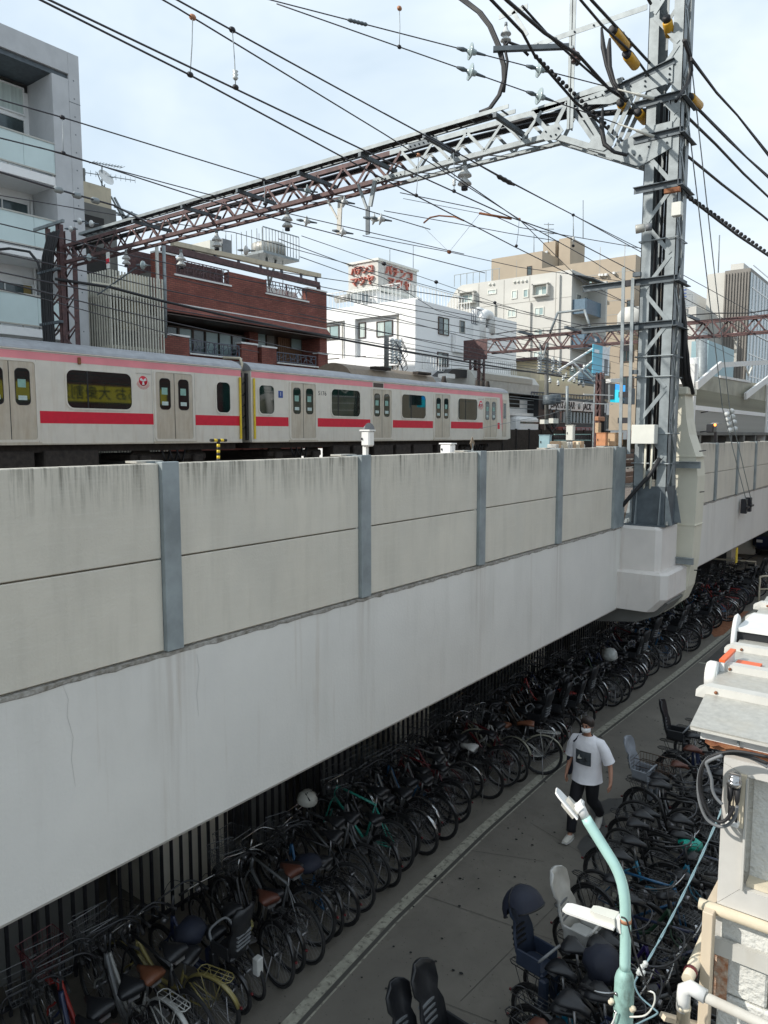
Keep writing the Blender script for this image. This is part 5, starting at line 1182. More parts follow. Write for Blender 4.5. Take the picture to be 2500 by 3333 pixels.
# low white building in front with awning and scaffold-like rails
lw = thing('low_white_building', 'low white building with a bulging canopy and balconies right behind the end car', 'building', (-25, 46, 0)); LX = -24.6; LF = ('X', LX)
la, lb = fx(1400,1240,LX).y, fx(1727,1240,LX).y
part('wall', MB().box(-32, LX, la, lb, 0, fx(1560,1290,LX).z), M['whitebld'], lw)
mb = MB(); zc = fx(1700,1225,LX).z; mb.prism([(LX-2,zc-1.3),(LX+.6,zc-1.3),(LX+.7,zc-.6),(LX+.3,zc-.1),(LX-.3,zc+.05),(LX-2,zc+.05)], la+4, lb, 'y'); part('canopy', mb, M['dirty_white'], lw)
for t in range(8): y = la+4.8+t*(lb-la-6)/8; part('roof_light', MB().box(LX+.3, LX+.74, y, y+.9, zc-.62, zc-.25), M['zinc'], lw)
zf = fx(1690,1345,LX).z
part('balcony', MB().box(LX, LX+.5, fx(1620,1340,LX).y, lb, zf-.2, zf+.0), M['white'], lw); part('dark_bay', MB().box(LX+.01, LX+.03, fx(1590,1340,LX).y, fx(1690,1330,LX).y, zf+.4, zf+1.9), M['darkroom'], lw)
for z in (zf+.3, zf+.6, zf+.9): part('rail', MB().tube([(LX+.5, fx(1600,1340,LX).y, z), (LX+.5, lb, z)], .03, 5), M['galv'], lw)
part('drum', MB().box(LX, LX+.9, fx(1650,1360,LX).y, lb, zf-2.6, zf-.25, .2), M['aptwall'], lw)
for z in (zf-.75,): part('dark_band', MB().box(LX+.9, LX+.91, fx(1655,1360,LX).y, lb-.1, z, z+.14), M['winglass'], lw)
pwin(lw, ('X', LX+.02), 1668, 1378, 1712, 1408, mull=2, kind='dark', fr='joint')
ra = thing('balcony_railing', 'white railing with a stair in front of the white annex', 'railing', (-25.5, 42, 9)); zz = fx(1450,1215,-25).z; railing(ra, [(-25, fx(1375,1210,-25).y, zz), (-25, fx(1470,1215,-25).y, zz)], 1.0, .28); railing(ra, [(-25, fx(1560,1200,-25).y, zz+.3), (-25, fx(1680,1215,-25).y, zz+.3)], 1.0, .28)
cn = thing('canopy', 'small black angular canopy on the low white roof', 'canopy', tuple(fx(1475,1220,-24.5))); A = fx(1450,1222,-24.5); part('roof', MB().prism([(A.y,A.z),(A.y+.8,A.z+.45),(A.y+2.6,A.z+.5),(A.y+3.2,A.z)], A.x-1, A.x, 'x'), M['blackplastic'], cn)
for i, px in enumerate((1440,1572)): c2 = thing('condenser', ('left','right')[i]+' small air conditioner box on the low white roof', 'air conditioner', tuple(fx(px,1225,-24.6))); part('casing', pbox(MB(), ('X',-24.6), px-14, 1218, px+14, 1232, 0, .6), M['white'], c2)
# ---- grey building
GY = 63; GF = ('Y', GY); gc = fy(1862,905,GY); gl = fy(1475,940,GY); GX = gc.x; GG = ('X', GX)
gb = thing('grey_building', 'tall pale grey block with small windows and blue balcony fronts on its right side', 'building', (GX, GY, 0))
zg = fy(1700,900,GY).z; gye = fx(1918,960,GX).y
mb = MB(); mb.prism([(gl.x-1.2,0),(gl.x-1.2,zg-2.4),(gl.x+.4,zg-.3),(gl.x+1,zg),(GX,zg),(GX,0)], GY, gye, 'y'); part('wall', mb, M['greybld'], gb)
for w_ in ((1508,961,1543,983,1),(1590,945,1614,955,0),(1668,948,1681,970,0),(1706,944,1718,966,0),(1745,934,1783,958,1),(1655,1010,1678,1030,1),(1743,1003,1768,1025,1),(1741,1074,1765,1092,1),(1655,1082,1677,1094,1),(1739,1145,1765,1166,1)): pwin(gb, GF, *w_[:4], mull=w_[4], fr='boxgrey', pane='winglass_l', fw=.08)
for c_ in ((1500,950,1550,990),(1738,924,1790,966)):
    mb = MB(); x0_, y0_, x1_, y1_ = c_; mb2 = MB()
    pbox(mb, GF, x0_, y0_, x1_, y0_+4, .0, .5); pbox(mb, GF, x0_, y1_-4, x1_, y1_, .0, .5); pbox(mb, GF, x1_-4, y0_+4, x1_, y1_-4, .0, .5); pbox(mb, GF, x0_, y0_+4, x0_+4, y1_-4, .0, .5); part('window_surround', mb, M['greybld'], gb)
for px, y0_, y1_ in ((1492,945,1000),(1612,990,1060),(1727,985,1090),(1822,895,1110),(1727,1090,1200),(1822,1110,1200)): part('drainpipe', MB().box(*[uz(GF,px,y0_)[0]+d for d in (-.09,.09)], GY-.2, GY, uz(GF,px,y1_)[1], uz(GF,px,y0_)[1]), M['greybld'], gb)
for px in (1558,1640,1723,1808): part('panel_joint', MB().box(*[uz(GF,px,1000)[0]+d for d in (-.03,.03)], GY-.012, GY-.003, 0, zg-.1), M['joint'], gb)
for k, py in enumerate((985, 1075)): part('panel_joint', MB().wbox(GF, gl.x-1, GX, uz(GF,1700,py)[1], uz(GF,1700,py)[1]+.05, .002, .013), M['joint'], gb)
for k in range(7):
    z = zg-2.5-k*3.0; bl = part('balcony', MB().box(GX, GX+1.2, GY+.3, gye-.3, z-1.3, z-1.15), M['greybld'], gb)
    part('balcony_front', MB().box(GX+1.2, GX+1.26, GY+.3, gye-.3, z-1.3, z-.05), M['bluepanel'], bl); part('balcony_front', MB().box(GX+.02, GX+1.19, GY+.24, GY+.3, z-1.3, z-.05), M['bluepanel'], bl)
    for t in (.2, .62): win(gb, GG, GY+.3+(gye-GY)*t, GY+.3+(gye-GY)*(t+.22), z-1.1, z+.55, kind='dark', mull=1, fr='boxgrey')
part('rear_fin', MB().box(GX, GX+1.7, gye-.3, gye+.05, 0, zg-.6), M['greybld'], gb); part('awning', MB().prism([(GX,zg-.4),(GX+1.7,zg-.9),(GX+1.7,zg-.8),(GX,zg-.25)], GY+.2, gye+.1, 'y'), M['galv_dark'], gb)
for px in (1595,1607,1675,1687,1700,1713): part('vent_cap', MB().lathe([(.13,0),(.1,.15)], Vector((uz(GF,px,925)[0],GY,uz(GF,px,925-(px-1600)*.1)[1])), (0,-1,-.3), 8), M['boxgrey'], gb)
rg = part('roof_railing', MB().wbox(GF, gl.x, gl.x+5, zg+1.05, zg+1.1, -.2, -.15), M['galv'], gb)
for i in range(8): part('railing_post', MB().wbox(GF, gl.x+.7*i, gl.x+.7*i+.05, zg, zg+1.05, -.2, -.15), M['galv'], rg)
# ---- tan building
TY_ = 75; TF = ('Y', TY_)
mat('tan', (.40,.335,.255), .8, var=.05, scale=.4); layer(M['tan'], .35, (1,1,1), .5, .7, (.36,.30,.23), .6)
tb = thing('tan_building', 'large tan tiled block with a stepped roof behind the grey building', 'building', (-28, TY_, 0))
a = fy(1600,848,TY_); b_ = fy(1765,826,TY_); c = fy(2070,830,TY_); 
part('wall', MB().box(a.x, b_.x, TY_, TY_+12, 0, a.z+.15), M['tan'], tb)
zt3 = fy(1830,868,TY_+.0).z
part('wall', MB().box(b_.x+.001, c.x, TY_+.001, TY_+16, 0, c.z+.05), M['tan'], tb)
part('wall', MB().box(c.x, c.x+.35, TY_+.3, TY_+18, 0, c.z-1.0), M['tan'], tb) if False else None
for x0_, x1_, yt in ((1768,1808,790),(1820,1892,778)):
    A = fy(x0_, yt, TY_+4); B = fy(x1_-(0 if x0_ < 1800 else 35), yt, TY_+4); part('roof_house', MB().box(A.x, B.x, TY_+4, TY_+8, c.z, A.z), M['tan'], tb)
for y_ in (895, 935, 985, 1030, 1075, 1130): part('panel_joint', MB().wbox(TF, b_.x+.1, c.x-.1, uz(TF,1950,y_)[1], uz(TF,1950,y_)[1]+.07, .003, .012), M['joint'], tb)
for px in (1950, 2030, 1680): part('panel_joint', MB().box(*[uz(TF,px,950)[0]+d for d in (-.03,.03)], TY_-.014, TY_-.004, 0, a.z-.4), M['joint'], tb)
for w_ in ((1717,868,1730,894,0),(1893,910,1927,932,0),(1917,990,1924,1018,0),(2042,978,2062,1006,1)): pwin(tb, TF, *w_[:4], mull=w_[4], kind='x', pane='winglass_l' if w_[0]==1893 else 'winglass')
for p_ in ((1955,896),(1963,896),(1975,895),(1971,978),(1968,1062),(2001,890)): part('vent', pbox(MB(), TF, p_[0]-3, p_[1]-3, p_[0]+4, p_[1]+4, .01, .4), M['white'], tb)
part('roof_dish', MB().lathe([(.05,0),(.35,.1),(.38,.12)], fy(1778,827,TY_+3.9), (-.5,-1,.4), 14), M['white'], tb)
for px, y0_, y1_, l in ((1785,790,725,'branched aerial on the tan tower'), (1738,826,765,'thin aerial left of the tan tower'), (1866,778,700,'short aerial on the tan roof house'), (1898,776,652,'very tall thin lightning rod on the tan roof')):
    o = tag(part('aerial', MB().tube([fy(px,y0_,TY_+4), fy(px,y1_,TY_+4)], .05, 4), M['galv']), l, 'aerial')
    if 'branched' in l:
        for dy in (730, 745, 760): part('arm', MB().tube([fy(px-14,dy,TY_+4), fy(px+18,dy+1,TY_+4)], .04, 4), M['galv'], o)
# right tan part with FUSE sign behind the mast
fb = thing('sign_building', 'narrow brown building with blue and red letters right of the mast', 'building', (-18, 75, 0)); FX_ = ('Y', 74.5)
A = fy(2140,900,74.5); B = fy(2212,950,74.5); part('wall', MB().box(A.x, B.x, 74.5, 85, 0, A.z-1), M['tan'], fb); part('side_strip', MB().box(B.x-.4, B.x+.02, 74.45, 85, 0, A.z-1.05), M['aptwall'], fb)
text_mesh('lettering', 'FUSE', 1.05, M['sign_blue'], fb, fy(2196,960,74.3), (1,0,0), (0,0,1), .05); text_mesh('lettering', '治', 1.3, M['red'], fb, fy(2198,985,74.3), (1,0,0), (0,0,1), .05)
# ---- white tank building near mast, pale buildings right of mast
wtk = thing('white_rooftop_unit', 'cluster of white tanks and boxes on a roof left of the mast', 'rooftop unit', tuple(fy(2035,1060,50)))
part('box', pbox(MB(), ('Y',50), 2010, 1037, 2052, 1080, -2, 0, .1), M['dirty_white'], wtk); part('tank', MB().lathe([(1.0,0),(1.0,1.2),(.7,1.6)], fy(2058,1082,50.5), n=12), M['dirty_white'], wtk); part('box', pbox(MB(), ('Y',50), 2010, 1050, 2040, 1056, 0, .1), M['boxgrey'], wtk)
lb2 = thing('terrace_building', 'low brownish terrace building under the white tanks', 'building', (-12, 52, 0)); part('wall', pbox(MB(), ('Y',51), 1985, 1140, 2130, 1400, -8, 0), M['tan'], lb2)
for k, y_ in enumerate((1158, 1245)): pwin(lb2, ('Y',51), 2020, y_-18, 2060, y_+18, kind='dark', mull=1)
for args in ((2212,1000,2258,1300,75,'greybld','pale block with a rail-topped roof behind the mast cables'), (2245,1110,2300,1300,58,'bluecab','blue-grey corrugated block with a tall flue'), (2290,1040,2350,1300,95,'aptwall','plain pale blue-grey wall left of the dark ribbed tower')):
    x0_, y0_, x1_, y1_, Y_, m_, l = args; t = thing('far_building', l, 'building', tuple(fy(x0_,1400,Y_))); part('wall', pbox(MB(), ('Y',Y_), x0_, y0_, x1_, 1420, -8, 0), M[m_], t)
    if 'rail-topped' in l:
        A = fy(2212,1000,Y_); B = fy(2252,1003,Y_); railing(t, [(A.x,Y_,A.z),(B.x,Y_,A.z)], 1.1, .4, 'galv')
    if 'flue' in l: part('flue', MB().tube([fy(2284,1400,57), fy(2284,1080,57)], .38, 10), M['galv'], t)
# ribbed tower
DY = 80; dk = thing('ribbed_tower', 'tall dark vertically ribbed tower with a glass side at the right edge', 'building', tuple(fy(2400,1400,DY)))
A = fy(2303,893,DY); B = fy(2362,888,DY); part('wall', MB().box(A.x, B.x, DY, DY+14, 0, A.z), M['greybld'], dk)
A = fy(2360,882,DY-.5); B = fy(2444,882,DY-.5); part('ribbed_wall', MB().box(A.x, B.x, DY-.5, DY+14, 0, A.z), M['corr_dark'], dk)
rb0 = part('rib', MB().box(-.05, .05, DY-.62, DY-.5, 0, A.z-.3), M['corr_dark'], dk); x = A.x+.1; rb0.location = (x,0,0)
while x < B.x-.2: x += .26; share(rb0, 'rib', (x,0,0))
zg2 = fx(2450,890,B.x).z
part('glass_side', MB().box(B.x, B.x+.05, DY-.45, DY+40, 0, A.z-.4), M['glassbld'], dk)
for i in range(22): part('mullion', MB().box(B.x+.05, B.x+.12, DY+.5+i*1.5, DY+.62+i*1.5, 0, A.z-.4), M['aptwall'], dk)
for i in range(10): part('transom', MB().box(B.x+.051, B.x+.09, DY, DY+38, 3+i*2.1, 3.1+i*2.1), M['aptwall'], dk)
part('stair_head', pbox(MB(), ('Y',DY+2), 2378, 858, 2420, 892, -3, 0), M['greybld'], dk)
tag(part('aerial', MB().tube([fy(2338,888,DY+1), fy(2342,765,DY+1)], .06, 4), M['galv']), 'thin aerial left of the ribbed tower', 'aerial')
part('signal_lamp', pbox(MB(), ('Y',60), 2385, 1078, 2405, 1108, -.2, 0), M['red'], None) if False else None
# ---- bar building with the dart sign
NX = -23.7; NF = ('X', NX); db = thing('bar_building', 'dark fronted bar with a long window band under a dart bar sign', 'building', (NX, 55, 0))
ya, yb_ = fx(1752,1400,NX).y, fx(1972,1400,NX).y; zt4 = fx(1860,1296,NX).z
part('wall', MB().box(-30, NX, ya, yb_, 0, zt4), M['blackplastic'], db)
mb_ = fx(1790,1350,NX); y = fx(1795,1350,NX).y; wz1 = fx(1870,1342,NX).z; wz0 = fx(1870,1376,NX).z
n = 14; ye = fx(1945,1350,NX).y
for i in range(n): win(db, NF, y+(ye-y)*i/n+.05, y+(ye-y)*(i+1)/n-.02, wz0, wz1, fr='galv', kind='dark', mull=0, fw=.04)
part('red_band', MB().wbox(NF, y, ye, wz0-1.0, wz0-.35, .0, .06), M['f_red'], db)
for i in range(10): part('red_panel', MB().wbox(NF, y+(ye-y)*i/10+.05, y+(ye-y)*(i+1)/10-.1, wz0-.95, wz0-.4, .06, .09), M['pink'] if False else M['f_maroon'], db)
ds_ = thing('sign_board', 'long grey sign board reading DARTS & BAR JACK', 'sign', tuple(fx(1860,1320,NX+.2)))
A = fx(1784,1317,NX+.3); B = fx(1972,1330,NX+.3); zt5 = fx(1870,1306,NX+.3).z; zb5 = fx(1870,1337,NX+.3).z
part('board', MB().box(NX+.1, NX+.3, A.y, B.y, zb5, zt5), M['signplate'], ds_)
text_mesh('lettering', 'DARTS & BAR', (zt5-zb5)*1.0, M['text_dark'], ds_, (NX+.31, fx(1832,1321,NX+.3).y, (zt5+zb5)/2), (0,1,0), (0,0,1), .01, 1, .2, wide=.98, bold=.02)
text_mesh('lettering', 'JACK', (zt5-zb5)*1.0, M['text_dark'], ds_, (NX+.31, fx(1911,1325,NX+.3).y, (zt5+zb5)/2), (0,1,0), (0,0,1), .01, 1, .2, wide=.98, bold=.02)
e_ = part('dart_emblem', MB().lathe([(.25,0),(.25,.01)], (NX+.3, fx(1885,1323,NX+.3).y, (zt5+zb5)/2), (1,0,0), 14), M['galv'], ds_); part('dart_emblem', MB().box(NX+.3, NX+.32, fx(1950,1325,NX+.3).y-.4, fx(1950,1325,NX+.3).y+.5, zb5+.1, zt5-.1, .1), M['text_dark'], ds_)
# cream buildings above the bar
ch = thing('cream_house', 'cream walled houses with terraces above the bar sign', 'building', (-27, 62, 0))
A = fx(1740,1205,-26); part('wall', pbox(MB(), ('X',-26), 1745, 1185, 1880, 1330, -5, 0), M['cream'], ch); part('eaves', pbox(MB(), ('X',-26), 1735, 1176, 1885, 1184, -5, .6), M['ironwork_red'], ch)
part('wall', pbox(MB(), ('X',-24), 1780, 1250, 1960, 1298, -2, 0), M['cream'], ch); pwin(ch, ('X',-26), 1853, 1198, 1875, 1222, kind='x', mull=1, fr='boxgrey', pane='winglass_l')
part('dark_opening', pbox(MB(), ('X',-24), 1935, 1268, 1955, 1300, 0, .05), M['darkroom'], ch)
for i in range(26): part('rail_post', MB().tube([fx(1730+9.2*i,1276+.6*i,-23.9), fx(1730+9.2*i,1292+.4*i,-23.9)], .03, 4), M['ironwork'], ch)
part('rail', MB().tube([fx(1730,1276,-23.9), fx(1960,1291,-23.9)], .04, 4), M['ironwork'], ch)
gr = thing('graffiti_wall', 'stained beige side wall with tags between the low white building and the bar', 'building', (-25, 50, 0)); part('wall', pbox(MB(), ('X',-24.9), 1726, 1200, 1755, 1410, -5, 0), M['beigecon'], gr)
# small pale houses right of the bar
ph = thing('pale_house', 'small pale house with grey shutters between the bar and the rack', 'building', (-20, 60, 0)); PF = ('X',-24.35)
part('wall', pbox(MB(), PF, 1972, 1318, 2110, 1430, -4, 0), M['whitebld'], ph); pwin(ph, PF, 1972, 1352, 1980, 1395, kind='dark', mull=0, fr='joint'); pwin(ph, PF, 2003, 1360, 2013, 1385, kind='dark', mull=0); pwin(ph, PF, 2024, 1360, 2034, 1385, kind='dark', mull=0); part('pink_sign', pbox(MB(), PF, 1992, 1326, 2012, 1334, 0, .2), M['pink'], ph)
oh = thing('orange_house', 'orange brick-coloured facade just left of the mast', 'building', (-18, 60, 0)); part('wall', pbox(MB(), ('Y',58), 2042, 1318, 2070, 1430, -3, 0), mat('orange_wall', (.62,.20,.10), .8), oh)
# billboards
bbd = thing('billboard', 'tall light blue billboard with a white right strip on a steel frame', 'billboard', tuple(fx(1950,1200,-16))); BX = ('X', -15.5)
A = fx(1931,1120,-15.5); B = fx(1985,1140,-15.5); zt6 = fx(1931,1119,-15.5).z; zb6 = fx(1931,1216,-15.5).z
ym_ = A.y+(B.y-A.y)*.56; part('panel', MB().box(-15.54, -15.5, A.y, ym_, zb6, zt6), M['sign_cyan'], bbd); part('panel', MB().box(-15.54, -15.5, ym_+.01, B.y, zb6, zt6), M['sign_white'], bbd)
part('figure', MB().wbox(BX, ym_+.3, ym_+.8, zb6+.1, zb6+.9, .0, .02, .1), M['greyplastic'], bbd); part('figure', MB().wbox(BX, ym_+1.0, B.y-.15, zb6+.6, zt6-.6, .0, .02, .1), M['aptwall'], bbd); part('strip', MB().wbox(BX, A.y+.2, ym_-.5, zb6+1.1, zb6+1.3, .0, .01), M['sign_white'], bbd); part('strip', MB().wbox(BX, A.y+.2, ym_-.9, zb6+1.7, zb6+1.85, .0, .01), M['sign_white'], bbd)
part('legs', MB().beam((-15.8,(A.y+B.y)/2,zb6),(-15.8,(A.y+B.y)/2,4.2),.12,.12), M['galv'], bbd)
for a_, b2 in (((1820,1205),(1930,1135)), ((1865,1180),(1935,1245)), ((1900,1190),(1930,1225)), ((1850,1240),(1985,1130))): part('stay', MB().beam(fx(*a_,-15.9), fx(*b2,-15.9), .09, .09), M['white'], bbd)
scn = thing('video_screen', 'bright blue lit screen beside the dark panel left of the mast', 'screen', tuple(fx(2020,1280,-14)))
part('panel', pbox(MB(), ('X',-14), 1983, 1248, 2003, 1300, -.3, .0), M['blackplastic'], scn); part('screen', pbox(MB(), ('X',-14), 2002, 1252, 2034, 1281, -.3, .02), M['screen'], scn); part('screen', pbox(MB(), ('X',-14), 2001, 1270, 2024, 1309, -.3, .025), M['screen2'], scn); part('panel', pbox(MB(), ('X',-14), 2036, 1262, 2070, 1315, -.3, -.05), M['galv_dark'], scn)
scm = thing('security_camera', 'white camera boxes on a pole above the screen', 'camera', tuple(fx(1995,1240,-14))); part('housing', MB().beam(fx(1980,1240,-14), fx(2010,1238,-14), .25, .2), M['white'], scm); part('pole', MB().beam(fx(1983,1245,-14), fx(1983,1310,-14), .08, .08), M['galv'], scm)
# ---- poles of the neighbourhood
def pole(px, y0_, y1_, X, r_, m, label, box=None):
    t = thing('utility_pole', label, 'pole', tuple(fx(px,y1_,X))); part('shaft', MB().tube([fx(px,y1_,X), fx(px,y0_,X)], r_, 8), M[m], t); return t
u1 = pole(1258,1092,1215,-24.2,.13,'dimcon','concrete utility pole with tangled insulators in front of the white block')
for i in range(8):
    z = fx(1258,1110+10*i,-24.2); part('cross_arm', MB().beam(z+Vector((0,-.2,0)), z+Vector((0,1.3-.1*(i%3),0)), .05, .05), M['galv'], u1)
    for k in range(3): part('insulator', MB().lathe([(.05,0),(.11,.08),(.05,.1),(.11,.2),(.05,.24)], z+Vector((0,.4+.35*k,.0)), (0,.5,.4), 7), M['insul'], u1)
mb = MB()
for i in range(9):
    a = fx(1290+5*(i%4),1115+11*i,-24.1); mb.tube([a, a+Vector((0,.3,-.3)), a+Vector((0,.6,-.1)), a+Vector((0,.5,.3))], .025, 4)
part('jumper', mb, M['cable'], u1)
u2 = pole(1779,1115,1400,-20,.14,'dimcon','concrete utility pole with transformers in front of the bar')
for a_, b2 in (((1770,1288),(1787,1318)), ((1788,1286),(1803,1315))): A = fx(*a_,-19.8); B = fx(*b2,-19.8); part('transformer', MB().lathe([(.36,0),(.4,.05),(.4,A.z-B.z),(.3,A.z-B.z+.05)], (-19.6,(A.y+B.y)/2,B.z), n=14), M['galv_dark'], u2)
for i in range(6):
    z = fx(1779,1170+9*i,-20); part('cross_arm', MB().beam(z+Vector((0,-1.2,0)), z+Vector((0,2.2,0)), .07, .07), M['galv'], u2)
    for k in range(4): part('insulator', MB().lathe([(.05,0),(.12,.1),(.05,.12),(.12,.22)], z+Vector((0,-.9+.9*k,.03)), n=7), M['insul'], u2)
mb = MB()
for i in range(8): a = fx(1765+4*i,1360+4*(i%5),-19.7); mb.tube([a, a+Vector((.1,.5,-.6)), a+Vector((.1,1.0,-.2)), a+Vector((0,1.1,.6))], .04, 4)
part('cable_tangle', mb, M['cable'], u2); part('box', pbox(MB(), ('X',-19.6), 1786, 1362, 1803, 1378, 0, .3), M['boxgrey'], u2); part('box', pbox(MB(), ('X',-19.6), 1757, 1366, 1770, 1380, 0, .3), M['boxgrey'], u2)
u3 = pole(1846,1256,1385,-15,.075,'galv','slim galvanised pole with a ladder in front of the bar sign')
for i in range(8): part('rung', MB().beam(fx(1846,1335+6*i,-14.9), fx(1857,1335+6*i,-14.9), .03, .03), M['galv'], u3)
part('ladder_rail', MB().beam(fx(1857,1330,-14.9), fx(1857,1380,-14.9), .04, .04), M['galv'], u3)
u4 = thing('lattice_post', 'dark rusty lattice post with cables right of the bar sign', 'mast', tuple(fx(1955,1400,-13))); A = fx(1950,1405,-13); zt7 = fx(1958,1212,-13).z
mast(u4, -13.25, -12.95, A.y, A.y+.35, 4.2, zt7, M['redsteel'], .09, .45, .05); 
for k, dy in enumerate((-.04,.1,.22)): part('cable', MB().tube([(-12.9, A.y+dy, zt7-.3), (-12.85, A.y+dy-.1, zt7-1.6), (-12.88, A.y+dy, 5)], .035, 5), M['cable'], u4)
for z in (1283, 1312): part('white_arm', MB().beam(fx(1900,z,-12.8), fx(1995,z+4,-12.8), .04, .04), M['white'], u4)
part('amber_guard', pbox(MB(), ('X',-12.85), 1942, 1356, 1963, 1371, -.1, .1, .03), M['copper'], u4); part('foot_sleeve', pbox(MB(), ('X',-12.85), 1944, 1376, 1953, 1408, -.1, .05), M['tancab'], u4)
# ---- track side things
rw_ = random.Random(12)
for k, (a, b_, X_, l) in enumerate((((1260,1105),(1779,1180),-22,'upper service line between the two concrete poles'), ((1262,1118),(1779,1196),-22,'second service line between the two concrete poles'), ((1262,1135),(1779,1212),-21.5,'third service line between the two concrete poles'), ((1779,1172),(1956,1225),-17,'upper service line from the transformer pole to the lattice post'), ((1779,1200),(1956,1262),-17,'lower service line from the transformer pole to the lattice post'), ((1560,1395),(1958,1290),-19,'pale line crossing in front of the cab roof'), ((1660,1278),(1958,1284),-18,'level pale line between end car and lattice post'), ((1660,1290),(1958,1296),-18,'lower level pale line between end car and lattice post'))):
    A = fx(*a, X_); B = fx(*b_, X_); wire([A, A.lerp(B,.5)-Vector((0,0,.25)), B], .016, l, 'wire' if k < 5 else 'galv')
for k in range(9):
    p = fx(1790+14*k+rw_.uniform(-4,4), 1188+rw_.uniform(0,60), -18); post_insul(p, (0,rw_.uniform(-.6,.6),-1), 'small white insulator between transformer pole and blue billboard, %s from the left' % ('1st','2nd','3rd','4th','5th','6th','7th','8th','9th')[k], 'insul', .8, 'insulators tangled beside the transformer pole')
fnc = thing('trackside_fence', 'dark brown corrugated trackside fence beyond the train', 'fence', (-23.6, 50, 4.2))
y = 38.0
while y < 62: part('fence_panel', MB().box(-23.65, -23.6, y+.05, y+1.9, 4.2, 6.05), M['underfloor'], fnc); part('fence_post', MB().box(-23.68, -23.55, y-.05, y+.05, 4.2, 6.1), M['black'], fnc); y += 1.95
gg = thing('green_cage', 'black and green barred cage behind the track', 'cage', tuple(fx(1860,1430,-18))); 
for i in range(22): part('bar', MB().beam(fx(1806+5.4*i,1414,-18), fx(1806+5.4*i,1433,-18), .05, .05), M['blacksteel'], gg)
for y_ in (1414, 1433): part('rail', MB().beam(fx(1804,y_,-18), fx(1922,y_,-18), .06, .06), M['mint_dirty'], gg)
def cab(name, x0, y0, x1, y1, X, m, label, d=.6, post=None, cat='cabinet', doorl=True):
    F_ = ('Y', fx((x0+x1)/2, y1, X).y); X = F_[1]; d = min(d,.4)*.5; t = thing(name, label, cat, tuple(fy((x0+x1)/2, y1, X))); part('casing', pbox(MB(), F_, x0, y0, x1, y1, -d, 0, .02), M[m], t)
    a, zt_ = uz(F_, x0, y0); b2, zb_ = uz(F_, x1, y1); part('lid', MB().wbox(F_, a-.012, b2+.012, uz(F_,(x0+x1)/2,y0)[1], uz(F_,(x0+x1)/2,y0)[1]+.02, -d-.01, .012), M[m], t)
    if doorl: part('latch', pbox(MB(), F_, x0+(x1-x0)*.15, (y0+y1)/2-3, x0+(x1-x0)*.22, (y0+y1)/2+4, .001, .02), M['black'], t)
    if post: part('post', MB().beam(fy(post[0],y1,X+d/2), fy(post[0],post[1],X+d/2), .06, .06), M['white'], t)
    return t
cab('relay_cabinet', 1174,1403,1202,1453,-6.5,'white','white trackside box on a post with a small siren on top', .25, (1190,1485))
t = thing('siren', 'small horn siren on top of the white trackside box', 'siren', tuple(fx(1196,1398,-6.5))); part('horn', MB().lathe([(.02,-.1),(.05,-.04),(.09,.05),(.085,.05)], fx(1196,1398,-6.6), (.8,-.2,.1), 14), M['greyplastic'], t)
cab('relay_cabinet', 1432,1446,1468,1478,-6.6,'aptwall','pale low cabinet peeping over the parapet below the end car', .3)
cab('relay_cabinet', 1754,1417,1789,1460,-12,'bluecab','pale blue cabinet with a lid at the end of the parapet view', .5)
cab('relay_cabinet', 1842,1385,1865,1434,-11,'boxgrey','tall narrow grey cabinet standing among the tracks', .5)
cab('relay_cabinet', 1940,1410,1972,1452,-11,'orangecab','large orange-brown cabinet, leftmost of the brown group', .8); cab('relay_cabinet', 1978,1410,2002,1452,-10.8,'tancab','tan cabinet, second in the brown group', .7); cab('relay_cabinet', 2004,1410,2022,1450,-10.6,'tancab','tan cabinet beside the rack, third in the brown group', .7)
t = thing('switch_gear', 'heap of small white and tan fittings on the parapet top', 'fittings', tuple(fx(1850,1450,-9)))
rr_ = random.Random(4)
for i in range(12): px = 1812+8*i; h_ = rr_.choice((10,14,22,24)); part('fitting', pbox(MB(), ('X',-9), px, 1460-h_, px+rr_.choice((5,8,10)), 1462, -.3, 0, .02), M[rr_.choice(('dirty_white','tancab','dirty_cream','dirty_white'))], t)
t = thing('striped_bollard', 'small black and yellow striped T-shaped marker behind the parapet', 'marker', tuple(fx(710,1500,-6)))
A = fx(711,1436,-6); B = fx(711,1502,-6); n = 7
for i in range(n): part('band', MB().tube([A.lerp(B, i/n), A.lerp(B, (i+1)/n)], .017, 8), M['yellow' if i % 2 else 'black'], t)
A = fx(685,1433,-6); B = fx(737,1433,-6)
for i in range(5): part('band', MB().tube([A.lerp(B, i/5), A.lerp(B, (i+1)/5)], .015, 8), M['black' if i % 2 == 0 else 'yellow'], t)
t = thing('diamond_marker', 'small dark diamond plate on a stalk over the parapet', 'marker', tuple(fx(1538,1450,-6))); c = fx(1538,1443,-6); mb = MB(); mb.prism([(c.y-.07,c.z),(c.y,c.z+.1),(c.y+.07,c.z),(c.y,c.z-.1)], -6.01, -6, 'x'); part('plate', mb, M['acunit'], t); part('stalk', MB().beam(c, c-Vector((0,0,.4)), .02, .02), M['galv'], t)
t = thing('signal', 'railway signal with a lit amber lamp in front of the corrugated shed', 'signal', tuple(fx(2330,1400,-7))); 
part('head', pbox(MB(), ('X',-7), 2322,1380,2333,1408,-.25,0,.03), M['blackplastic'], t); part('lamp', MB().lathe([(.05,0),(.05,.02)], fx(2327,1383,-6.95), (1,-.6,0), 12), M['amber'], t); part('post', MB().beam(fx(2329,1405,-7.1), fx(2330,1440,-7.1), .08, .08), M['blacksteel'], t); part('hood', pbox(MB(), ('X',-7), 2324,1376,2336,1380,-.1,.15), M['galv'], t)
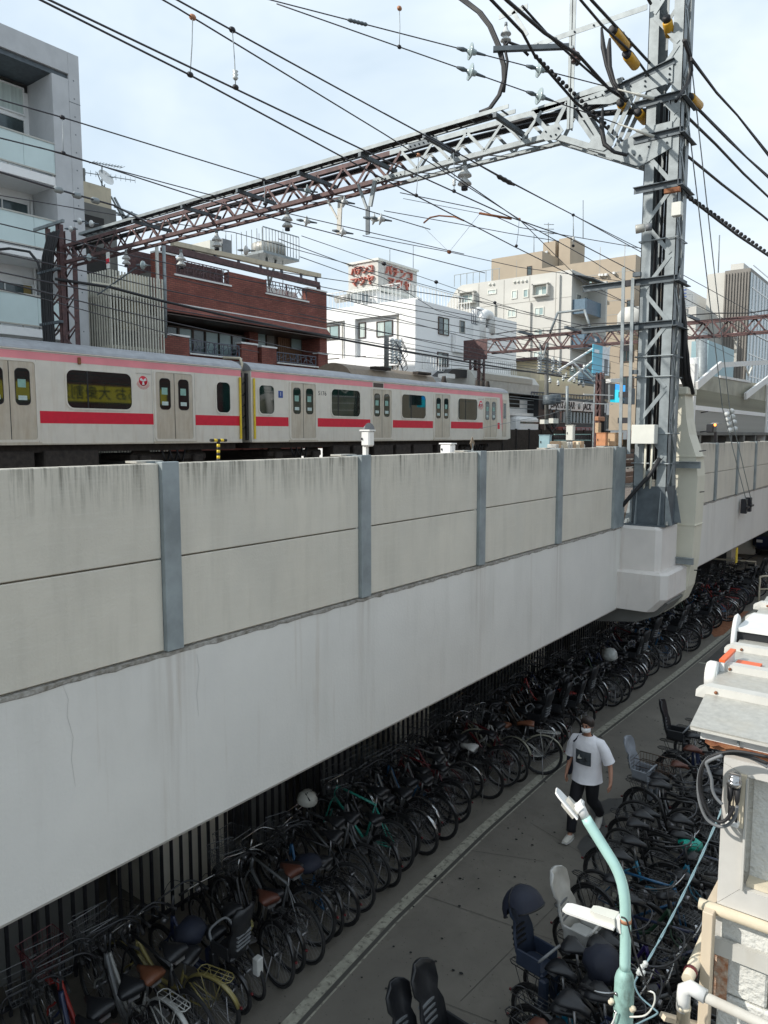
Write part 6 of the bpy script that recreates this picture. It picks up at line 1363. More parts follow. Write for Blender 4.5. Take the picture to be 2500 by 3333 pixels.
# ---- station shed at the right
sh = thing('platform_shed', 'corrugated metal platform shed with white posts and canopy ribs at the right edge', 'building', (-8, 36, 5.5)); HX = -8.0; HF = ('X', HX)
ys0 = fx(2254,1410,HX).y; ys1 = fx(2488,1400,HX).y; zb8 = fx(2254,1405,HX).z; zt8 = fx(2300,1230,HX).z; zmid8 = fx(2300,1330,HX).z
part('lower_wall', MB().box(HX-.05, HX, ys0, ys1, zb8, zmid8-.1), M['corr'], sh); part('mid_rail', MB().box(HX-.06, HX+.05, ys0, ys1, zmid8-.1, zmid8+.08), M['aptwall'], sh)
ztr = fx(2480,1245,HX).z; mb = MB(); mb.prism([(ys0,zmid8+.08),(ys1,zmid8+.08),(ys1,zt8+.35),(ys0+1.2,zt8+.1),(ys0,zt8-.5)], HX-.05, HX, 'x'); part('upper_wall', mb, M['corr_old'], sh)
c0 = part('rib', MB().box(HX, HX+.035, 0, .05, zb8, zmid8-.101), M['corr'], sh); y = ys0+.1; c0.location = (0,y,0)
while y < ys1-.1: y += .12; share(c0, 'rib', (0,y,0))
c1 = part('rib', MB().box(HX, HX+.03, 0, .05, zmid8+.08, zt8-.5), M['corr_old'], sh); y = ys0+.1; c1.location = (0,y,0)
while y < ys1-.1: y += .12; share(c1, 'rib', (0,y,0))
for y_, w_ in ((ys0-.15,.3), (ys1,.2)): part('post', MB().box(HX-.3, HX+.1, y_-w_, y_+.05, 4.2, zt8+.4), M['white'], sh)
A = fx(2240,1160,HX); part('round_post', MB().tube([fx(2254,1410,HX-.3), fx(2254,1165,HX-.3)], .22, 10), M['white'], sh)
part('footing', MB().box(HX-.5, HX+.12, ys0-.3, ys1+12, zb8-.14, zb8), M['dimcon'], sh); part('base_dark', MB().box(HX-2, HX-.3, ys0, ys1+20, 4.2, zb8-.14), M['darkroom'], sh)
for k in range(7): y = ys0+.6+k*2.6; part('stub', MB().box(HX-.1, HX+.1, y, y+.3, 4.2, zb8-.14), M['dimcon'], sh)
for (a, b2, c_) in (((2268,1255),(2346,1188),(2520,1178)), ((2426,1290),(2510,1225),(2600,1190))):
    part('canopy_rib', MB().beam(fx(*a,HX+.2), fx(*b2,HX+.2), .10, .30), M['white'], sh); part('canopy_rib', MB().beam(fx(*b2,HX+.2), fx(*c_,HX+.2), .10, .22), M['white'], sh)
part('canopy_strut', MB().beam(fx(2424,1188,HX+.2), fx(2437,1222,HX+.2), .06, .06), M['boxgrey'], sh); part('canopy_strut', MB().beam(fx(2450,1188,HX+.2), fx(2437,1220,HX+.2), .06, .06), M['boxgrey'], sh)
part('roof_edge', MB().beam(fx(2341,1226,HX), fx(2440,1243,HX), .1, .1), M['white'], sh)
w2 = thing('white_shelter', 'white shelter roof between the duct and the shed', 'shelter', tuple(fy(2225,1300,31))); part('roof', pbox(MB(), ('Y',31), 2185, 1215, 2243, 1250, -1, 0), M['white'], w2); part('body', pbox(MB(), ('Y',31.2), 2190, 1252, 2240, 1400, -1, 0), M['dirty_white'], w2)
t = thing('danger_board', 'small red and white board hanging under the second portal at right', 'sign', tuple(fy(2395,1090,42))); part('plate', pbox(MB(), ('Y',42), 2388, 1081, 2402, 1102, 0, .1), M['white'], t); part('stripe', pbox(MB(), ('Y',42), 2388, 1085, 2402, 1095, .1, .12), M['red'], t); part('cantilever', MB().beam(fy(2402,1088,42), fy(2500,1078,42), .1, .12), M['mint_dirty'], t); part('post', MB().beam(fy(2396,1102,42), fy(2393,1180,42), .12, .12), M['zinc'], t)
# ---- shops on the camera's side of the street, seen only as reflections in the train windows
op = thing('corner_shop', 'building on the near side with a broad yellow sign, seen reflected in the train windows', 'building', (14, 32, 0))
part('wall', MB().box(11, 20, 20, 44, 0, 12.5), M['f_maroon'], op); part('sign_band', MB().box(10.9, 11, 22, 38, 8.15, 9.35), mat('signyellow', (.92,.78,.04), .6), op)
part('wall', MB().box(11, 20, 46, 62, 0, 13), M['f_green'], op); part('wall', MB().box(12, 20, 64, 90, 0, 15), M['tan'], op)
text_mesh('lettering', 'あお 大衆割烹', 1.1, M['black'], op, (10.88, 32, 8.75), (0,-1,0), (0,0,1), .01)
# ================================================================ THE METAL SHED ON THE RIGHT
ZR = 3.95; SY = 4.8; SF = ('Y', SY)
ms_ = thing('metal_roofed_shed', 'white shed with battened metal roof panels and a rusty beam at the lower right', 'shed', (-.9, SY, 0))
def xl(y): return -1.19-.075*(y-4.72)
ribs = [5.27, 5.87, 6.47, 7.08, 7.69, 8.30, 8.9]; edges = [4.66]+ribs
for i in range(len(edges)-1):
    a, b_ = edges[i]+.045, edges[i+1]-.045; za = ZR-(.05 if i == 0 else 0)
    mb = MB(); vs = [(xl(a), a, za), (2.5, a, za), (2.5, b_, ZR), (xl(b_)+.0, b_, ZR)]; mb.add(vs+[(x, y, z-.02) for x, y, z in vs], [(0,1,2,3),(7,6,5,4),(0,4,5,1),(1,5,6,2),(2,6,7,3),(3,7,4,0)])
    part('roof_panel', mb, M['zinc'], ms_)
for r_ in ribs[:-1]:
    mb = MB(); x0 = xl(r_)-.06; w_ = .055
    mb.loft([[(x, r_-w_, ZR-.03), (x, r_-w_*.8, ZR+h_), (x, r_+w_*.8, ZR+h_), (x, r_+w_, ZR-.03)] for x, h_ in ((x0, .015), (x0+.06, .05), (2.5, .05))], smooth=False); bt = part('roof_batten', mb, M['dirty_white'], ms_)
    for x in (x0+.13, x0+.8, x0+1.5): part('screw', MB().lathe([(.012,0),(.012,.008)], (x, r_-w_*.9, ZR+.02), (0,-1,0), 6), M['rust'], bt)
def zrow(px, py): return fy(px, py, SY).z
z1, z2, z3, z4, z5 = zrow(2283,2345), zrow(2283,2362), zrow(2300,2402), zrow(2310,2424), 0
part('fascia', MB().box(fy(2263,2350,SY).x, 2.5, SY-.10, SY-.06, z2+.01, ZR-.075), M['dirty_white'], ms_)
part('gutter_board', MB().box(fy(2285,2370,SY).x, 2.5, SY-.03, SY+.0, z3, z2), M['white'], ms_); part('gutter_lip', MB().box(fy(2280,2370,SY).x, 2.5, SY-.055, SY-.032, z2-.02, z2+.02), M['dirty_white'], ms_)
mb = MB(); rr_ = random.Random(8); x = fy(2300,2400,SY).x; top = []; bot = []
while x < 2.5: top.append((x, z3+.004)); bot.append((x, z3-.012-rr_.uniform(0,.022))); x += .04
mb.prism(top+bot[::-1], SY-.036, SY-.032, 'y'); part('peeling_paint', mb, M['rust'], ms_)
part('rusty_beam', MB().box(fy(2312,2410,SY).x, 2.5, SY+.0, SY+.06, z4-.02, z3-.002), M['rust'], ms_)
part('clip', MB().box(fy(2405,2420,SY).x, fy(2412,2420,SY).x, SY-.06, SY-.03, z3+.02, z3+.09), M['galv'], ms_)
xc0 = fy(2357,2600,SY).x; xc1 = fy(2434,2600,SY).x; zft = zrow(2357,2470); zfb = zrow(2350,2925); zft2 = zrow(2434,2518); zfb2 = zrow(2425,2878)
part('wall', MB().box(xc0+.01, 2.5, SY+.10, 9, 0, z4-.02), M['stucco'], ms_)
part('side_wall', MB().box(xc0+.03, 1.2, SY+.2, 9.2, 0, ZR-.2), M['dimcon'], ms_) if False else None
def frame_bar(poly, name='window_frame', d0=-.06, d1=.0, m='dirty_white'): part(name, MB().prism(poly, SY+d0, SY+d1, 'y'), M[m], ms_)
frame_bar([(xc0,zfb),(xc1,zfb2),(xc1,zft2),(xc0,zft)], m='zinc_light' if 'zinc_light' in M else mat('zinc_light', (.60,.585,.55), .5, .1, var=.05) and 'zinc_light')
frame_bar([(xc0,zft+.003),(xc1,zft2+.003),(2.5,zft2+.003),(2.5,z4-.03),(xc0,z4-.03)], m='zinc_light')
frame_bar([(xc0,zfb-.003),(xc1,zfb2-.003),(2.5,zfb2-.003),(2.5,zfb),(xc0+.0,zfb-.004)], m='zinc_light')
part('frame_lip', MB().box(xc1, xc1+.012, SY-.09, SY-.06, zfb2, zft2), M['dirty_white'], ms_)
part('window_pane', MB().box(xc1+.02, 2.5, SY+.07, SY+.098, zfb2, zft2), M['stucco'], ms_)
part('inner_sill', MB().box(xc1+.02, 2.5, SY-.02, SY+.07, zfb2, zfb2+.03), M['dirty_cream'], ms_)
zs = zfb-.01
part('sill', MB().tube([(xc0-.10, SY-.07, zs-.03), (2.5, SY-.07, zs-.03)], .035, 8), M['dirty_cream'], ms_)
part('smooth_plate', MB().box(xc0-.02, xc0+.22, SY+.03, SY+.099, zs-.42, zs-.06), M['zinc_light'], ms_)
# the lower wall of rough white blocks
y_ = zs-.07; rows = 0
while y_ > .2:
    h_ = .28; off = .0 if rows % 2 else .22; x = xc0+.0-(.0 if rows % 2 else .0)
    xs_ = [xc0+.005, xc0+.30+off, xc0+.75+off, xc0+1.2+off, xc0+1.65+off]
    for a, b_ in zip(xs_, xs_[1:]): part('wall_block', MB().box(a+.006, b_-.006, SY+.02, SY+.10, y_-h_+.006, y_-.006, .012), M['stucco'], ms_)
    y_ -= h_; rows += 1
zb_ = zrow(2320,3092)
part('flat_bar', MB().box(xc0-.03, 2.5, SY-.03, SY+.0, zb_-.0, zb_+.11), M['dirty_white'], ms_)
part('rust_stain', MB().box(xc0-.01, xc0+.07, SY+.0, SY+.012, zb_-.36, zb_-.005), M['rust_o'] if 'rust_o' in M else mat('rust_o', (.38,.12,.03), .9, var=.5, scale=20, bump=.8, bscale=40, col2=(.60,.52,.42)), ms_)
px0 = fy(2290,3000,SY-.12).x; px1 = fy(2325,3000,SY-.12).x; zt_ = fy(2300,2958,SY-.12).z
part('corner_post', MB().box(px0, px1, SY-.16, SY-.08, 0, zt_, .004), M['wood_pale'] if 'wood_pale' in M else mat('wood_pale', (.63,.53,.40), .6, var=.1, scale=4, stretch=(1,1,.2)), ms_)
part('side_rail', MB().beam((px0+.02, SY-.08, zt_-.02), (xc0-.02, SY+1.6, zt_+.05), .05, .04), M['wood_pale'], ms_); part('side_brace', MB().beam((px0+.02, SY-.1, 1.95), (px0-.16, SY-.35, 2.1), .05, .03), M['wood_pale'], ms_) 
pp = thing('drain_pipe', 'white plastic drain pipe with an elbow at the corner of the shed', 'pipe', tuple(fy(2222,3220,SY-.35)))
e = fy(2228,3222,SY-.38)
part('elbow', MB().tube([e+Vector((-.004,-.0,-.13)), e+Vector((-.004,0,-.05)), e+Vector((.0,.0,.0)), e+Vector((.03,.01,.025)), e+Vector((.12,.0,.015))], [.040,.040,.043,.043,.042], 14), M['white'], pp)
part('horizontal_pipe', MB().tube([e+Vector((.10,0,.012)), e+Vector((1.9,.0,-.06))], .030, 12), M['dirty_white'], pp)
part('long_pipe', MB().tube([e+Vector((.0,.06,.03)), e+Vector((.0,.95,.10)), e+Vector((.02,2.2,.12))], .036, 12), M['dirty_cream'], pp)
part('clamp', MB().tube([e+Vector((.0,.12+.0,.035)), e+Vector((.0,.145,.036))], .041, 14), M['f_maroon'], pp)
part('lower_pipe', MB().lathe([(.038,-.34),(.038,-.12),(.042,-.12),(.042,-.10)], e, (0,0,1), 14), M['dirty_cream'], pp)
# cable coil, connector
yc = SY-.14
cn = thing('cable_connector', 'silver capped connector with two black plugs and a white clamp on the window frame', 'connector', tuple(fy(2390,2540,yc)))
c = fy(2391,2530,yc); part('cap', MB().lathe([(.036,-.05),(.042,-.05),(.042,-.02),(.038,-.02),(.038,.015),(.034,.022)], c, (0,0,1), 18), M['chrome'], cn)
part('back_plate', MB().box(c.x-.03, c.x+.055, SY-.09, SY-.06, c.z-.33, c.z-.0), M['dirty_cream'], cn)
for dx in (-.02, .02): part('plug', MB().tube([c+Vector((dx,0,-.05)), c+Vector((dx,0,-.14)), c+Vector((dx,0,-.16)), c+Vector((dx,0,-.3))], [.019,.015,.008,.008], 8), M['cable'], cn)
part('wire', MB().tube([c+Vector((.0,0,-.05)), c+Vector((0,0,-.28))], .004, 5), M['cable'], cn)
part('clamp', MB().box(c.x-.036, c.x+.036, yc-.02, yc+.03, c.z-.305, c.z-.275, .006), M['white'], cn); part('clamp', MB().box(c.x-.032, c.x-.018, yc-.02, yc+.03, c.z-.275, c.z-.235, .004), M['white'], cn)
def c4(px, py, y=yc): return fy(2050+px/3.687, 2350+py/3.687, y)
def smooth(P, n=5):
    P = [Vector(p) for p in P]; out_ = []
    for i in range(len(P)-1):
        a, b_, c_, d = P[max(i-1,0)], P[i], P[i+1], P[min(i+2,len(P)-1)]
        for k in range(n): t = k/n; out_.append(.5*((2*b_)+(-a+c_)*t+(2*a-5*b_+4*c_-d)*t*t+(-a+3*b_-3*c_+d)*t**3))
    return out_+[P[-1]]
loops = [[(1660,545),(1450,430),(1200,372),(1050,385),(920,450),(840,600),(820,800),(850,1000),(930,1170),(1060,1250),(1170,1240),(1260,1140),(1290,1010)],
         [(1660,500),(1400,400),(1150,378),(980,410),(880,520),(850,700),(870,880),(930,1060),(1030,1180),(1130,1190),(1200,1110),(1215,1010)],
         [(1660,420),(1300,355),(1100,375),(960,430),(860,560),(835,760),(880,960),(960,1120),(1080,1200),(1170,1160),(1235,1060),(1240,1010)],
         [(1110,400),(930,480),(940,560),(980,680),(990,800),(1030,900),(1110,990)]]
for k, lp_ in enumerate(loops): tag(part('coiled_cable', MB().tube(smooth([c4(x, y, yc-.05-.02*k) for x, y in lp_]), .010, 8), M['greyplastic' if k in (0,3) else 'cable']), ('outermost','middle','inner','short')[k]+' loop of the cable coil hanging on the shed corner', 'cable')
lc = thing('service_wire', 'pale blue twisted service wire stretched from the shed to the lamp post', 'wire', tuple(c4(1110,1050)))
A = c4(1110,1040,SY); B = fy(2095,3150,4.35)
for k in range(2): part('strand', MB().tube([A.lerp(B, i/30)+Vector((.004*math.cos(i*.8+k*math.pi), 0, .004*math.sin(i*.8+k*math.pi)-.10*4*(i/30)*(1-i/30)*.5)) for i in range(31)], .0042, 5), M['bluecable'], lc)

# roof clutter: lamp boxes and lantern signs sticking out over the street
def small(name, label, cat, parts_): 
    t = thing(name, label, cat, tuple(parts_[0][2])); 
    for nm, mb, _, m in parts_: part(nm, mb, M[m], t)
    return t
c = fz(2322,2215,ZR+.02); t = thing('round_sign', 'round white sign drum with orange trim plate sticking out beyond the shed roof', 'sign', tuple(c))
A = fz(2313,2200,3.9); part('drum', MB().lathe([(.11,-.05),(.115,-.03),(.115,.01),(.10,.03)], A, (-1,-.08,0), 22), M['white'], t); part('ring', MB().lathe([(.118,-.062),(.118,-.05)], A, (-1,-.08,0), 22), M['galv'], t)
B = A+Vector((.09,.02,.0)); part('board', MB().box(B.x-.03, B.x+.0, B.y-.02, B.y+.33, 3.72, 4.02), M['white'], t); part('orange_trim', MB().box(B.x-.035, B.x+.005, B.y-.025, B.y+.335, 4.02, 4.04), M['orange'], t)
part('orange_box', MB().box(B.x+.03, B.x+.20, B.y+.10, B.y+.30, 3.80, 3.97), M['orange'], t)
c = fz(2395,2085,3.9); t = thing('oval_sign', 'white oval sign edge standing on end beside a dark box under the farther roof panels', 'sign', tuple(c))
part('oval', MB().lathe([(.22,-.02),(.24,0),(.22,.02)], c, (-1,-.1,0), 24), M['white'], t); part('side_box', MB().box(c.x+.03, c.x+.4, c.y-.12, c.y+.5, 3.6, 4.02), M['blackplastic'], t); part('white_lid', MB().box(c.x+.03, c.x+.42, c.y-.14, c.y+.52, 4.02, 4.05), M['white'], t)

# ================================================================ THE MINT LAMP POST
lpst = thing('street_lamp', 'mint green bent lamp post with two white flat lamps over the bicycles', 'street lamp', (-1.4, 4.3, 0))
pt = [fy(*p, 4.3) for p in ((2034,3160),(2036,3060),(2036,2982),(2034,2930),(2028,2890),(2018,2854),(2005,2824),(1990,2797),(1950,2733),(1906,2662))]
part('pole', MB().tube(smooth(pt, 3), .033, 18), M['mint'], lpst)
part('arm_end', MB().tube([pt[-1]-(pt[-2]-pt[-1])*-.0, fy(1883,2613,4.3)], .029, 16), M['white'], lpst)
b0_ = pt[0]; part('base_sleeve', MB().lathe([(.058,-.34),(.060,-.33),(.060,-.06),(.052,-.025),(.034,.012)], b0_, (0,0,1), 22), M['mint_dirty'], lpst)
part('collar', MB().lathe([(.058,-.39),(.058,-.34)], b0_, (0,0,1), 20), M['galv'], lpst); part('rusty_post', MB().lathe([(.05,-b0_.z),(.05,-.39)], b0_, (0,0,1), 16), M['rust'], lpst)
for dz in (-.13, -.25): part('bolt', MB().lathe([(.011,0),(.011,.012)], b0_+Vector((-.03,-.053,dz)), (-.3,-1,0), 6), M['chrome'], lpst)
h_ = fy(1860,2605,4.3); hx = fy(1826,2568,4.3)
lh = thing('lamp_head', 'white flat LED lamp tilted at the tip of the mint pole', 'lamp', tuple(h_))
d = (fy(1826,2575,4.3)-fy(1893,2650,4.3)).normalized(); sd = Vector((.35,-.93,0)).normalized(); u_ = d.cross(sd).normalized()
def slab(c, L, Wd, H, d, s, u, taper=.8, bev=0):
    vs = []
    for a, k in ((-L/2,1),(L/2-.03,1),(L/2,.7)):
        vs.append([c+d*a+s*(Wd/2*k*i*(1 if a < 0 else taper))+u*(H/2*j) for i, j in ((-1,-1),(1,-1),(1,1),(-1,1))])
    return MB().loft(vs, smooth=False)
cc_ = fy(1845,2612,4.3); part('plate', slab(cc_, .19, .125, .012, d, sd, u_), M['white'], lh)
part('heat_sink', slab(cc_-d*.035+u_*(-.022), .10, .05, .03, d, sd, u_), M['zinc'], lh); part('heat_sink', slab(cc_-d*.035+u_*(.022), .10, .05, .03, d, sd, u_), M['zinc'], lh)
part('flange', slab(fy(1883,2618,4.3), .012, .07, .06, d, sd, u_, 1), M['white'], lh)
l2 = thing('lamp_head', 'second white lamp clamped halfway up the mint pole with a box on its back', 'lamp', tuple(fy(1900,2990,4.3)))
A = fy(1846,2955,4.3); B = fy(2018,3010,4.3); d = (A-B).normalized(); sd = Vector((.3,-.95,0)).normalized(); sd = (sd-d*sd.dot(d)).normalized(); u_ = sd.cross(d).normalized()
if u_.z < 0: u_ = -u_
part('plate', slab(A.lerp(B,.45), (A-B).length, .13, .014, d, sd, u_), M['white'], l2); part('driver_box', slab(A.lerp(B,.72)+u_*.03, .16, .085, .05, d, sd, u_, .9), M['boxgrey'], l2); part('bracket', slab(B+u_*.01, .03, .07, .09, d, sd, u_, 1), M['white'], l2)
part('band', MB().lathe([(.036,-.012),(.036,.012)], fy(2036,2995,4.3), (0,0,1), 18), M['copper'], l2)
ib = thing('egg_insulator', 'cluster of white porcelain knobs holding the service wire by the mint post', 'insulator', tuple(fy(2088,3150,4.35)))
for dx, dy in ((0,0),(12,-12),(-8,14),(4,16)): part('knob', MB().lathe([(.008,-.02),(.017,-.01),(.012,0),(.017,.01),(.008,.02)], fy(2088+dx,3150+dy,4.33), (.3,0,1), 10), M['insul'], ib)
for px, py in ((1990,3260),(2060,3285)): part('knob', MB().lathe([(.01,-.02),(.018,-.01),(.012,0),(.018,.01),(.01,.02)], fy(px,py,4.25), (.6,0,1), 10), M['dirty_cream'], ib)
for k, (pts, m, l) in enumerate(([(2022,2985),(2035,2990),(2050,3040),(2065,3100),(2090,3170),(2110,3230),(2125,3270),(2100,3310),(2060,3315)],'cable','black'),) if False else enumerate([([(2022,2985),(2040,2996),(2055,3050),(2070,3110),(2095,3180),(2115,3230)],'cable','black cable leaving the lower lamp'), ([(2075,3180),(2066,3205),(2085,3245),(2130,3285),(2138,3300),(2090,3325),(2050,3345)],'bluecable','thin blue cable looping round the lamp post foot'), ([(2110,3225),(2130,3235),(2128,3270),(2100,3305),(2050,3310)],'boxgrey','grey cable looping round the lamp post foot'), ([(2006,3295),(1998,3320),(1985,3345)],'white','white wires dropping from the lamp collar')]):
    tag(part('loose_cable', MB().tube(smooth([fy(*p, 4.22) for p in pts]), .0055, 6), M[m]), l, 'cable')

# ================================================================ BICYCLES
def wheel(root, x, r_, name='wheel', m='rubber', spokes=28):
    tr = [(x+(r_-.02)*math.cos(2*math.pi*k/28), 0, r_+(r_-.02)*math.sin(2*math.pi*k/28)) for k in range(28)]
    w_ = part(name, MB().tube(tr, .021, 6, closed=True), M[m], root)
    tr = [(x+(r_-.045)*math.cos(2*math.pi*k/28), 0, r_+(r_-.045)*math.sin(2*math.pi*k/28)) for k in range(28)]
    part('rim', MB().tube(tr, .009, 5, closed=True), M['alu_dark'], w_)
    mb = MB()
    for k in range(spokes):
        a = 2*math.pi*k/spokes; a2 = a+(.35 if k % 2 else -.35); s_ = .025 if (k//2) % 2 else -.025
        mb.tube([(x+.02*math.cos(a2), s_, r_+.02*math.sin(a2)), (x+(r_-.05)*math.cos(a), 0, r_+(r_-.05)*math.sin(a))], .0016, 3, cap=False)
    part('spokes', mb, M['alu'], w_); part('hub', MB().lathe([(.02,-.045),(.02,.045)], (x,0,r_), (0,1,0), 8), M['alu'], w_); return w_
def fender(root, x, r_, a0, a1, m):
    mb = MB(); n = 12; rings = []
    for k in range(n+1):
        a = R(a0+(a1-a0)*k/n); rr = r_+.012; cx, cz = x+rr*math.cos(a), r_+rr*math.sin(a); nx, nz = math.cos(a), math.sin(a)
        rings.append([(cx-nx*.012, -.028, cz-nz*.012), (cx, -.016, cz), (cx+nx*.003, 0, cz+nz*.003), (cx, .016, cz), (cx-nx*.012, .028, cz-nz*.012), (cx-nx*.004, 0, cz-nz*.004)])
    mb.loft(rings); f = part('mudguard', mb, M[m], root)
    a = R(a0+(a1-a0)*.12 if abs(a0) < 90 else a0+(a1-a0)*.85); 
    for s_ in (-1,1): mb = MB().tube([(x, .05*s_, r_), (x+(r_+.01)*math.cos(a), .025*s_, r_+(r_+.01)*math.sin(a))], .003, 4); part('stay', mb, M['chrome'], f)
def saddle(root, x, z, m):
    rings = []
    for t, wd, h_ in ((0,.115,.0),(.06,.125,.014),(.12,.09,.012),(.19,.04,.006),(.26,.022,-.008)):
        rings.append([(x-.12+t*1.05, wd*math.cos(2*math.pi*k/10)*.95, z+h_+.028*math.sin(2*math.pi*k/10)*(1 if math.sin(2*math.pi*k/10) > 0 else 1.6)) for k in range(10)])
    s_ = part('saddle', MB().loft(rings), M[m], root); part('springs', MB().box(x-.12,x-.04,-.05,.05,z-.07,z-.03), M['alu'], s_)
def basket(root, x, z, m, L_=.30, Wd=.34, H=.22):
    mb = MB()
    def P(u, v, h): return (x+u*(L_/2)*(.82+.18*h), v*(Wd/2)*(.78+.22*h), z+h*H)
    for h in (0, .33, .66, 1): mb.tube([P(-1,-1,h),P(1,-1,h),P(1,1,h),P(-1,1,h)], .0045 if h == 1 else .0022, 4, closed=True, smooth=False)
    for k in range(8):
        t = -1+2*k/7; mb.tube([P(t,-1,1),P(t,-1,0),P(t,1,0),P(t,1,1)], .0022, 3, smooth=False); mb.tube([P(-1,t,1),P(-1,t,0),P(1,t,0),P(1,t,1)], .0022, 3, smooth=False)
    part('basket', mb, M[m], root)
def rack(root, x, z, r_, m):
    mb = MB(); L0, L1 = x-.26, x+.12
    mb.tube([(L1,-.03,z),(L1-.04,-.06,z),(L0+.04,-.06,z),(L0,-.03,z),(L0,.03,z),(L0+.04,.06,z),(L1-.04,.06,z),(L1,.03,z)], .006, 5, closed=True)
    for y in (-.02,.02): mb.tube([(L1,y,z),(L0,y,z)], .004, 4)
    for t in (.25,.5,.75): mb.tube([(L0+(L1-L0)*t,-.06,z),(L0+(L1-L0)*t,.06,z)], .004, 4)
    for s_ in (-1,1): mb.tube([(x-.18,.06*s_,z),(x,.055*s_,r_)], .005, 4); mb.tube([(x+.06,.06*s_,z),(x,.055*s_,r_)], .005, 4)
    part('rear_rack', mb, M[m], root)
def drivetrain(root, x, r_):
    mb = MB(); bb = (x+.43, 0, .27); mb.lathe([(.085,0),(.085,.006)], (bb[0],-.05,bb[2]), (0,-1,0), 18)
    mb.tube([(bb[0],-.075,bb[2]),(bb[0]+.12,-.085,bb[2]-.10)], .010, 5); mb.tube([(bb[0],.06,bb[2]),(bb[0]-.12,.07,bb[2]+.10)], .010, 5); mb.box(bb[0]+.07,bb[0]+.17,-.18,-.09,bb[2]-.115,bb[2]-.09); mb.box(bb[0]-.17,bb[0]-.07,.08,.17,bb[2]+.09,bb[2]+.115)
    mb.box(x, bb[0], -.058, -.05, .335, .345); mb.box(x, bb[0], -.058, -.05, .195, .205); part('crankset', mb, M['alu'], root)
def make_bike(kind):
    root = bpy.data.objects.new('bicycle', None); root.empty_display_size = .1; link(root)
    r_ = .33 if kind in ('city','road','step') else .26
    wb_ = 1.08 if r_ > .3 else 1.12; hx = wb_-.17 if kind != 'road' else wb_-.13
    fm_ = M['f_black']
    bbz = (.43, 0, .27); seat = (.27, 0, .78 if kind != 'road' else .92); 
    if kind == 'road':
        ht, hb = (hx-.04,0,.86), (hx,0,.70); fr = MB(); T = .016
        fr.tube([bbz,(.28,0,.80)], T, 6); fr.tube([(.29,0,.78),ht], T, 6); fr.tube([bbz,hb], .019, 6); fr.tube([hb,ht], .02, 6)
        for s_ in (-1,1): fr.tube([bbz,(0,.05*s_,r_)], .009, 5); fr.tube([(.29,0,.76),(0,.05*s_,r_)], .008, 5)
    else:
        ht, hb = (hx-.05,0,.78 if r_ > .3 else .74), (hx-.01,0,.60 if r_ > .3 else .54); fr = MB()
        fr.tube([bbz,(.30,0,.62)], .017, 6); fr.tube(smooth([ht,(hx-.14,0,.60),(.62,0,.40),(.40,0,.36)], 4), .021, 7)
        if kind == 'city': fr.tube(smooth([hb,(hx-.14,0,.48),(.64,0,.30),bbz], 4), .019, 7)
        if kind == 'child': fr.tube([hb,(.66,0,.33),bbz], .034, 8); fr.box(.24,.36,-.05,.05,.30,.62,.02)
        fr.tube([hb,ht], .022, 7)
        for s_ in (-1,1): fr.tube([bbz,(0,.055*s_,r_)], .010, 5); fr.tube([(.31,0,.56),(0,.055*s_,r_)], .009, 5)
    part('frame', fr, fm_, root)
    fk = MB()
    for s_ in (-1,1): fk.tube(smooth([hb,(hb[0]+.03,.045*s_,hb[2]-.08),(wb_-.04,.05*s_,r_+.10),(wb_,.05*s_,r_)], 3), .011, 6)
    part('fork', fk, fm_, root)
    wheel(root, 0, r_); wheel(root, wb_, r_, spokes=24)
    if kind != 'road': fender(root, 0, r_, -10, 165, 'f_black'); fender(root, wb_, r_, 20, 175, 'f_black')
    sp = part('seat_post', MB().tube([(.30,0,.58),seat], .013, 6), M['alu'], root)
    saddle(root, seat[0]-.01, seat[2]+.05, 'blackplastic')
    hb_ = MB()
    if kind == 'road': hz = .95; hb_.tube([ht,(hx-.03,0,hz)], .014, 6); hb_.tube(smooth([(hx-.03,-.29,hz+.01),(hx+.0,-.12,hz),(hx+.0,.12,hz),(hx-.03,.29,hz+.01)], 4), .011, 6)
    else:
        hz = 1.03; hb_.tube([ht,(hx-.09,0,hz-.03)], .013, 6); hb_.tube(smooth([(hx-.34,-.27,hz-.02),(hx-.2,-.275,hz),(hx-.08,-.2,hz+.02),(hx-.04,0,hz),(hx-.08,.2,hz+.02),(hx-.2,.275,hz),(hx-.34,.27,hz-.02)], 4), .010, 6)
    h = part('handlebar', hb_, M['alu_dark'], root)
    for s_ in (-1,1):
        if kind == 'road': part('grip', MB().tube([(hx-.03,.29*s_,hz+.01),(hx-.015,.18*s_,hz+.005)], .016, 6), M['rubber'], h)
        else: part('grip', MB().tube([(hx-.35,.27*s_,hz-.02),(hx-.22,.275*s_,hz)], .016, 6), M['rubber'], h)
        part('brake_lever', MB().tube([(hx-.06,.19*s_,hz+.0),(hx-.16,.24*s_,hz-.03)], .006, 4), M['alu_dark'], h)
    part('brake_cable', MB().tube(smooth([(hx-.06,-.18,hz),(hx+.06,-.1,hz+.03),(hx+.06,.02,hz-.1),(hx-.02,.02,.8)], 3), .004, 4), M['cable'], h)
    drivetrain(root, 0, r_)
    part('kickstand', MB().tube([(0,.06,r_),(-.02,.16,.01)] if kind != 'child' else [(0,.10,r_),(-.02,.12,.01),(-.02,-.12,.01),(0,-.10,r_)], .008, 5), M['alu'], root)
    if kind in ('city','step','child'):
        rack(root, -.02, .72 if r_ > .3 else .66, r_, 'f_black')
        part('tail_lamp', MB().box(-(r_+.03), -(r_+.005), -.011, .011, r_+.08, r_+.105, .004), M['f_maroon'], root)
    if kind in ('city','step'): basket(root, wb_+.03, .80, 'f_grey')
    part('head_lamp', MB().lathe([(.03,0),(.035,.05),(.03,.055)], (hx+.08,.0,.62 if kind != 'road' else .8), (1,0,0), 10), M['alu'], root)
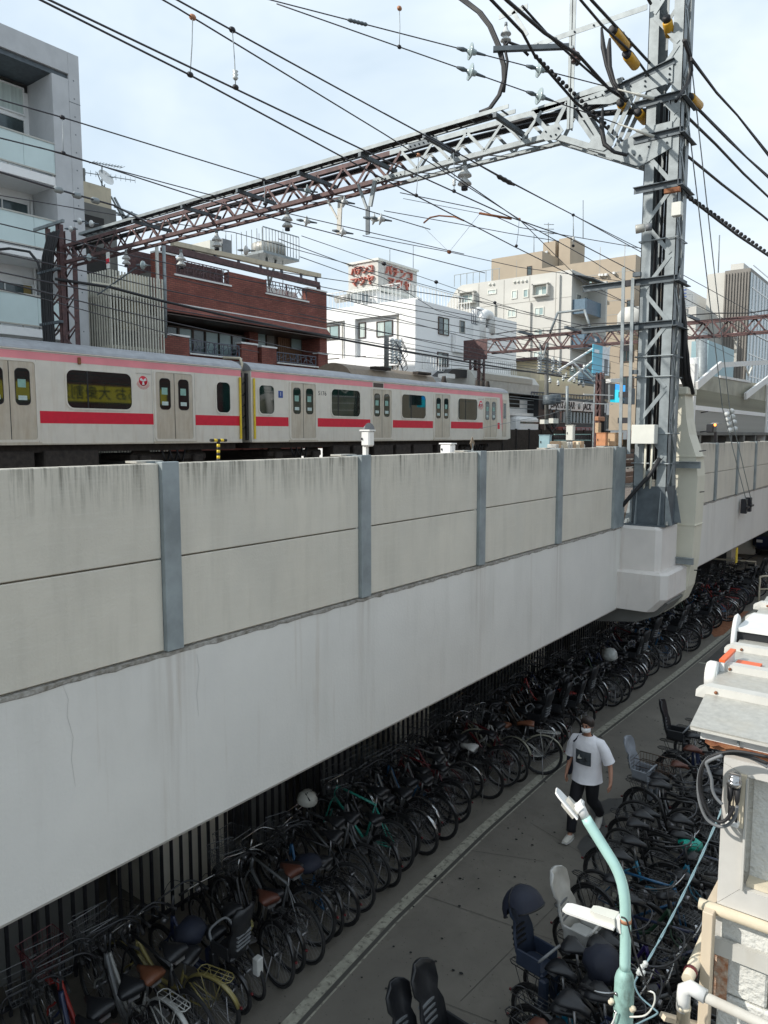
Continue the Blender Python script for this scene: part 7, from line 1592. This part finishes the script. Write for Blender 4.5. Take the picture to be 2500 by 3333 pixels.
    if kind == 'child': child_seat(root, -.06, .70, 'blackplastic')
    return root
def child_seat(root, x, z, m, canopy=False, slim=False):
    mb = MB(); H = .62
    def row(t, wd, dx, hz, th=.02): return [(x+dx, -wd, z+hz), (x+dx-.05, -wd*.5, z+hz), (x+dx-.06, 0, z+hz), (x+dx-.05, wd*.5, z+hz), (x+dx, wd, z+hz), (x+dx+th, wd*.92, z+hz), (x+dx-.03, wd*.45, z+hz), (x+dx-.035, 0, z+hz), (x+dx-.03, -wd*.45, z+hz), (x+dx+th, -wd*.92, z+hz)]
    mb.loft([row(0,.12,-.05,.04), row(1,.15,-.09,.16), row(2,.15,-.12,.30), row(3,.11,-.15,.40), row(4,.15,-.17,.46), row(5,.15,-.20,.58), row(6,.09,-.21,.64)])
    s_ = part('child_seat', mb, M[m], root)
    mb = MB(); mb.box(x-.10, x+.20, -.13, .13, z+.02, z+.07, .02); mb.box(x-.08, x+.18, -.15, -.13, z+.05, z+.20, .008); mb.box(x-.08, x+.18, .13, .15, z+.05, z+.20, .008)
    mb.box(x+.16, x+.24, -.14, -.06, z-.26, z+.03, .015); mb.box(x+.16, x+.24, .06, .14, z-.26, z+.03, .015); part('seat_pan', mb, M[m], s_)
    part('grab_bar', MB().tube(smooth([(x+.16,-.14,z+.18),(x+.22,-.1,z+.26),(x+.22,.1,z+.26),(x+.16,.14,z+.18)], 4), .014, 6), M['greyplastic'], s_)
    for k in range(4): part('slot', MB().box(x-.155-.01*k, x-.118-.01*k, -.09, .09, z+.16+.05*k, z+.18+.05*k), M['black' if m != 'blackplastic' else 'greyplastic'], s_)
    if canopy:
        mb = MB(); rings = []
        for k in range(9):
            a = R(-35+190*k/8); rr = .20; rings.append([(x-.12-rr*math.cos(a)*(.35+.65*math.sin(math.pi*j/8)), .175*math.cos(math.pi*j/8), z+.50+rr*1.05*math.sin(a)*(.35+.65*math.sin(math.pi*j/8))) for j in range(9)])
        vs = [v for r2 in rings for v in r2]; n0 = 9; fs = [(i*n0+j, i*n0+j+1, (i+1)*n0+j+1, (i+1)*n0+j) for i in range(8) for j in range(8)]
        mb.add(vs, fs, True); part('canopy', mb, M['navycloth'], s_)
        for k in (0, 4, 8): part('canopy_rib', MB().tube(rings[k], .008, 5), M['black'], s_)
    return s_
protos = {k: make_bike(k) for k in ('city','road','step','child')}
used = set(); BIKES = []
def bike(kind, x, y, rz, col, label, fend=None, sad=None, bsk=None, tilt=0, group='bicycles parked in rows'):
    if kind not in used: o = protos[kind]; used.add(kind)
    else: o = tree(protos[kind])
    o.location = (x, y, .0); o.rotation_euler = (tilt, 0, rz); o['label'] = label; o['category'] = 'bicycle'; o['group'] = group
    o.name = 'bicycle'; W[o.name] = Matrix.Translation((x,y,0)) @ Matrix.Rotation(rz,4,'Z') @ Matrix.Rotation(tilt,4,'X')
    for c in o.children:
        b_ = c.name.split('.')[0]
        if b_ in ('frame','fork'): setmat(c, M['f_'+col])
        if b_ == 'mudguard' and fend: setmat(c, M[fend])
        if b_ == 'rear_rack' and fend and col in ('white','yellow','red'): setmat(c, M['f_'+col])
        if b_ == 'saddle' and sad: setmat(c, M[sad])
        if b_ == 'basket' and bsk: setmat(c, M[bsk])
    o.scale = (1,1,1); s_ = rb.uniform(.90,1.04); o.scale = (s_, s_, s_)
    if rb.random() < .16:
        for c in o.children:
            if c.name.startswith('handlebar'): setmat(c, M['chrome'])
            if c.name.startswith('wheel'):
                for g in c.children:
                    if g.name.startswith('rim'): setmat(g, M['alu'])
    BIKES.append(o); return o
rb = random.Random(21)
CN = dict(black='black', navy='navy', silver='silver', white='white', cream='cream', yellow='yellow', mint='mint green', red='red', maroon='maroon', green='dark green', blue='blue', purple='purple', brown='brown', grey='grey', teal='teal')
KN = dict(city='city bicycle with front basket', road='sports bicycle', step='black-guarded shopping bicycle', child='child-seat bicycle')
def ordn(n): return '%d%s' % (n, 'th' if 10 <= n % 100 <= 20 else {1:'st',2:'nd',3:'rd'}.get(n % 10, 'th'))
def lx(y):   # where the rear wheels stand along the line
    for (x0, y0), (x1, y1) in zip(ln, ln[1:]):
        if y0 <= y <= y1: return x0+(x1-x0)*(y-y0)/(y1-y0)
    return -4.75
# special bicycles of the left row; y of the rear hub
special = {}
def spec(px, py, z, **k): p = fz(px, py, z); special[round(p.y, 2)] = k
def left(i, y, kind, col, back=.42, extra='', **k):
    rz = math.pi+rb.uniform(-.26,.24); x = lx(y)-back
    return bike(kind, x, y, rz, col, '%s %s, %s from the near end of the left-hand row%s' % (CN[col], KN[kind], ordn(i), extra), tilt=rb.uniform(-.14,.12), group='bicycles along the viaduct fence', **k)
lst = []
y = 2.75
while y < 30.5:
    lst.append(y); y += rb.uniform(.20,.30) if y < 16 else rb.uniform(.25,.34)
near = {0:('city','black',{}), 1:('city','navy',{}), 2:('city','red',dict(fend='f_red', sad='blackplastic', bsk='f_maroon')), 3:('city','silver',dict(bsk='f_grey')), 4:('city','white',dict(fend='f_white', sad='brownleather', bsk='alu')), 5:('road','black',{}), 6:('city','yellow',dict(fend='f_yellow', bsk='f_black')), 7:('child','navy',{}), 8:('road','black',{}), 9:('city','black',dict(sad='leather')),
        10:('step','black',{}), 11:('road','silver',dict(sad='leather')), 12:('step','black',{}), 13:('step','blue',{}), 14:('city','black',{}), 15:('road','black',{}), 17:('road','grey',{}), 18:('city','silver',{}), 19:('road','mint',dict(sad='blackplastic')), 20:('city','black',{}), 23:('city','black',{}), 26:('road','maroon',{}), 29:('city','white',dict(sad='whiteplastic')), 33:('step','cream',dict(fend='f_cream', sad='brownleather'))}
pool = ['black']*9+['navy']*3+['silver']*3+['green','brown','grey','maroon','white','blue','cream','red']
for i, y in enumerate(lst):
    if i in near: kd, cl, kw = near[i]; back = rb.uniform(.30,.50)
    else:
        kd = rb.choice(('city','city','city','step','road','child' if y > 10 else 'city')); cl = rb.choice(pool); kw = {}; back = rb.uniform(.22,.75)
        if rb.random() < .3: kw = dict(fend='chrome')
        elif rb.random() < .2: kw = dict(fend='f_'+cl)
    left(i+1, y, kd, cl, back, **kw)
# a cream bicycle stands proud of the row beside the walking man
o = bike('step', -5.15, 11.15, math.pi+.42, 'white', 'cream white folding-style bicycle standing out from the row beside the walking man', fend='f_cream', sad='brownleather', tilt=.05, group='bicycles along the viaduct fence')
# right-hand row, rear wheels to the street
right = [(4.5,-3.08,'child','black',dict()), (4.78,-2.92,'child','grey',dict()), (5.05,-2.55,'road','cream',dict(sad='leather')), (5.35,-2.5,'city','black',dict()), (5.65,-2.55,'city','navy',dict()), (6.0,-2.80,'child','teal',dict()), (6.35,-2.75,'road','black',dict()), (7.15,-2.85,'city','purple',dict()),
         (6.75,-2.58,'child','black',dict()), (7.65,-2.9,'step','green',dict()), (8.05,-2.95,'road','blue',dict()), (8.45,-3.0,'step','teal',dict()), (8.85,-3.05,'road','black',dict()), (9.2,-3.05,'road','black',dict()), (9.55,-3.1,'step','black',dict()), (9.95,-3.15,'road','black',dict()), (10.35,-3.2,'step','grey',dict()), (10.75,-3.3,'child','black',dict()), (11.2,-3.2,'city','black',dict(sad='leather',bsk='f_brown')), (11.7,-3.15,'city','silver',dict(sad='leather')), (12.3,-3.3,'child','navy',dict()), (12.9,-3.2,'city','black',{}), (13.4,-3.2,'step','black',{})]
extra_ = [(y_+.17, -2.45+rb.uniform(-.2,.15), rb.choice(('city','road','step','road')), rb.choice(('black','black','navy','grey','black')), dict()) for y_, *_r in right[3:20] if True]
marks = {right[5][0]: 'canopy', right[6][0] if False else 6.75: 'white', 10.75: 'grey'}
right = sorted(right+extra_, key=lambda t: t[0])
for i, (y, x, kd, cl, kw) in enumerate(right):
    o = bike(kd, x, y, rb.uniform(-.22,.12), cl, '%s %s, %s from the near end of the right-hand row' % (CN[cl], KN[kd], ordn(i+1)), tilt=rb.uniform(-.12,.12), group='bicycles beside the shed', **kw)
    mk_ = marks.get(y)
    if mk_ == 'canopy':
        for c in list(o.children):
            if c.name.startswith('child_seat'):
                for g in list(c.children): bpy.data.objects.remove(g)
                bpy.data.objects.remove(c)
        s_ = child_seat(o, -.06, .70, 'navyseat' if 'navyseat' in M else mat('navyseat', (.02,.03,.055), .5) and 'navyseat', canopy=True)
        s_.matrix_parent_inverse = I4
        for g in s_.children: g.matrix_parent_inverse = I4
        o['label'] = 'teal electric bicycle whose rear child seat wears a dark folding canopy'
    if mk_ in ('white','grey'):
        for c in o.children:
            if c.name.startswith('child_seat'):
                setmat(c, M['whiteplastic' if mk_ == 'white' else 'seatgrey'] if mk_ == 'white' or 'seatgrey' in M else mat('seatgrey', (.24,.26,.29), .5))
                for g in c.children: setmat(g, c.material_slots[0].material) if not g.name.startswith('slot') else None
        o['label'] = ('black bicycle with a pale grey mesh child seat behind the lamp post', 'black bicycle with a light grey slatted child seat near the brown basket')[mk_ == 'grey']
# loose things among the bicycles
hm = thing('helmet', 'white and silver helmet hung in the left row of bicycles', 'helmet', tuple(fz(1000,2600,1.05))); c = fz(1000,2605,1.05)
part('shell', MB().lathe([(.02,.13),(.08,.115),(.12,.07),(.135,0),(.125,-.02)], c, (.2,0,1), 16), M['silverish'] if 'silverish' in M else mat('silverish', (.42,.42,.38), .35), hm)
for a in range(5): part('vent', MB().beam(c+Vector((.03,-.06+.03*a,.125)), c+Vector((.115,-.07+.035*a,.055)), .012, .01), M['black'], hm)
def bag(name, px, py, z, s, m, label, cat='bag', squash=.7):
    c = fz(px, py, z); t = MB(); rings = []; r2 = random.Random(int(px))
    for k in range(7):
        a = math.pi*k/6; rr = math.sin(a)*s+.012
        rings.append([(c.x+rr*math.cos(2*math.pi*j/12)*r2.uniform(.7,1.2), c.y+rr*math.sin(2*math.pi*j/12)*r2.uniform(.85,1.15), c.z-math.cos(a)*s*squash) for j in range(12)])
    t.loft(rings); return single(name, t, M[m], label, cat)
bag('plastic_cover', 2245,2745,.85,.13,'greenbag','teal green plastic bag tied over a saddle in the right row','plastic bag',.45)
bag('plastic_cover', 1985,2130,1.0,.16,'plasticbag','crumpled clear grey plastic cover over a basket in the far left row','plastic cover',.9)
bag('cloth_bag', 790,3010,.75,.10,'ochrebag' if 'ochrebag' in M else mat('ochrebag',(.15,.14,.05),.8,var=.9,scale=30) and 'ochrebag','black and yellow patterned cloth bag hanging on a bicycle near the bottom','bag',.9)
bag('basket_bag', 620,3030,.85,.15,'navycloth','large dark basket bag with a red edge in the left row','bag',.8)
bag('basket_cover', 1000,2810,.8,.15,'navycloth','dark blue basket cover beside the mint green bicycle','basket cover',.6)
bag('basket_cover', 1965,3140,1.0,.17,'navycloth','dark rain cover with a clear window over a child seat behind the lamp post','rain cover',.9)
t = thing('battery_pack', 'small white and grey battery pack on a folded bicycle near the line', 'battery', tuple(fz(835,3140,.5))); c = fz(835,3140,.5); part('casing', MB().box(c.x-.03,c.x+.05,c.y-.03,c.y+.05,c.z-.1,c.z+.08,.01), M['whiteplastic'], t); part('panel', MB().box(c.x-.035,c.x-.03,c.y-.02,c.y+.04,c.z-.08,c.z+.02), M['greyplastic'], t)
sb = thing('open_basket', 'wide brown wire basket on the bicycle near the shed corner', 'basket', tuple(fz(2130,2470,.95)))
# white guard rails at the far end of the bicycle park
gr_ = thing('guard_rail', 'cream tube guard rail at the far end of the bicycle row', 'guard rail', tuple(fz(2455,1960,0)))
A = fz(2470,1960,0); part('tube', MB().tube(smooth([A, A+Vector((0,0,.75)), A+Vector((.1,.1,.9)), A+Vector((1.2,1.0,.95)), A+Vector((2.2,1.8,.95))], 3), .035, 8), M['dirty_cream'], gr_); part('tube', MB().tube([A+Vector((0,0,.45)), A+Vector((1.8,1.5,.5))], .03, 8), M['dirty_cream'], gr_)
g2_ = thing('guard_rail', 'second cream guard rail left of the bent one, under the viaduct edge', 'guard rail', tuple(fz(2410,1900,0))); A = fz(2455,1915,0); part('tube', MB().tube([A, A+Vector((0,0,1.0)), A+Vector((-1.6,-.2,1.0)), A+Vector((-1.6,-.2,.0))], .04, 8), M['dirty_cream'], g2_)
t = thing('parked_van', 'dark vehicle nose in the shade at the far end under the viaduct', 'van', (-6.4, 40, 0)); part('body', MB().box(-7.2,-5.4,38,42,.35,1.7,.2), M['f_navy'], t); part('windscreen', MB().box(-7.0,-5.6,37.96,38.0,1.0,1.55), M['winglass'], t)
for x in (-7.0,-5.7): part('head_lamp', MB().box(x,x+.25,37.95,38.0,.7,.82), M['white'], t)
for x in (-7.15,-5.65): part('wheel', MB().lathe([(.33,0),(.33,.2)], (x,38.8,.33), (1,0,0), 16), M['rubber'], t)
t = thing('yellow_tag', 'small yellow height marker hanging from the viaduct edge', 'marker', tuple(fx(2402,1815,WX))); part('plate', MB().box(WX-.05,WX-.03,fx(2400,1815,WX).y,fx(2405,1815,WX).y,2.1,2.53), M['yellow'], t)

# ================================================================ THE WALKING MAN (faces -Y)
PX_, PY_ = -3.86, 9.86
pm_ = thing('person', 'man in a loose white printed T-shirt, black trousers and face mask walking down the street', 'person', (PX_, PY_, 0))
def skinned(name, verts, edges_, radii, m, root, sub=2):
    me = bpy.data.meshes.new(name); me.from_pydata(verts, edges_, []); o = bpy.data.objects.new(name, me); COL.objects.link(o)
    md = o.modifiers.new('Skin', 'SKIN'); md.use_smooth_shade = True; md.branch_smoothing = .4
    for i, r2 in enumerate(radii): sv = me.skin_vertices[0].data[i]; sv.radius = r2 if isinstance(r2, tuple) else (r2, r2); sv.use_root = (i == 0)
    ss = o.modifiers.new('Sub', 'SUBSURF'); ss.levels = ss.render_levels = sub
    dg = bpy.context.evaluated_depsgraph_get(); me2 = bpy.data.meshes.new_from_object(o.evaluated_get(dg)); bpy.data.objects.remove(o)
    me2.materials.clear(); me2.materials.append(M[m]); me2.polygons.foreach_set('use_smooth', [True]*len(me2.polygons))
    o = bpy.data.objects.new(name, me2); link(o, root); o.matrix_parent_inverse = I4; W[o.name] = W[root.name]; return o
V_ = []; E_ = []; RR = []
def jv(p, r2, par=None):
    V_.append(p); RR.append(r2)
    if par is not None: E_.append((par, len(V_)-1))
    return len(V_)-1
pel = jv((0,0,.90), (.125,.10)); sp1 = jv((0,-.01,1.06), (.12,.09), pel); sp2 = jv((0,-.02,1.25), (.135,.10), sp1); ch_ = jv((0,-.02,1.36), (.09,.08), sp2)
nk = jv((0,-.025,1.46), .052, ch_); nk2 = jv((0,-.04,1.51), .052, nk); hd0 = jv((0,-.065,1.555), (.062,.075), nk2); hd1 = jv((0,-.06,1.615), (.072,.088), hd0); hd2 = jv((0,-.05,1.67), (.066,.078), hd1); jv((0,-.045,1.70), (.04,.05), hd2)
def limb(pts, par):
    p = par; ids = []
    for q, r2 in pts: p = jv(q, r2, p); ids.append(p)
    return ids
RA = limb([((-.11,-.01,1.385),.045), ((-.18,0,1.355),.045), ((-.235,.03,1.22),.044), ((-.255,.05,1.10),.038), ((-.27,.0,.98),.034), ((-.28,-.055,.87),.025), ((-.282,-.075,.82),(.020,.035))], ch_)
LA = limb([((.11,-.01,1.385),.045), ((.18,0,1.355),.045), ((.26,.02,1.24),.044), ((.31,.03,1.13),.038), ((.35,-.02,1.01),.034), ((.375,-.08,.90),.025), ((.38,-.10,.85),(.020,.035))], ch_)
limb([((-.085,0,.86),.085), ((-.095,-.12,.68),.075), ((-.095,-.20,.50),.058), ((-.095,-.24,.32),.052), ((-.095,-.29,.12),.036), ((-.095,-.37,.045),.035), ((-.095,-.45,.04),.03)], pel)
limb([((.085,0,.86),.085), ((.09,-.02,.68),.075), ((.09,.0,.50),.058), ((.09,.16,.36),.050), ((.09,.31,.20),.036), ((.09,.30,.11),.036), ((.09,.24,.05),.03)], pel)
for ids, sx in ((RA,-1), (LA,1)):           # fingers, slightly curled
    hx_, hy_, hz_ = V_[ids[-1]]
    for k, (dy, L_) in enumerate(((-.028,.062),(-.010,.070),(.008,.066),(.026,.052))):
        a = jv((hx_, hy_+dy, hz_-.045), .0095, ids[-1]); b_ = jv((hx_-sx*.010, hy_+dy-.004, hz_-.045-L_*.5), .009, a); jv((hx_-sx*.026, hy_+dy-.006, hz_-.045-L_*.85), .008, b_)
    a = jv((hx_-sx*.004, hy_-.04, hz_-.01), .011, ids[-1]); b_ = jv((hx_-sx*.016, hy_-.055, hz_-.04), .010, a); jv((hx_-sx*.024, hy_-.05, hz_-.065), .008, b_)
body = skinned('body', V_, E_, RR, 'skin', pm_)
def lp_part(name, mb, m, par=None): 
    o = part(name, mb, M[m], par or pm_); o.matrix_parent_inverse = I4; W[o.name] = W[pm_.name]; return o
def ell(cx, cy, z, rx, ry, n=20, w=0, ph=0): return [(cx+rx*math.cos(2*math.pi*k/n)*(1+w*math.sin(5*2*math.pi*k/n+ph)), cy+ry*math.sin(2*math.pi*k/n)*(1+w*math.cos(4*2*math.pi*k/n+ph)), z) for k in range(n)]
tor = [(0,-.02,.80,.222,.185,.06,0),(0,-.015,.84,.216,.172,.055,.4),(.0,-.005,.95,.205,.148,.045,1),(0,-.01,1.08,.203,.145,.03,1.6),(0,-.015,1.2,.208,.145,.02,2),(0,-.015,1.3,.213,.14,.01,2),(0,-.012,1.37,.205,.125,0,0),(0,-.012,1.415,.165,.105,0,0),(0,-.015,1.445,.115,.09,0,0),(0,-.024,1.462,.080,.074,0,0)]
mb = MB(); rings = [ell(a, b_, c, d, e, 24, f, g) for a, b_, c, d, e, f, g in tor]; mb.loft(rings, cap=False)
inner = [ell(a, b_, c, d*.97, e*.97, 24, f, g) for a, b_, c, d, e, f, g in tor[:2]][::-1]; mb.loft([inner[0], inner[1], rings[0]], cap=False)
def sleeve(pts, rs):
    rg = []; 
    for i, (p, r2) in enumerate(zip(pts, rs)):
        p = Vector(p); d = (Vector(pts[min(i+1,len(pts)-1)])-Vector(pts[max(i-1,0)])).normalized(); x = d.cross(Vector((0,1,0))).normalized(); y = d.cross(x)
        rg.append([p+x*(r2*math.cos(2*math.pi*k/14)*(1+.05*math.sin(3*k+i)))+y*(r2*1.15*math.sin(2*math.pi*k/14)) for k in range(14)])
    return rg
mb.loft(sleeve([(-.10,-.01,1.375),(-.18,0,1.355),(-.225,.015,1.26),(-.25,.03,1.16),(-.262,.035,1.10)], [.07,.078,.078,.078,.082]), cap=False)
mb.loft(sleeve([(.10,-.01,1.375),(.18,0,1.355),(.24,.01,1.27),(.285,.02,1.17),(.31,.025,1.11)], [.07,.078,.078,.080,.084]), cap=False)
ts = lp_part('t_shirt', mb, 'shirt')
# the printed picture: a dark tilted square with a pale wave, lying on the chest
mb = MB(); n = 8; vs = []
def chest(u, z, off=.006):
    t = [r2 for r2 in tor]; 
    for i in range(len(t)-1):
        if t[i][2] <= z <= t[i+1][2]:
            f = (z-t[i][2])/(t[i+1][2]-t[i][2]); rx = t[i][3]+(t[i+1][3]-t[i][3])*f; ry = t[i][4]+(t[i+1][4]-t[i][4])*f; cy = t[i][1]+(t[i+1][1]-t[i][1])*f; break
    x = max(-rx*.98, min(rx*.98, u)); return (x, cy-ry*1.04*math.sqrt(max(0,1-(x/rx)**2))-off, z)
for i in range(n+1):
    for j in range(n+1): u = -.115+.225*i/n; z = 1.075+.20*j/n-.10*(u+.11)*.6; vs.append(chest(u, z, .007))
mb.add(vs, [(i*(n+1)+j, i*(n+1)+j+1, (i+1)*(n+1)+j+1, (i+1)*(n+1)+j) for i in range(n) for j in range(n)], True); lp_part('printed_picture', mb, 'print', ts)
mb = MB(); mb.add([chest(u, z, .010) for u, z in ((-.08,1.165),(-.055,1.215),(-.045,1.18),(-.01,1.165),(-.04,1.15),(-.085,1.14))], [tuple(range(6))]); lp_part('print_detail', mb, 'boxgrey', ts)
mb = MB(); mb.add([chest(u, z, .010) for u, z in ((-.10,1.14),(-.03,1.15),(.02,1.16),(.03,1.195),(.05,1.15),(.07,1.135),(.02,1.125),(-.06,1.10),(-.09,1.11))], [tuple(range(9))]); lp_part('print_detail', mb, 'black', ts)
mb = MB()
mb.loft([ell(0,0,.97,.15,.12), ell(0,0,.86,.165,.13), ell(0,-.01,.80,.15,.12)])
def leg(pts, rs): mb.loft(sleeve(pts, rs))
leg([(-.085,0,.88),(-.09,-.12,.68),(-.095,-.20,.50),(-.095,-.245,.32),(-.095,-.285,.15),(-.095,-.295,.11)], [.10,.092,.078,.072,.066,.066])
leg([(.085,0,.88),(.09,-.02,.68),(.09,.0,.50),(.09,.16,.36),(.09,.285,.22),(.09,.305,.185)], [.10,.092,.078,.072,.064,.064])
lp_part('trousers', mb, 'trousers')
def shoe(cx, cy, z, rot):
    mb = MB(); c, s_ = math.cos(rot), math.sin(rot); rg = []
    for t, w_, h_ in ((.075,.032,.05),(.06,.042,.075),(0,.046,.09),(-.08,.050,.065),(-.15,.048,.045),(-.19,.035,.035)):
        rg.append([(cx+w_*math.cos(2*math.pi*k/12), cy+t*c-0, z+h_/2+(h_/2)*math.sin(2*math.pi*k/12)+t*s_) for k in range(12)])
    mb.loft(rg); o = lp_part('shoe', mb, 'shoe'); m2 = MB()
    m2.loft([[(cx+w_, cy+t*c, z-.004+t*s_), (cx+w_, cy+t*c, z+.016+t*s_), (cx-w_, cy+t*c, z+.016+t*s_), (cx-w_, cy+t*c, z-.004+t*s_)] for t, w_ in ((.08,.034),(.0,.048),(-.1,.052),(-.195,.036))], smooth=False); lp_part('sole', m2, 'white', o)
shoe(-.095,-.33,.005,-.10); shoe(.09,.28,.075,.65)
# head details
hc = Vector((0,-.055,1.625))
hr = MB(); rg = []
for k in range(9):
    a = R(-30+120*k/8); rr = math.cos(a); n_ = 20; ring_ = []
    for j in range(n_):
        b_ = 2*math.pi*j/n_; front = max(0, -math.sin(b_)); lift = (.055+.02*math.sin(3*b_))*front if a < R(35) else 0
        rj = 1+.05*math.sin(7*b_+k)+.03*math.sin(11*b_-k)
        ring_.append((hc.x+.093*rr*math.cos(b_)*rj+.006, hc.y+.012+.100*rr*math.sin(b_)*rj, hc.z+.02+.098*math.sin(a)+lift*rr))
    rg.append(ring_)
hr.loft(rg); lp_part('hair', hr, 'hair')
mk = MB(); rg = []
for k in range(6):
    z = 1.535+.062*k/5; bul = .088+.014*math.sin(math.pi*k/5); rg.append([(.070*math.sin(R(-78+156*j/10))*(.88+.12*math.sin(math.pi*(k+1)/7)), -.062-bul*math.cos(R(-78+156*j/10)), z) for j in range(11)])
vs = [v for r2 in rg for v in r2]; mk.add(vs, [(i*11+j, i*11+j+1, (i+1)*11+j+1, (i+1)*11+j) for i in range(5) for j in range(10)], True); fm_ = lp_part('face_mask', mk, 'mask')
for sx in (-1,1):
    lp_part('ear_loop', MB().tube([(sx*.068,-.075,1.59),(sx*.078,-.05,1.605),(sx*.080,-.035,1.60)], .003, 4), 'mask', fm_)
    lp_part('ear', MB().lathe([(.004,-.01),(.020,-.004),(.018,.006),(.004,.008)], (sx*.079,-.045,1.605), (sx,-.2,0), 10), 'skin', body)
    lp_part('eye', MB().lathe([(.004,0),(.011,.003),(.006,.006)], (sx*.028,-.142,1.622), (0,-1,0), 10), 'black', body); lp_part('eyebrow', MB().tube([(sx*.014,-.146,1.640),(sx*.044,-.134,1.640)], .0035, 5), 'hair', body)
lp_part('nose', MB().loft([[(-.008,-.142,1.625),(.008,-.142,1.625),(0,-.150,1.625)],[(-.015,-.142,1.597),(.015,-.142,1.597),(0,-.168,1.598)]], smooth=True), 'skin', body)
bg_ = thing('tote_bag', 'dark shoulder bag hanging at the right side of the walking man', 'bag', (PX_-.27, PY_+.03, .95)); 
mb = MB(); mb.box(PX_-.315, PX_-.235, PY_-.02, PY_+.28, .78, 1.08, .03); part('bag_body', mb, M['navycloth'], bg_)
part('strap', MB().tube(smooth([(PX_-.265,PY_+.10,1.06),(PX_-.24,PY_+.0,1.28),(PX_-.155,PY_-.10,1.36),(PX_-.115,PY_-.04,1.43),(PX_-.15,PY_+.10,1.40),(PX_-.25,PY_+.16,1.25),(PX_-.27,PY_+.18,1.06)], 3), .012, 6), M['navycloth'], bg_)
for o in list(COL.objects):
    if o.name.startswith('open_basket'):
        c = fz(2130,2470,.95); mbk = MB()
        for h in (0,.5,1): mbk.tube([(c.x-.25*(.8+.2*h),c.y-.15,c.z-.22+.22*h),(c.x+.25,c.y-.15,c.z-.22+.22*h),(c.x+.25,c.y+.15,c.z-.22+.22*h),(c.x-.25*(.8+.2*h),c.y+.15,c.z-.22+.22*h)], .006, 4, closed=True)
        for k in range(12): t = -1+2*k/11; mbk.tube([(c.x+.25*t,c.y-.15,c.z),(c.x+.25*t,c.y-.15,c.z-.22),(c.x+.25*t,c.y+.15,c.z-.22),(c.x+.25*t,c.y+.15,c.z)], .003, 3)
        part('wires', mbk, M['f_brown'], o); break
